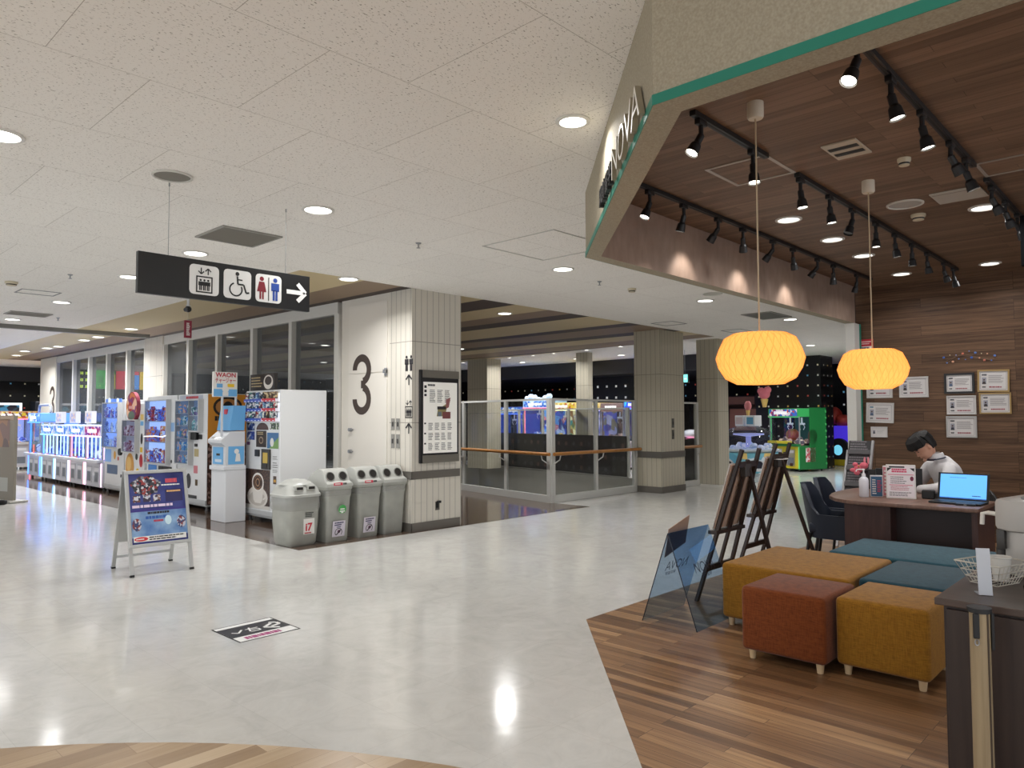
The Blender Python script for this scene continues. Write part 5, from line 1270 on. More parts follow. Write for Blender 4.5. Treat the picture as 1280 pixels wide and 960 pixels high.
cert('small plain white card on the wall under the tilted certificate', 3.04, 1.31, 2.85, 1.18, P((208, 206, 204), .5), .006, fig=3, plain=True)
cert('black framed certificate under the garland', 2.21, 1.945, 1.90, 1.705, P((20, 20, 22), .4), .024, fig=4)
cert('gold framed slightly tilted certificate at the top right', 1.87, 1.97, 1.56, 1.715, CGOLD, .018, 1.5, fig=5)
cert('thin framed certificate with curled lower edge, below the black framed one', 2.19, 1.68, 1.89, 1.46, CW, .010, fig=6)
cert('certificate in a dull gold frame below the tilted gold one', 1.86, 1.705, 1.55, 1.465, CGOLD, .016, fig=8)
cert('silver framed certificate lowest of the right-hand group', 2.20, 1.44, 1.89, 1.19, CSIL, .016, fig=9)
t = thing('wall_notice', 'small red and white notice on the wall above the far lantern', 'notice', (9.845, 3.07, 2.35), R(-90))
m = MB(RED); m.box(-.08, .08, 0, .004, -.07, .07); m.build('plate', t); p = MB(T=FRONT); p.rect(-.07, -.065, .07, -.02, PAPER, .002); p.lines(-.06, -.06, .06, -.025, 1, NAVY, .003, .7, 3); p.lines(-.06, .0, .06, .05, 2, P((230, 190, 190), .5), .002, .5, 6); p.build('lettering', t)
t = thing('wall_garland', 'thin garland of little coloured glass stars on the wooden wall', 'garland', (9.845, 1.95, 2.08), R(-90))
m = MB(P((120, 90, 70), .5)); pts = [(-.25+.5*k/20, -.008, .06*math.sin(PI*k/20)+.02*math.sin(7*k/20)) for k in range(21)]; m.tube(pts, .002, 5); m.tube([(x*.9, y, z-.02+.06*math.cos(x*6)*.6) for x, y, z in pts], .0018, 5); m.build('string', t)
rd = random.Random(5)
for k in range(17):
    x = -.26+.52*k/16+rd.uniform(-.01, .01); z = (.05*math.sin(PI*k/16)-.02 if k % 2 else .05+.055*math.sin(PI*k/16))+rd.uniform(-.012, .012); r = rd.choice([.007, .009, .014])
    m = MB(P(rd.choice([(205, 150, 120), (90, 120, 180), (200, 185, 150), (150, 160, 200), (190, 110, 90), (70, 100, 170)]), .25)); m.ball((x, -.012, z), r, .007, r, 7, 5); m.build('bead', t, True)
# monitor hung near the right edge of the shop ceiling
t = thing('ceiling_monitor', 'edge of a black screen hanging under the shop ceiling by the right picture edge', 'monitor', (6.85, .66, 2.62), R(-100))
m = MB(P((16, 16, 18), .9, spec=.05)); m.box(-.34, .34, 0, .05, 0, .40, .006); m.build('screen', t); m = MB(TRK); m.cyl((0, .03, .4), (0, .03, .458), .02); m.build('bracket', t, 40)

# ------------------------------------------------------------------ dark cabinet with coffee things
CB = mottled('dark_cabinet', (46, 36, 33), (60, 48, 43), 3, .45, stretch=(14, 14, 1)); CBT = mottled('dark_cabinet_top', (66, 54, 49), (82, 68, 61), 3, .35, stretch=(10, 1, 1))
t = thing('drink_cabinet', 'dark wood cabinet carrying the coffee machine', 'cabinet', (2.97, -.45, .003))
m = MB(CB); m.box(0.0, .68, 0, 1.14, 0, .775); m.build('carcass', t)
m = MB(CBT); m.box(-.02, .70, -.02, 1.165, .775, .80, .003); m.build('worktop', t)
for k in range(2):
    m = MB(CB); m.box(-.018, -.001, .01+k*.57, .56+k*.57, .03, .765, .002); d_ = m.build('door', t); m = MB(STEEL); m.cyl((-.035, .50+k*.14, .55), (-.035, .50+k*.14, .68), .006); m.build('handle', d_)
CZ = .8045
t = thing('coffee_machine', 'white rounded coffee machine on the dark cabinet at the right edge', 'coffee machine', (3.66, .40, CZ), R(168))
CM = P((186, 184, 180), .35, spec=.5)
m = MB(CM); m.prism([(-.16, -.13), (-.12, -.18), (.12, -.18), (.16, -.13), (.16, .2), (-.16, .2)], .0, .178, .012); m.prism([(-.17, -.16), (-.13, -.21), (.13, -.21), (.17, -.16), (.17, .2), (-.17, .2)], .175, .305, .018); m.build('body', t, 40)
m = MB(P((150, 148, 145), .35)); m.prism([(-.12, -.12), (.12, -.12), (.14, .16), (-.14, .16)], .305, .318, .006); m.build('top_tray', t, 40)
m = MB(BLACK); m.box(.15, .172, .02, .19, .02, .26, .008); m.build('side_panel', t)
m = MB(P((120, 118, 114), .35, .3)); m.cyl((-.10, -.19, .175), (-.10, -.19, .10), .018, .014); m.cyl((0.02, -.19, .175), (.02, -.19, .13), .02); m.build('brew_spout', t, 40)
m = MB(P((225, 222, 214), .35)); m.tube([(.12, -.18, .235), (.12, -.24, .24), (.12, -.262, .235), (.12, -.265, .19)], .009, 8); m.build('steam_pipe', t, 50)
m = MB(P((60, 58, 56), .4)); m.box(.13, .155, -.2, -.17, .1, .18, .004); m.cyl((.1, -.2, .06), (.1, -.2, .10), .022, n=12); m.build('side_valve', t, 40)
t = thing('wire_basket', 'white wire basket on the dark cabinet', 'basket', (3.34, .60, CZ), R(-20)); WB = P((205, 200, 188), .4)
for z, a, b2 in ((.005, .07, .05), (.03, .085, .06), (.055, .095, .07), (.085, .11, .085)):
    m = MB(WB); m.tube([(-a, -b2, z), (a, -b2, z), (a, b2, z), (-a, b2, z)], .0022 if z < .08 else .003, 6, True); m.build('rim_wire', t)
m = MB(WB)
for k in range(9):
    u = -1+2*k/8
    for sy in (-1, 1): m.tube([(u*.07, sy*.05, .005), (u*.11, sy*.085, .085)], .0013, 4)
    if k % 2 == 0:
        for sx in (-1, 1): m.tube([(sx*.07, u*.05, .005), (sx*.11, u*.085, .085)], .0013, 4)
for k in range(5): m.tube([(-.07, -.05+.025*k, .005), (.07, -.05+.025*k, .005)], .0013, 4)
m.build('side_wire', t)
t = thing('paper_cup', 'white cup standing in the wire basket', 'cup', (3.38, .585, CZ+.007)); MB(P((222, 220, 214), .5)).lathe([(.001, 0), (.026, 0), (.036, .09), (.034, .09), (.025, .004), (.001, .004)], 18, cap=False).build('cup', t, 40); MB(P((210, 208, 202), .5)).lathe([(.0365, .086), (.0385, .089), (.0365, .093), (.035, .09)], 18, cap=False).build('rim', t, 40)
t = thing('menu_card', 'narrow white upright card at the front of the cabinet top', 'card', (3.10, .585, CZ), R(-62))
m = MB(P((200, 204, 212), .5), FT((0, 0, 0), (1, 0, 0), (.0, .12, 1))); m.box(-.022, .022, 0, .165, -.002, .002); m.build('card', t); m = MB(P((170, 174, 182), .5)); m.box(-.022, .022, .0, .05, 0, .003); m.build('foot', t)
t = thing('plastic_pouch', 'crumpled clear plastic pouch lying on the cabinet by the right edge', 'plastic bag', (3.13, .40, CZ))
m = MB(glass('pouch', (150, 146, 142), .12, .15, .45, (96, 92, 90)))
rd = random.Random(3); rings = []
for k, (r, z) in enumerate(((.05, 0), (.06, .03), (.055, .09), (.04, .15), (.012, .19))):
    rings.append([(math.cos(2*PI*i/14)*r*(1+.2*rd.uniform(-1, 1)), math.sin(2*PI*i/14)*r*1.2*(1+.2*rd.uniform(-1, 1)), z+.01*rd.uniform(-1, 1)*(k > 0)) for i in range(14)])
m.rings(rings); m.build('film', t)
m = MB(P((120, 112, 104), .7)); m.box(-.03, .03, -.035, .035, .004, .09, .01); m.build('contents', t)
t = thing('floor_roll_stand', 'tall cream roller banner standing in front of the dark cabinet', 'banner stand', (2.835, .555, .003), R(-60))
m = MB(mottled('cream_roll', (140, 122, 94), (164, 146, 116), 2, .55, stretch=(30, 30, 1))); m.cyl((0, 0, .0), (0, 0, .80), .030, n=20); m.build('roll', t, 40)
m = MB(BLACK); m.cyl((0, 0, .80), (0, 0, .815), .036, n=20); m.build('cap', t, 40)
m = MB(BLACK); m.box(-.030, -.012, -.036, -.025, .72, .80, .003); m.build('strap', t)
m = MB(BLACK); m.box(.028, .038, -.018, .012, .68, .80, .003); m.build('strap', t)
m = MB(STEEL); m.tube([(-.021+.006*math.cos(a), -.034, .708+.009*math.sin(a)) for a in [2*PI*k/12 for k in range(12)]], .002, 5, True); m.build('buckle', t)
m = MB(P((70, 58, 46), .6)); m.tube([(.014, -.027, .0), (.014, -.027, .8)], .003, 5); m.build('seam', t)
# ------------------------------------------------------------------ railings round the stairwell
RW = P((196, 196, 192), .4); RG = glass('rail_glass', (236, 238, 236), .04, 0.0, .035, (128, 127, 122)); HW = mottled('handrail_wood', (150, 98, 44), (176, 122, 62), 4, .35, stretch=(8, 8, 1))
def railing(label, pts, posts, h=1.76, rail=None, low=None, group='stairwell railings', side=-1):
    """pts: end points of one straight run; posts: distances along it"""
    a, b2 = Vector((*pts[0], 0)), Vector((*pts[1], 0)); L = (b2-a).length; ang = math.atan2(b2.y-a.y, b2.x-a.x)
    t = thing('glass_railing', label, 'railing', (a.x, a.y, .003), ang, group)
    for i, d in enumerate(posts):
        w = .045 if i in (0, len(posts)-1) else .028
        m = MB(RW); m.box(d-w, d+w, -.03, .03, 0, h); m.build('post', t)
    m = MB(RW); m.box(0, L, -.022, .022, h-.035, h); m.build('top_rail', t)
    m = MB(RW); m.box(0, L, -.035, .035, 0, .12); m.build('bottom_rail', t)
    for d0, d1 in zip(posts, posts[1:]):
        m = MB(RG); m.box(d0+.03, d1-.03, -.005, .005, .12, h-.035); m.build('glass_pane', t)
    if rail:
        m = MB(HW); m.tube([(rail[0], side*.11, .82), (rail[1], side*.11, .82)], .030, 10); m.build('handrail', t, 60)
        for i, d in enumerate(posts):
            m = MB(RW); s2 = 1 if i < len(posts)/2 else -1
            m.tube([(d, side*.02, .64), (d+.02*s2, side*.07, .68), (d+.07*s2, side*.105, .72), (d+.09*s2, side*.11, .80)], .010, 6); m.build('bracket', t, 60)
    if low:
        m = MB(low); m.box(.03, L-.03, .03, .05, .02, .98); m.build('dark_panel', t)
    return t
railing('glass railing along the stairwell with wooden handrail, near run towards the beige column', [(9.49, 8.0), (11.98, 8.0)], [0, 1.22, 2.46], rail=(-.08, 2.56))
railing('glass railing along the stairwell with wooden handrail, run passing behind the number column', [(9.45, 8.0), (11.05, 16.2)], [.03, 1.30, 2.75, 4.2, 5.6, 7.0, 8.3], rail=(-.1, 8.3), side=1)
LOWD = dotted('low_panel', (26, 27, 29), [(60, 60, 64), (46, 46, 52), (80, 60, 56)], .3, .1, 0.05, 'xz')  # faint grid of reflections painted on as dim glowing squares
railing('far stairwell railing with dark lower panels in front of the claw machines', [(14.55, 9.9), (15.80, 16.2)], [0.03, 1.1, 2.2, 3.3, 4.4, 5.4, 6.38], h=1.66, low=LOWD, side=1)
railing('short railing with dark panel between beige column and slim column', [(12.9, 7.75), (13.95, 7.75)], [.03, 1.0], h=1.74, rail=(0, 1.0), low=P((30, 30, 32), .4))

# ------------------------------------------------------------------ crane games and claw machines
HEAP = [busy('heap%d' % i, c, 11, .55) for i, c in enumerate([  # prizes glow on their own in place of the case lighting
 [(90, 130, 230), (210, 225, 250), (140, 170, 240), (60, 80, 180), (230, 230, 250)], [(220, 190, 120), (240, 230, 200), (120, 150, 120), (190, 120, 90), (90, 140, 170)],
 [(150, 140, 200), (210, 200, 230), (100, 110, 190), (190, 160, 120), (240, 240, 250)], [(140, 110, 100), (190, 160, 150), (110, 90, 95), (90, 80, 90), (220, 190, 170)], [(60, 110, 240), (90, 220, 230), (180, 120, 230), (240, 160, 130), (40, 60, 200)]])]
def led(rgb, e): return P(rgb, .3, emit=e)
def claw_machine(label, loc, rz, W=.98, D=.8, H=1.9, base=.75, col=(205, 206, 212), ledc=(150, 190, 255), heap=0, head=(120, 150, 210), headart=None, e=2.0, group='claw machines behind the railing', name='claw_machine', cloud=False, legs=True, twin=False, backc=None, backart=None):
    t = thing(name, label, 'claw machine', loc, rz, group)
    body = P(col, .4); lc = led(ledc, e)
    m = MB(body); m.box(-W/2, W/2, 0, D, .06, base-.06, .012); m.build('base_cabinet', t)
    for sx in (-1, 1):
        m = MB(P((60, 60, 64), .5)); m.cyl((sx*W*.4, .08, 0), (sx*W*.4, .08, .06), .025, n=8); m.cyl((sx*W*.4, D-.08, 0), (sx*W*.4, D-.08, .06), .025, n=8); m.build('foot', t)
    m = MB(body); m.box(-W/2-.01, W/2+.01, -.10, .03, base-.07, base, .012); m.build('control_shelf', t)
    for k in ((-.22, .22) if W > .8 else (0,)):
        m = MB(P((210, 60, 60), .4, emit=.3)); m.cyl((k-.05, -.05, base), (k-.05, -.05, base+.015), .022, n=10); m.use(P((60, 120, 220), .4, emit=.3)); m.cyl((k+.05, -.05, base), (k+.05, -.05, base+.015), .022, n=10); m.build('button', t)
        m = MB(P((196, 198, 206), .4)); m.box(k-.15, k+.15, -.012, 0, .14, base-.14, .004); m.use(P((118, 124, 132), .4)); m.box(k-.1, k+.1, -.016, -.011, .17, .36, .004); m.use(P((228, 228, 232), .4)); m.box(k-.12, k+.12, -.016, -.011, base-.24, base-.17); m.build('prize_door', t)
    for x in (-W/2+.03, W/2-.03):
        m = MB(lc); m.box(x-.012, x+.012, -.014, .0, .08, base-.08); m.build('light_strip', t)
        m = MB(lc); m.box(x-.012, x+.012, .02, .045, base, H-.28); m.build('light_strip', t)
    for x in (-W/2+.012, W/2-.012):
        for y in (.012, D-.012): m = MB(P((170, 172, 178), .35, .3)); m.box(x-.012, x+.012, y-.012, y+.012, base-.06, H-.25); m.build('case_post', t)
    m = MB(CASEGLASS); m.box(-W/2+.02, W/2-.02, .008, .012, base, H-.26); m.box(-W/2+.008, -W/2+.012, .02, D-.02, base, H-.26); m.box(W/2-.012, W/2-.008, .02, D-.02, base, H-.26); m.build('case_glass', t)
    bc = backc or tuple(int(a*.55+60) for a in ledc)
    m = MB(backart or P(bc, .5, emit=.75*e/2)); m.box(-W/2+.02, W/2-.02, D-.03, D-.01, base, H-.26); m.build('back_panel', t)  # back glows by itself, standing in for light inside the case
    rd = random.Random(hash(label) % 999 if False else len(label)*7)
    m = MB(HEAP[heap])
    for k in range(16): m.ball((rd.uniform(-W*.38, W*.38), rd.uniform(.14, D-.16), base+rd.uniform(.0, .14)), rd.uniform(.06, .10), None, rd.uniform(.05, .09), 8, 6)
    o = m.build('prize_heap', t, True); o['kind'] = 'stuff'
    for k in ((-.2, .2) if W > .8 else (0,)):
        m = MB(P((225, 225, 235), .3, emit=.4)); m.cyl((k, D*.45, H-.28), (k, D*.45, H-.42), .02, n=8); m.box(k-.08, k+.08, D*.45-.04, D*.45+.04, H-.47, H-.42, .01)
        for s2 in (-1, 1): m.tube([(k+s2*.05, D*.45, H-.46), (k+s2*.10, D*.45, H-.53), (k+s2*.05, D*.45, H-.60)], .008, 5)
        m.build('claw', t)
    m = MB(P(head, .4, emit=.35)); m.box(-W/2, W/2, -.03, D, H-.26, H-.04, .015); hd_ = m.build('header', t)
    m = MB(lc); m.box(-W/2, W/2, -.04, -.028, H-.275, H-.255); m.build('light_strip', t)
    p = MB(T=FT((0, -.032, 0), (1, 0, 0), (0, 0, 1)))
    if headart: p.rect(-W/2+.04, H-.24, W/2-.04, H-.06, headart, .001)
    p.lines(-W*.3, H-.19, W*.3, H-.11, 1, P((245, 245, 250), .4, emit=.6), .002, .9, len(label))
    p.build('header_art', hd_)
    if cloud:
        m = MB(P((190, 215, 240), .6, emit=.35))
        for k in range(7): m.ball((-W*.42+k*W*.14, .1, H+.02+.06*math.sin(k*1.3)), .11, .08, .10, 10, 6)
        m.build('cloud_topper', t, True)
    return t
ART = [busy('art%d' % i, c, 14, .3) for i, c in enumerate([[(60, 110, 220), (230, 240, 250), (130, 190, 250)], [(220, 190, 60), (240, 230, 180), (190, 90, 60)], [(190, 60, 110), (240, 200, 220), (120, 60, 170)], [(60, 200, 220), (40, 80, 230), (200, 90, 220)]])]
MX = 16.75
BK = [busy('back%d' % i, c, 6, em) for i, (c, em) in enumerate([
 ([(70, 110, 220), (220, 230, 250), (250, 150, 160), (60, 70, 150), (120, 180, 240)], .9), ([(190, 180, 110), (110, 130, 90), (240, 235, 190), (80, 150, 150), (150, 110, 70)], .8),
 ([(120, 120, 220), (200, 190, 230), (80, 90, 170), (170, 150, 120), (220, 215, 245)], .8), ([(110, 85, 80), (150, 120, 110), (90, 70, 75)], .4), ([(60, 130, 250), (80, 220, 200), (190, 120, 230), (40, 70, 200), (230, 190, 170)], 1.1)])]
claw_machine('claw machine with blue and white cloud topper behind the far railing', (MX, 14.75, .003), R(-90), 1.05, .85, 1.98, .78, ledc=(255, 130, 140), heap=0, head=(170, 205, 245), headart=ART[0], cloud=True, backart=BK[0], e=2.0)
claw_machine('claw machine with warm yellow lit case, next to the cloud one', (MX, 13.70, .003), R(-90), .98, .85, 1.9, .78, (200, 190, 150), (240, 240, 180), 1, (225, 205, 120), ART[1], 1.8, backart=BK[1])
claw_machine('claw machine with violet lit case behind the pale railing post', (MX, 12.76, .003), R(-90), .84, .85, 1.88, .78, (205, 190, 160), (170, 165, 255), 2, (215, 190, 140), ART[1], 1.8, backart=BK[2])
claw_machine('dim brownish claw machine right of the tall pale post', (MX, 11.94, .003), R(-90), .74, .85, 1.86, .78, (110, 90, 90), (150, 120, 110), 3, (120, 100, 100), None, .3, backart=BK[3])
claw_machine('claw machine glowing blue and green next to the beige column', (MX, 11.16, .003), R(-90), .74, .85, 1.92, .78, (190, 180, 190), (80, 150, 255), 4, (60, 120, 220), ART[3], 2.2, backart=BK[4])
claw_machine('blue lit claw machine partly behind the grey hall column', (MX+.2, 16.0, .003), R(-90), 1.05, .85, 1.8, .78, (150, 155, 170), (70, 120, 255), 0, (70, 90, 180), ART[0], 2.0, backc=(50, 90, 210))
claw_machine('blue lit claw machine at the edge of the number column', (MX+.2, 17.3, .003), R(-90), 1.05, .85, 1.8, .78, (150, 155, 170), (90, 140, 255), 4, (70, 90, 180), ART[0], 1.6, backc=(60, 90, 190))
# mini cranes along the window front
MC = 'mini crane games along the window front'
minis = [('white mini crane game next to the vending machines, pink light strip', 16.45, (235, 190, 225), 2), ('white mini crane game with red light strips, second from the vending machines', 17.5, (240, 150, 165), 0), ('white mini crane game with white light tubes, middle of the row', 18.55, (190, 220, 255), 4), ('white mini crane game with bright blue strips, second from the far end', 19.6, (110, 180, 255), 0)]
for lb, y, lc, hp in minis:
    t = claw_machine(lb, (5.05, y, .003), R(-90), 1.02, .75, 1.34, .62, (214, 216, 224), lc, hp, (180, 195, 225), ART[2 if hp == 2 else 0], 2.6, MC, 'crane_game', backc=(175, 205, 255))
    for k in (-.25, 0, .25):
        m = MB(led((190, 225, 255), 2.2)); m.box(k-.01, k+.01, .03, .05, .64, 1.06); m.build('light_tube', t)
    bb = thing('prize_box', 'pale prize carton standing on top of the crane game %s' % lb.split(',')[-1].replace('pink light strip', 'with pink strips').strip(), 'box', (5.25, y, 1.345), R(-84), 'cartons on the crane games')
    m = MB(P((214, 212, 218), .5)); m.box(-.16, .16, 0, .10, 0, .26); ct = m.build('carton', bb)
    p = MB(T=FRONT); p.rect(-.13, .03, .13, .22, busy('carton'+str(hp), [(190, 170, 190), (220, 200, 190), (150, 170, 220)], 16), .001); p.build('print', ct)
t = claw_machine('taller mini crane game with glowing blue arch at the far end of the row', (5.05, 20.72, .003), R(-90), 1.05, .8, 1.62, .62, (205, 210, 225), (70, 130, 255), 0, (90, 140, 250), ART[0], 3.0, MC, 'crane_game', backc=(110, 150, 250))
m = MB(P((150, 155, 165), .4)); m.tube([(-.5, .2, 1.6), (-.48, .2, 1.72), (-.4, .2, 1.78), (.4, .2, 1.78), (.48, .2, 1.72), (.5, .2, 1.6)], .03, 8); m.build('arch', t, True)
# double cranes at the far wall
for lb, x, rzc, hc in (('white double crane game with pink strips by the far dark wall, nearer the standing panel', 5.45, (255, 110, 140), (190, 150, 120)), ('white double crane game with orange strips by the far wall, nearer the crane row', 6.42, (255, 120, 90), (200, 160, 110))):
    t = claw_machine(lb, (x, 24.6, .003), 0, .95, .85, 1.7, .78, (206, 204, 204), rzc, 0, hc, ART[1], 2.2, 'double cranes by the far wall', 'crane_game', backc=(150, 170, 235))
    p = MB(T=FT((0, -.035, 0), (1, 0, 0), (0, 0, 1)))
    for k in range(5): p.stroke([(-.38+k*.17, 1.62), (-.30+k*.17, 1.50)], .03, P((120, 70, 80), .5), .004); p.stroke([(-.30+k*.17, 1.62), (-.38+k*.17, 1.50)], .03, P((235, 225, 225), .5), .004)
    p.build('lattice_art', t)
t = thing('display_case', 'white framed lit display case against the far dark wall', 'display case', (4.9, 26.5, .003), 0)
m = MB(P((225, 228, 230), .4, emit=.5)); m.box(-1.6, 1.2, 0, .06, 1.86, 1.93); m.box(1.14, 1.2, 0, .06, .0, 1.86); m.box(-1.6, -1.54, 0, .06, 0, 1.86); m.build('frame', t)
m = MB(busy('case_goods', [(40, 60, 70), (90, 160, 180), (60, 120, 150), (30, 30, 40), (150, 120, 100)], 5, .3)); m.box(-1.54, 1.14, .05, .09, .06, 1.86); m.build('goods', t)
t = thing('display_case', 'dim teal prize cabinet by the far white pier', 'display case', (7.0, 26.3, .003), 0)
m = MB(P((30, 34, 44), .4)); m.box(-.6, .6, 0, .6, 0, 1.98, .02); m.build('case', t)
m = MB(busy('case_goods2', [(50, 80, 110), (110, 150, 170), (150, 90, 70), (30, 40, 60)], 7, .35)); m.box(-.52, .52, -.01, 0, .8, 1.86); m.build('goods', t)
m = MB(led((120, 220, 225), 1.0)); m.box(.55, .6, -.015, 0, .8, 1.9); m.build('light_strip', t)
# coloured block sign and lamp grid inside the far hall
t = thing('block_sign', 'row of bright green, red, blue and yellow sign blocks seen through the windows', 'sign', (8.15, 26.9, 2.44), 0)
cols = [((60, 175, 70), (235, 220, 50)), ((225, 70, 85), (60, 150, 240)), ((235, 205, 45), (225, 130, 60))]
x = 0
for k, (c1, c2) in enumerate(cols):
    m = MB(P(c1, .4, emit=1.1)); m.box(x, x+.72, 0, .08, 0, .62, .01); m.use(P(c2, .4, emit=1.1)); m.box(x+.42, x+.72, -.01, .0, 0, .5); m.use(P((180, 110, 50) if k == 2 else c1, .4, emit=.6)); m.box(x+.20, x+.34, -.015, 0, .2, .42); m.build('sign_block', t); x += .77
t = thing('lamp_panel', 'panel of yellow-green lamp squares seen through the far window front', 'light panel', (7.55, 26.9, 2.40), 0)
m = MB(P((18, 18, 20), .4)); m.box(0, .56, 0, .05, 0, .66); m.build('panel', t)
for r in range(3):
    for c in range(3):
        m = MB(led((205, 235, 80), 1.3)); m.box(.05+c*.18, .16+c*.18, -.015, 0, .06+r*.22, .15+r*.22); m.build('lamp', t)
# arcade beyond the corridor
ALAMP = dict(cat='light')
t = claw_machine('green cabinet claw machine with yellow front and round prize inside', (19.05, 8.05, .003), R(-112), 1.05, .95, 1.68, .72, (32, 120, 62), (90, 190, 120), 3, (50, 150, 80), busy('greenart', [(60, 110, 200), (200, 80, 80), (230, 220, 230), (120, 60, 130)], 12, .3), .5, 'arcade machines past the corridor', backc=(60, 100, 100))
m = MB(P((215, 200, 50), .4)); m.box(-.50, .50, -.012, 0, .08, .66); m.box(-.45, .3, -.16, -.02, .72, .79, .02); m.build('yellow_front', t)
m = MB(P((70, 40, 30), .4)); m.box(-.02, .12, -.03, -.012, .3, .5, .01); m.box(.2, .3, -.03, -.012, .14, .22, .01); m.build('coin_slot', t)
m = MB(P((185, 90, 50), .5, emit=.1)); m.ball((.0, .3, .95), .17, .17, .16, 16, 10); m.build('round_prize', t, True)
p = MB(T=FT((.527, 0, 0), (0, 1, 0), (0, 0, 1))); p.disc(.45, .9, .17, P((70, 60, 55), .4), .003, ry=.2); p.rect(.2, .25, .55, .62, busy('greenside', [(200, 90, 100), (230, 225, 225), (180, 150, 140)], 18), .003); p.build('side_art', t)
m = MB(P((32, 120, 62), .4)); m.box(.505, .53, .35, .95, .06, 1.66, .004); m.build('side_panel', t)
m = MB(P((60, 170, 90), .4))
for k in range(9): m.ball((.525, .93, .2+k*.17), .03, .03, .04, 8, 6)
m.build('edge_stud', t, True)
t2 = thing('ice_cream_topper', 'pink cone-shaped topper standing on the green claw machine', 'topper', (19.0, 8.55, 1.685), R(-112))
m = MB(P((225, 190, 110), .5)); m.cyl((0, 0, 0), (0, 0, .22), .05, .10, 12); m.build('cone', t2, 40)
m = MB(P((215, 120, 130), .5, emit=.1)); m.ball((0, 0, .36), .2, .08, .15); m.ball((.12, 0, .46), .12, .07, .1); m.ball((-.12, 0, .44), .12, .07, .1); m.build('scoop', t2, True)
# dome game
t = thing('dome_game', 'pale blue candy dome game with clear dome in the arcade', 'arcade game', (15.9, 7.55, .003), R(-105))
LB = P((120, 180, 200), .4, emit=.1)
m = MB(P((205, 215, 220), .4)); m.lathe([(.001, 0), (.62, 0), (.62, .12), (.56, .16), (.56, .62), (.66, .66), (.66, .70), (.001, .70)], 24); m.build('base', t, 40)
m = MB(busy('dome_art', [(110, 180, 200), (90, 160, 190), (210, 225, 235), (230, 200, 120), (120, 190, 210)], 6, .1)); m.lathe([(.575, .18), (.68, .63)], 24, cap=False); m.build('art_band', t, 40)
for a in range(6):
    q = 2*PI*a/6+.5
    m = MB(P((225, 230, 235), .4)); m.cyl((.57*math.cos(q), .57*math.sin(q), .35), (.66*math.cos(q), .66*math.sin(q), .36), .13, n=18); m.use(P((40, 44, 60), .4)); m.cyl((.66*math.cos(q), .66*math.sin(q), .36), (.667*math.cos(q), .667*math.sin(q), .36), .10, n=18); m.build('chute', t, 40)
m = MB(busy('candy', [(170, 185, 215), (200, 205, 225), (150, 170, 210), (215, 215, 225)], 9, .18))  # candy given a faint glow of its own instead of light under the dome
rd = random.Random(2)
for k in range(22):
    q = rd.uniform(0, 2*PI); r = rd.uniform(.1, .52); m.ball((r*math.cos(q), r*math.sin(q), .72+rd.uniform(0, .08)), .07, None, .06, 8, 6)
o = m.build('candy_heap', t, True); o['kind'] = 'stuff'
m = MB(P((160, 165, 220), .4, emit=.3)); m.lathe([(.06, .74), (.06, .98), (.34, 1.02), (.34, 1.05), (.06, 1.06)], 20); m.build('turntable', t, 40)
m = MB(CASEGLASS); m.lathe([(.62, .70), (.61, .85), (.54, 1.03), (.40, 1.16), (.22, 1.22), (.05, 1.235)], 24, cap=False); m.build('dome', t, True)
m = MB(P((225, 228, 230), .4)); m.box(-.28, -.03, -.12, .12, 1.22, 1.46, .01); m.box(.02, .28, -.12, .12, 1.22, 1.46, .01); m.use(P((90, 150, 180), .4)); m.box(.06, .24, -.123, -.12, 1.26, 1.42); m.use(P((205, 190, 190), .4)); m.box(-.25, -.06, -.123, -.12, 1.26, 1.42); m.build('topper_box', t)
m = MB(P((225, 190, 110), .5)); m.cyl((0, 0, 1.46), (0, 0, 1.58), .03, .05, 10); m.use(P((215, 130, 135), .5)); m.ball((0, 0, 1.68), .09, .06, .12); m.build('cone_topper', t, 60)
# child ride by the slim column
t = thing('kiddie_ride', 'colourful child ride with green base and pink light column behind the slim column', 'child ride', (17.5, 9.55, .003), R(-105))
m = MB(P((40, 130, 60), .4)); m.box(-.75, .75, -.35, .5, 0.03, .26, .02); m.build('base', t)
m = MB(P((215, 180, 130), .5, emit=.1)); m.rings([[(x, y, z) for x, z in [(-.1, .26)]+[(.3+.42*math.cos(q), .55+.45*math.sin(q)) for q in [R(180-12*k) for k in range(16)]]+[(.72, .26)]] for y in (-.2, .05)]); m.build('arch_panel', t, 30)
p = MB(T=FT((0, -.205, 0), (1, 0, 0), (0, 0, 1))); p.arc(.3, .5, .30, .40, R(20), R(170), P((50, 120, 70), .4), .003); p.disc(.3, .52, .12, P((190, 60, 60), .4), .004); p.disc(.1, .5, .1, P((60, 120, 60), .4), .004, ry=.16); p.rect(.0, .28, .6, .4, busy('ridetext', [(200, 70, 80), (235, 210, 200), (220, 180, 90)], 14), .004); p.build('art', t)
m = MB(led((255, 140, 190), 1.2)); m.cyl((-.32, -.15, .26), (-.32, -.15, .85), .16, .14, 14); m.build('light_column', t, 40)
m = MB(P((205, 205, 215), .4, emit=.15)); m.ball((-.35, -.1, .98), .26, .2, .12); m.build('canopy', t, True)
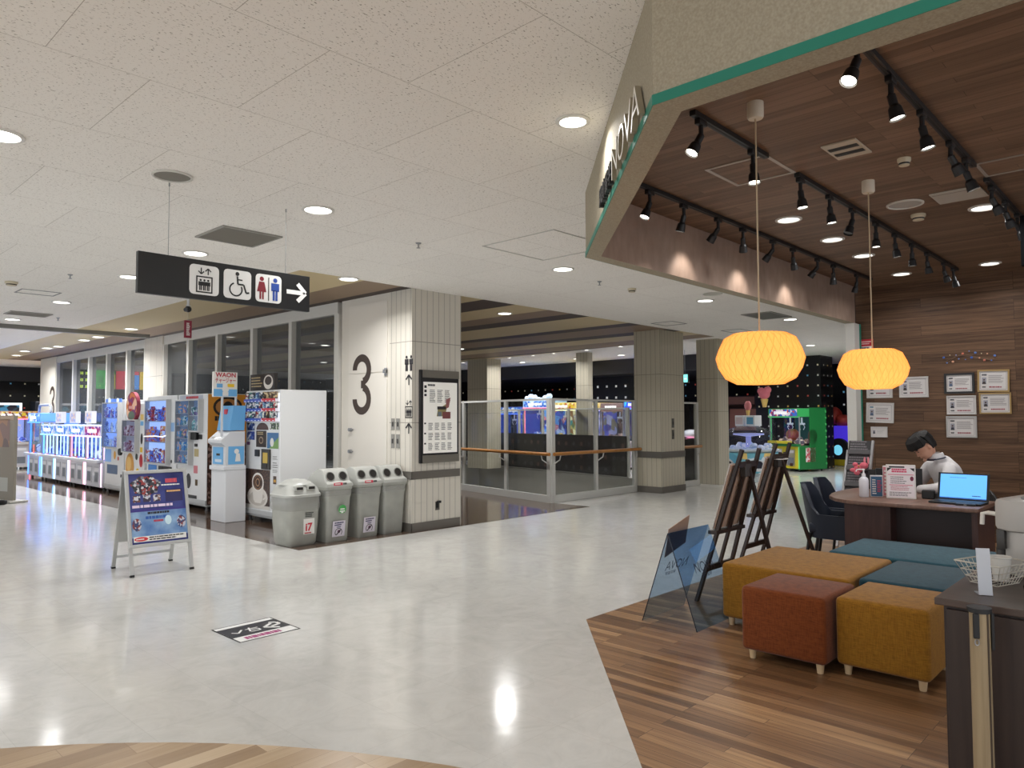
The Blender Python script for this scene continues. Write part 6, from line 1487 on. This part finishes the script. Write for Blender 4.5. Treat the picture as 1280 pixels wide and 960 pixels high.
# train ride
t = thing('kiddie_ride', 'red and purple child ride with a blue lit wheel at the doorway edge', 'child ride', (22.6, 7.9, .003), R(-110))
m = MB(P((200, 180, 40), .4)); m.box(-.9, .9, -.5, .5, .0, .18, .03); m.build('base', t)
m = MB(P((185, 60, 45), .4, emit=.1)); m.box(-.75, -.15, -.35, .35, .18, 1.05, .15, 3); m.build('cab', t, 50)
m = MB(P((70, 50, 210), .4, emit=.6)); m.box(-.1, .65, -.3, .35, .3, 1.15, .12, 3); m.build('body', t, 50)
m = MB(P((200, 70, 60), .5)); m.ball((-.2, 0, 1.45), .3, .25, .28); m.ball((.15, 0, 1.3), .22, .2, .2); m.build('figure', t, True)
m = MB(INK); m.cyl((.35, -.36, .45), (.35, -.46, .45), .34, n=24); m.build('wheel', t, 40)
m = MB(led((120, 210, 240), .7)); m.cyl((.35, -.465, .45), (.35, -.47, .45), .15, n=20); m.build('hub_light', t, 40)
t = thing('exit_sign', 'small glowing pale green exit sign hanging in front of the dark arcade', 'sign', (16.2, 9.35, 2.28), R(-105))
m = MB(P((60, 70, 70), .4)); m.box(-.13, .13, 0, .05, 0, .22, .006); m.build('case', t)
p = MB(T=FT((0, -.001, 0), (1, 0, 0), (0, 0, 1))); p.rect(-.115, .015, .115, .205, led((120, 225, 215), 1.3), .001); p.rect(-.09, .05, -.02, .16, P((240, 255, 250), .4, emit=1.2), .002); p.stroke([(.0, .10), (.08, .10)], .02, P((240, 255, 250), .4, emit=1.2), .002); p.build('lit_face', t)
m = MB(STEEL); m.cyl((0, .025, .22), (0, .025, .82), .006, n=6); m.build('rod', t)
t = thing('lit_banner', 'upright blue-white glowing sign at the dark arcade entrance', 'sign', (18.5, 9.85, 1.55), R(-105))
m = MB(P((40, 44, 60), .4)); m.box(-.16, .16, 0, .06, 0, .9, .01); m.build('case', t)
p = MB(T=FT((0, -.001, 0), (1, 0, 0), (0, 0, 1))); p.rect(-.145, .015, .145, .885, P((140, 170, 240), .4, emit=.9), .001); p.lines(-.06, .05, .06, .85, 6, P((60, 70, 170), .4, emit=.3), .002, .7, 3); p.build('lit_face', t)
m = MB(P((60, 62, 70), .5)); m.box(-.02, .02, .02, .05, -1.547, 0); m.box(-.2, .2, -.1, .2, -1.547, -1.52); m.build('pole', t)
# darker machines in the depth of the arcade
rd = random.Random(12)
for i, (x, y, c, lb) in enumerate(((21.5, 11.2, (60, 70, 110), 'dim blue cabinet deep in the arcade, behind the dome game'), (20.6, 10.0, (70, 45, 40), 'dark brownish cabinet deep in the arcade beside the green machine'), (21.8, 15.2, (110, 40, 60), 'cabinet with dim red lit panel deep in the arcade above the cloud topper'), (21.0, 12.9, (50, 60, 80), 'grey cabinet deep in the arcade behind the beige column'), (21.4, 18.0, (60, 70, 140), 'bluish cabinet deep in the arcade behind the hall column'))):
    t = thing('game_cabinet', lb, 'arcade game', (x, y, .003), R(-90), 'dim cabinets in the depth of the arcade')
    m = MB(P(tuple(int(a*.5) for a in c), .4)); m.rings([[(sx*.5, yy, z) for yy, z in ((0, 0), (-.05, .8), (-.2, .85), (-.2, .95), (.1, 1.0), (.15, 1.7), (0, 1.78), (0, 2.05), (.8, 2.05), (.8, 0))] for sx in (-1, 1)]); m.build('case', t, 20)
    m = MB(P(c, .4, emit=.45)); m.box(-.42, .42, -.012, 0, 1.80, 2.02); m.build('marquee', t)
    m = MB(P(tuple(min(255, int(a*1.3)) for a in c), .3, emit=.4), FT((0, .099, 1.02), (1, 0, 0), (0, .05, .65))); m.box(-.42, .42, 0, .64, 0, .012); m.build('screen', t)
    m = MB(P((200, 190, 190), .4)); m.cyl((-.2, -.12, .95), (-.2, -.12, 1.03), .02, n=8); m.ball((-.2, -.12, 1.05), .03); m.build('joystick', t, 40)

# ------------------------------------------------------------------ people
def skin(points, edges, radii, sub=2, root=0):
    me = bpy.data.meshes.new('figure'); me.from_pydata(points, edges, [])
    o = bpy.data.objects.new('figure', me); COL.objects.link(o)
    md = o.modifiers.new('skin', 'SKIN'); md.use_smooth_shade = True; md.branch_smoothing = .6
    if not me.skin_vertices:
        bpy.context.view_layer.update()
    for i, r in enumerate(radii):
        me.skin_vertices[0].data[i].radius = (r, r) if not isinstance(r, tuple) else r
        me.skin_vertices[0].data[i].use_root = (i == root)
    sb_ = o.modifiers.new('sub', 'SUBSURF'); sb_.levels = sub; sb_.render_levels = sub
    return o
def bake(o, name, m, parent=None, extra=None, voxel=None, smooth=True):
    bpy.context.view_layer.update()
    me = bpy.data.meshes.new_from_object(o.evaluated_get(bpy.context.evaluated_depsgraph_get()))
    bm = bmesh.new(); bm.from_mesh(me)
    if extra:
        tmp = extra.mesh('extra'); bm.from_mesh(tmp)
    me2 = bpy.data.meshes.new(name); bm.to_mesh(me2); bm.free()
    bpy.data.objects.remove(o)
    r = bpy.data.objects.new(name, me2); COL.objects.link(r)
    if voxel:
        md = r.modifiers.new('remesh', 'REMESH'); md.mode = 'VOXEL'; md.voxel_size = voxel; md.use_smooth_shade = True
        ms = r.modifiers.new('smooth', 'SMOOTH'); ms.factor = .5; ms.iterations = 3
        bpy.context.view_layer.update()
        me3 = bpy.data.meshes.new_from_object(r.evaluated_get(bpy.context.evaluated_depsgraph_get()))
        r.modifiers.clear(); r.data = me3
        bm = bmesh.new(); bm.from_mesh(me3); seen = set(); best = []
        for v0 in bm.verts:
            if v0 in seen: continue
            st = [v0]; isl = []; seen.add(v0)
            while st:
                v = st.pop(); isl.append(v)
                for e in v.link_edges:
                    w = e.other_vert(v)
                    if w not in seen: seen.add(w); st.append(w)
            best.append(isl)
        best.sort(key=len)
        for isl in best[:-1]: bmesh.ops.delete(bm, geom=isl, context='VERTS')
        bm.to_mesh(me3); bm.free()
    r.data.materials.clear(); r.data.materials.append(m)
    for p in r.data.polygons: p.use_smooth = True; p.material_index = 0
    if parent is not None: r.parent = parent
    return r
SKIN = mottled('skin', (196, 146, 122), (208, 160, 136), 20, .55, spec=.35)
# clerk: local frame, faces +X, left hand on +Y, seat at the origin
CP = Vector((7.97, 1.73, .003)); FA = math.atan2(.728, -.685)
clerk = thing('person', 'person in a white shirt with a dark lanyard bending over papers at the desk', 'person', CP, FA)
arm = lambda s_: [(.13, s_*.175, .965), (.20, s_*.215, .80), (.30, s_*.20, .765), (.43, s_*.10, .755), (.475, s_*.075, .752)]
pts = [(0, 0, .47), (.0, 0, .62), (.04, 0, .78), (.09, 0, .92), (.13, 0, 1.00), (.175, 0, 1.055), (.21, 0, 1.10)]
rad = [(.13, .16), (.12, .145), (.115, .15), (.11, .16), (.075, .11), .050, .052]
edg = [(i, i+1) for i in range(6)]
def add_chain(chain, r, root_):
    base = len(pts); pts.extend(chain); rad.extend(r)
    edg.append((root_, base)); edg.extend((base+i, base+i+1) for i in range(len(chain)-1))
    return base
for s_ in (1, -1):
    b0 = add_chain(arm(s_), [.058, .047, .042, .030, .030], 3)
    hx, hy, hz = arm(s_)[-1]
    for f_, (dx, dy, ln) in enumerate(((.03, -.034, .05), (.045, -.014, .065), (.048, .004, .070), (.044, .022, .062))):
        add_chain([(hx+dx, hy+dy, hz+.006), (hx+dx+ln*.5, hy+dy, hz+.006), (hx+dx+ln*.85, hy+dy*1.1, hz-.010)], [.0105, .0095, .008], b0+4)
    add_chain([(hx+.0, hy-s_*.036, hz+.002), (hx+.03, hy-s_*.056, hz-.002), (hx+.055, hy-s_*.058, hz-.008)], [.012, .011, .009], b0+4)
    add_chain([(.02, s_*.09, .46), (.42, s_*.12, .47), (.44, s_*.12, .10), (.52, s_*.12, .05)], [.085, .062, .045, .038], 0)
fig = skin(pts, edg, rad, 1)
hd = MB(); hm = Matrix.Translation((.285, 0, 1.155)) @ Matrix.Rotation(R(42), 4, 'Y')
hd.T = hm
prof = [(.001, -.118), (.028, -.114), (.048, -.098), (.060, -.07), (.069, -.03), (.074, .01), (.076, .05), (.070, .085), (.05, .108), (.024, .118), (.001, .12)]
rg = []
for r, z in prof:
    ring = []
    for i in range(20):
        a = 2*PI*i/20; fx = math.cos(a); fy = math.sin(a)
        x = fx*r*(1.18 if fx > 0 else 1.28)+(.018 if z < -.02 else .0)*(1 if fx > 0 else .3)-(0.012 if z > .05 else 0); ring.append((x, fy*r, z))
    rg.append(ring)
hd.rings(rg)
hd.rings([[(.086, y*.5, .012), (.094, y, -.012), (.110, y*1.0, -.040), (.088, y*.9, -.046)] for y in (-.014, 0, .014)])      # nose
hd.ball((.086, 0, -.068), .012, .022, .008, 8, 6); hd.ball((.082, 0, -.106), .018, .02, .014, 8, 6)                        # mouth, chin
for s_ in (1, -1):
    hd.ball((-.012, s_*.078, -.012), .020, .009, .032, 8, 6)      # ears
    hd.ball((.080, s_*.032, .012), .014, .02, .008, 8, 6)
hd.T = Matrix()
bake(fig, 'body', SKIN, clerk, hd, .0065)
m = MB(P((30, 22, 20), .4), hm)
for s_ in (1, -1): m.ball((.086, s_*.031, .002), .006, .010, .005, 8, 6); m.box(.084, .094, s_*.031-.017, s_*.031+.017, .022, .027, .002)
m.build('eye', clerk, True)
# hair: a cap of overlapping locks, fringe falling forward
m = MB(mottled('black_hair', (10, 9, 10), (22, 18, 18), 60, .6, stretch=(1, 1, 1)), hm)
rg = []
for k in range(9):
    q = PI*.5*k/8; z = .012+.122*math.sin(q)+.004; cr = math.cos(q)
    ring = []
    for i in range(28):
        a = 2*PI*i/28; fx = math.cos(a); fy = math.sin(a)
        low = 0
        if k == 0: low = (.045 if fx > .55 else (-.045 if fx < -.25 else .018)) + .010*math.sin(9*a)
        rr = .092*cr**.55+.0 if k < 8 else .002
        ring.append((fx*rr*(1.18 if fx > 0 else 1.22)-.004+(.018 if (fx > .5 and k < 4) else 0), fy*rr*.98, z+low-(0 if k else .0)))
    rg.append(ring)
m.rings(rg, cap=True)
rd = random.Random(4)
for i in range(26):
    a = R(-75+150*i/25); x0, y0 = .085*math.cos(a), .082*math.sin(a)
    m.tube([(x0*.6, y0*.6, .128), (x0*1.15, y0*1.02, .105), (x0*1.36+.004, y0*1.08, .06), (x0*1.36, y0*1.09, .042+rd.uniform(-.010, .008))], [.012, .016, .014, .005], 6)
for i in range(20):
    a = R(108+144*i/19); x0, y0 = .095*math.cos(a), .080*math.sin(a)
    m.tube([(x0*.5, y0*.5, .128), (x0*1.1, y0*1.05, .09), (x0*1.16, y0*1.1, .03), (x0*1.02, y0*1.06, -.045+rd.uniform(-.012, .01))], [.012, .018, .016, .007], 6)
m.build('hair', clerk, True)
# shirt over trunk and sleeves
SHIRT = mottled('white_shirt', (204, 201, 202), (222, 220, 222), 8, .8, spec=.15, bmp=.5)
pts = [(0, 0, .50), (.0, 0, .62), (.035, 0, .78), (.08, 0, .92), (.125, 0, 1.005), (.155, 0, 1.04)]; rad = [(.150, .185), (.142, .175), (.138, .175), (.130, .18), (.088, .12), (.066, .07)]; edg = [(i, i+1) for i in range(5)]
for s_ in (1, -1): add_chain(arm(s_)[:4], [.074, .064, .056, .043], 3)
bake(skin(pts, edg, rad, 2), 'shirt', SHIRT, clerk, None, .010)
m = MB(P((216, 214, 216), .7)); c0 = Vector((.165, 0, 1.045))
m.rings([[c0+Vector((-.062*math.cos(a)*rr*1.0+.012*zz/.04, .066*math.sin(a)*rr, zz+.030*(-math.cos(a)*-.35))) for a in [R(20+320*k/19)+PI*0 for k in range(20)]] for rr, zz in ((1.0, .0), (.92, .045), (1.06, .042), (1.18, .0))], close=False, cap=False)
m.build('collar', clerk, True)
m = MB(P((40, 46, 70), .6)); m.tube([Vector((.165-.080*math.cos(a), .083*math.sin(a), 1.042-.030*math.cos(a)*-.6)) for a in [R(50+260*k/19) for k in range(20)]], .006, 6); m.build('lanyard', clerk, True)
pts = [(0, 0, .46), (0, 0, .54)]; rad = [(.15, .18), (.145, .175)]; edg = [(0, 1)]
for s_ in (1, -1): add_chain([(.04, s_*.10, .46), (.42, s_*.12, .47), (.44, s_*.12, .12)], [.098, .078, .062], 0)
bake(skin(pts, edg, rad, 2), 'trousers', P((44, 46, 54), .8), clerk, None, .012)
for s_ in (1, -1):
    m = MB(BLACK); m.box(.40, .62, s_*.12-.045, s_*.12+.045, 0, .07, .025, 3); m.build('shoe', clerk, 50)
# the clerk's chair and the one beside the laptop
def office_chair(label, loc, rz, tall):
    t = thing('office_chair', label, 'chair', loc, rz)
    m = MB(BLACK); m.box(-.22, .22, -.23, .23, .37, .44, .03, 3); m.build('seat', t, 50)
    m = MB(BLACK); m.tube([(-.26-.02*math.sin(a), .22*math.cos(a), .56+(tall-.56)*max(0, math.sin(a))) for a in [PI*k/16 for k in range(17)]], .016, 8); bf = m.build('back_frame', t, True)
    m = MB(P((40, 38, 38), .7)); m.rings([[(-.262-.02*math.sin(a), .21*math.cos(a), .56+(tall-.58)*math.sin(a)) for a in [PI*k/16 for k in range(17)]], [(-.252-.02*math.sin(a), .21*math.cos(a), .56+(tall-.58)*math.sin(a)) for a in [PI*k/16 for k in range(17)]]]); m.build('backrest', t, True)
    m = MB(BLACK); m.tube([(-.20, 0, .40), (-.28, 0, .45), (-.27, 0, .60)], .02, 8); m.cyl((0, 0, .08), (0, 0, .37), .025, n=10); m.build('post', t, 50)
    for k in range(5):
        a = 2*PI*k/5; m = MB(BLACK); m.tube([(0, 0, .10), (.27*math.cos(a), .27*math.sin(a), .06)], .018, 6); m.ball((.28*math.cos(a), .28*math.sin(a), .032), .03, .03, .032, 8, 6); m.build('caster_leg', t, 50)
office_chair('black office chair that the clerk sits on', CP-Vector((0.0, 0.0, 0)), FA, .74)
office_chair('black office chair with an arched back behind the laptop', (7.85, .98, .003), R(125), .83)
# standing panel at the left edge and the person cut off in front of it
t = thing('standing_panel', 'tall grey standing panel with a printed picture at the left edge', 'standee', (3.28, 15.25, .003), R(-76))
m = MB(P((134, 128, 116), .5)); m.box(-1.0, .28, 0, .05, .02, 1.50, .006); m.build('panel', t); m = MB(P((168, 166, 160), .4)); m.box(-1.0, .42, -.12, .18, 0, .035, .01); m.build('foot_plate', t)
p = MB(T=FRONT); p.rect(-.95, .95, .12, 1.44, busy('panel_art', [(120, 92, 84), (150, 110, 80), (90, 70, 66), (180, 150, 110)], 5), .002); p.rect(-.95, 1.42, .24, 1.49, P((170, 150, 128), .5), .002); p.rect(-.95, .18, .1, .42, P((176, 178, 172), .5), .002); p.build('picture', t)
pp = thing('person', 'person in a black short-sleeved top, only an arm showing at the left edge', 'person', (2.62, 15.0, .003), R(-40))
pts = [(0, 0, .46), (0, 0, .75), (0, 0, 1.0), (0, 0, 1.14), (0, 0, 1.24), (.01, 0, 1.30)]; rad = [(.13, .16), (.11, .14), (.12, .17), (.08, .12), .05, .05]; edg = [(i, i+1) for i in range(5)]
for s_ in (1, -1):
    b0 = add_chain([(.0, s_*.19, 1.08), (.02, s_*.25, .86), (.12, s_*.27, .66), (.16, s_*.27, .60)], [.058, .045, .033, .034], 2)
    for f_ in range(4): add_chain([(.17+.01*f_, s_*.27+(f_-1.5)*.019, .56), (.18+.012*f_, s_*.27+(f_-1.5)*.019, .52), (.175+.01*f_, s_*.27+(f_-1.5)*.018, .495)], [.011, .01, .0085], b0+3)
    add_chain([(.19, s_*.235, .59), (.205, s_*.225, .555), (.205, s_*.225, .53)], [.012, .011, .009], b0+3)
    add_chain([(.03, s_*.09, .45), (.42, s_*.13, .46), (.44, s_*.14, .1), (.52, s_*.14, .05)], [.085, .062, .045, .038], 0)
fig = skin(pts, edg, rad, 1)
hd2 = MB(T=Matrix.Translation((.04, 0, 1.43))); hd2.rings(rg[:0] or [[(q[0], q[1], q[2]) for q in [(math.cos(2*PI*i/16)*r*1.2, math.sin(2*PI*i/16)*r, z) for i in range(16)]] for r, z in prof]); hd2.ball((.10, 0, -.025), .018, .012, .02, 8, 6)
for s_ in (1, -1): hd2.ball((-.01, s_*.076, -.01), .018, .009, .03, 8, 6)
bake(fig, 'body', SKIN, pp, hd2, .009)
pts = [(0, 0, .5), (0, 0, .75), (0, 0, 1.0), (0, 0, 1.13), (0, 0, 1.2)]; rad = [(.15, .18), (.135, .165), (.14, .19), (.10, .14), (.06, .07)]; edg = [(i, i+1) for i in range(4)]
for s_ in (1, -1): add_chain([(.0, s_*.19, 1.08), (.015, s_*.24, .88)], [.078, .07], 2)
bake(skin(pts, edg, rad, 2), 'top', P((20, 20, 24), .8), pp, None, .012)
pts = [(0, 0, .45), (0, 0, .54)]; rad = [(.15, .18), (.145, .175)]; edg = [(0, 1)]
for s_ in (1, -1): add_chain([(.04, s_*.10, .45), (.42, s_*.13, .46), (.44, s_*.14, .12)], [.098, .078, .06], 0)
bake(skin(pts, edg, rad, 2), 'trousers', P((150, 148, 140), .8), pp, None, .012)
for s_ in (1, -1):
    m = MB(BLACK); m.box(.40, .63, s_*.14-.045, s_*.14+.045, 0, .08, .025, 3); m.build('shoe', pp, 50)
m = MB(P((22, 18, 16), .5), Matrix.Translation((.02, 0, 1.45))); m.ball((-.01, 0, .03), .115, .095, .115, 16, 10); m.build('hair', pp, True)
t = thing('bench_stool', 'low stool under the person at the left edge', 'stool', (2.62, 15.0, .003)); m = MB(P((120, 110, 100), .6)); m.cyl((0, 0, .34), (0, 0, .40), .2, n=20); m.build('seat', t, 40)
for k in range(4):
    a = PI/4+PI/2*k; m = MB(STEEL); m.cyl((.15*math.cos(a), .15*math.sin(a), 0), (.13*math.cos(a), .13*math.sin(a), .34), .012, n=8); m.build('leg', t)
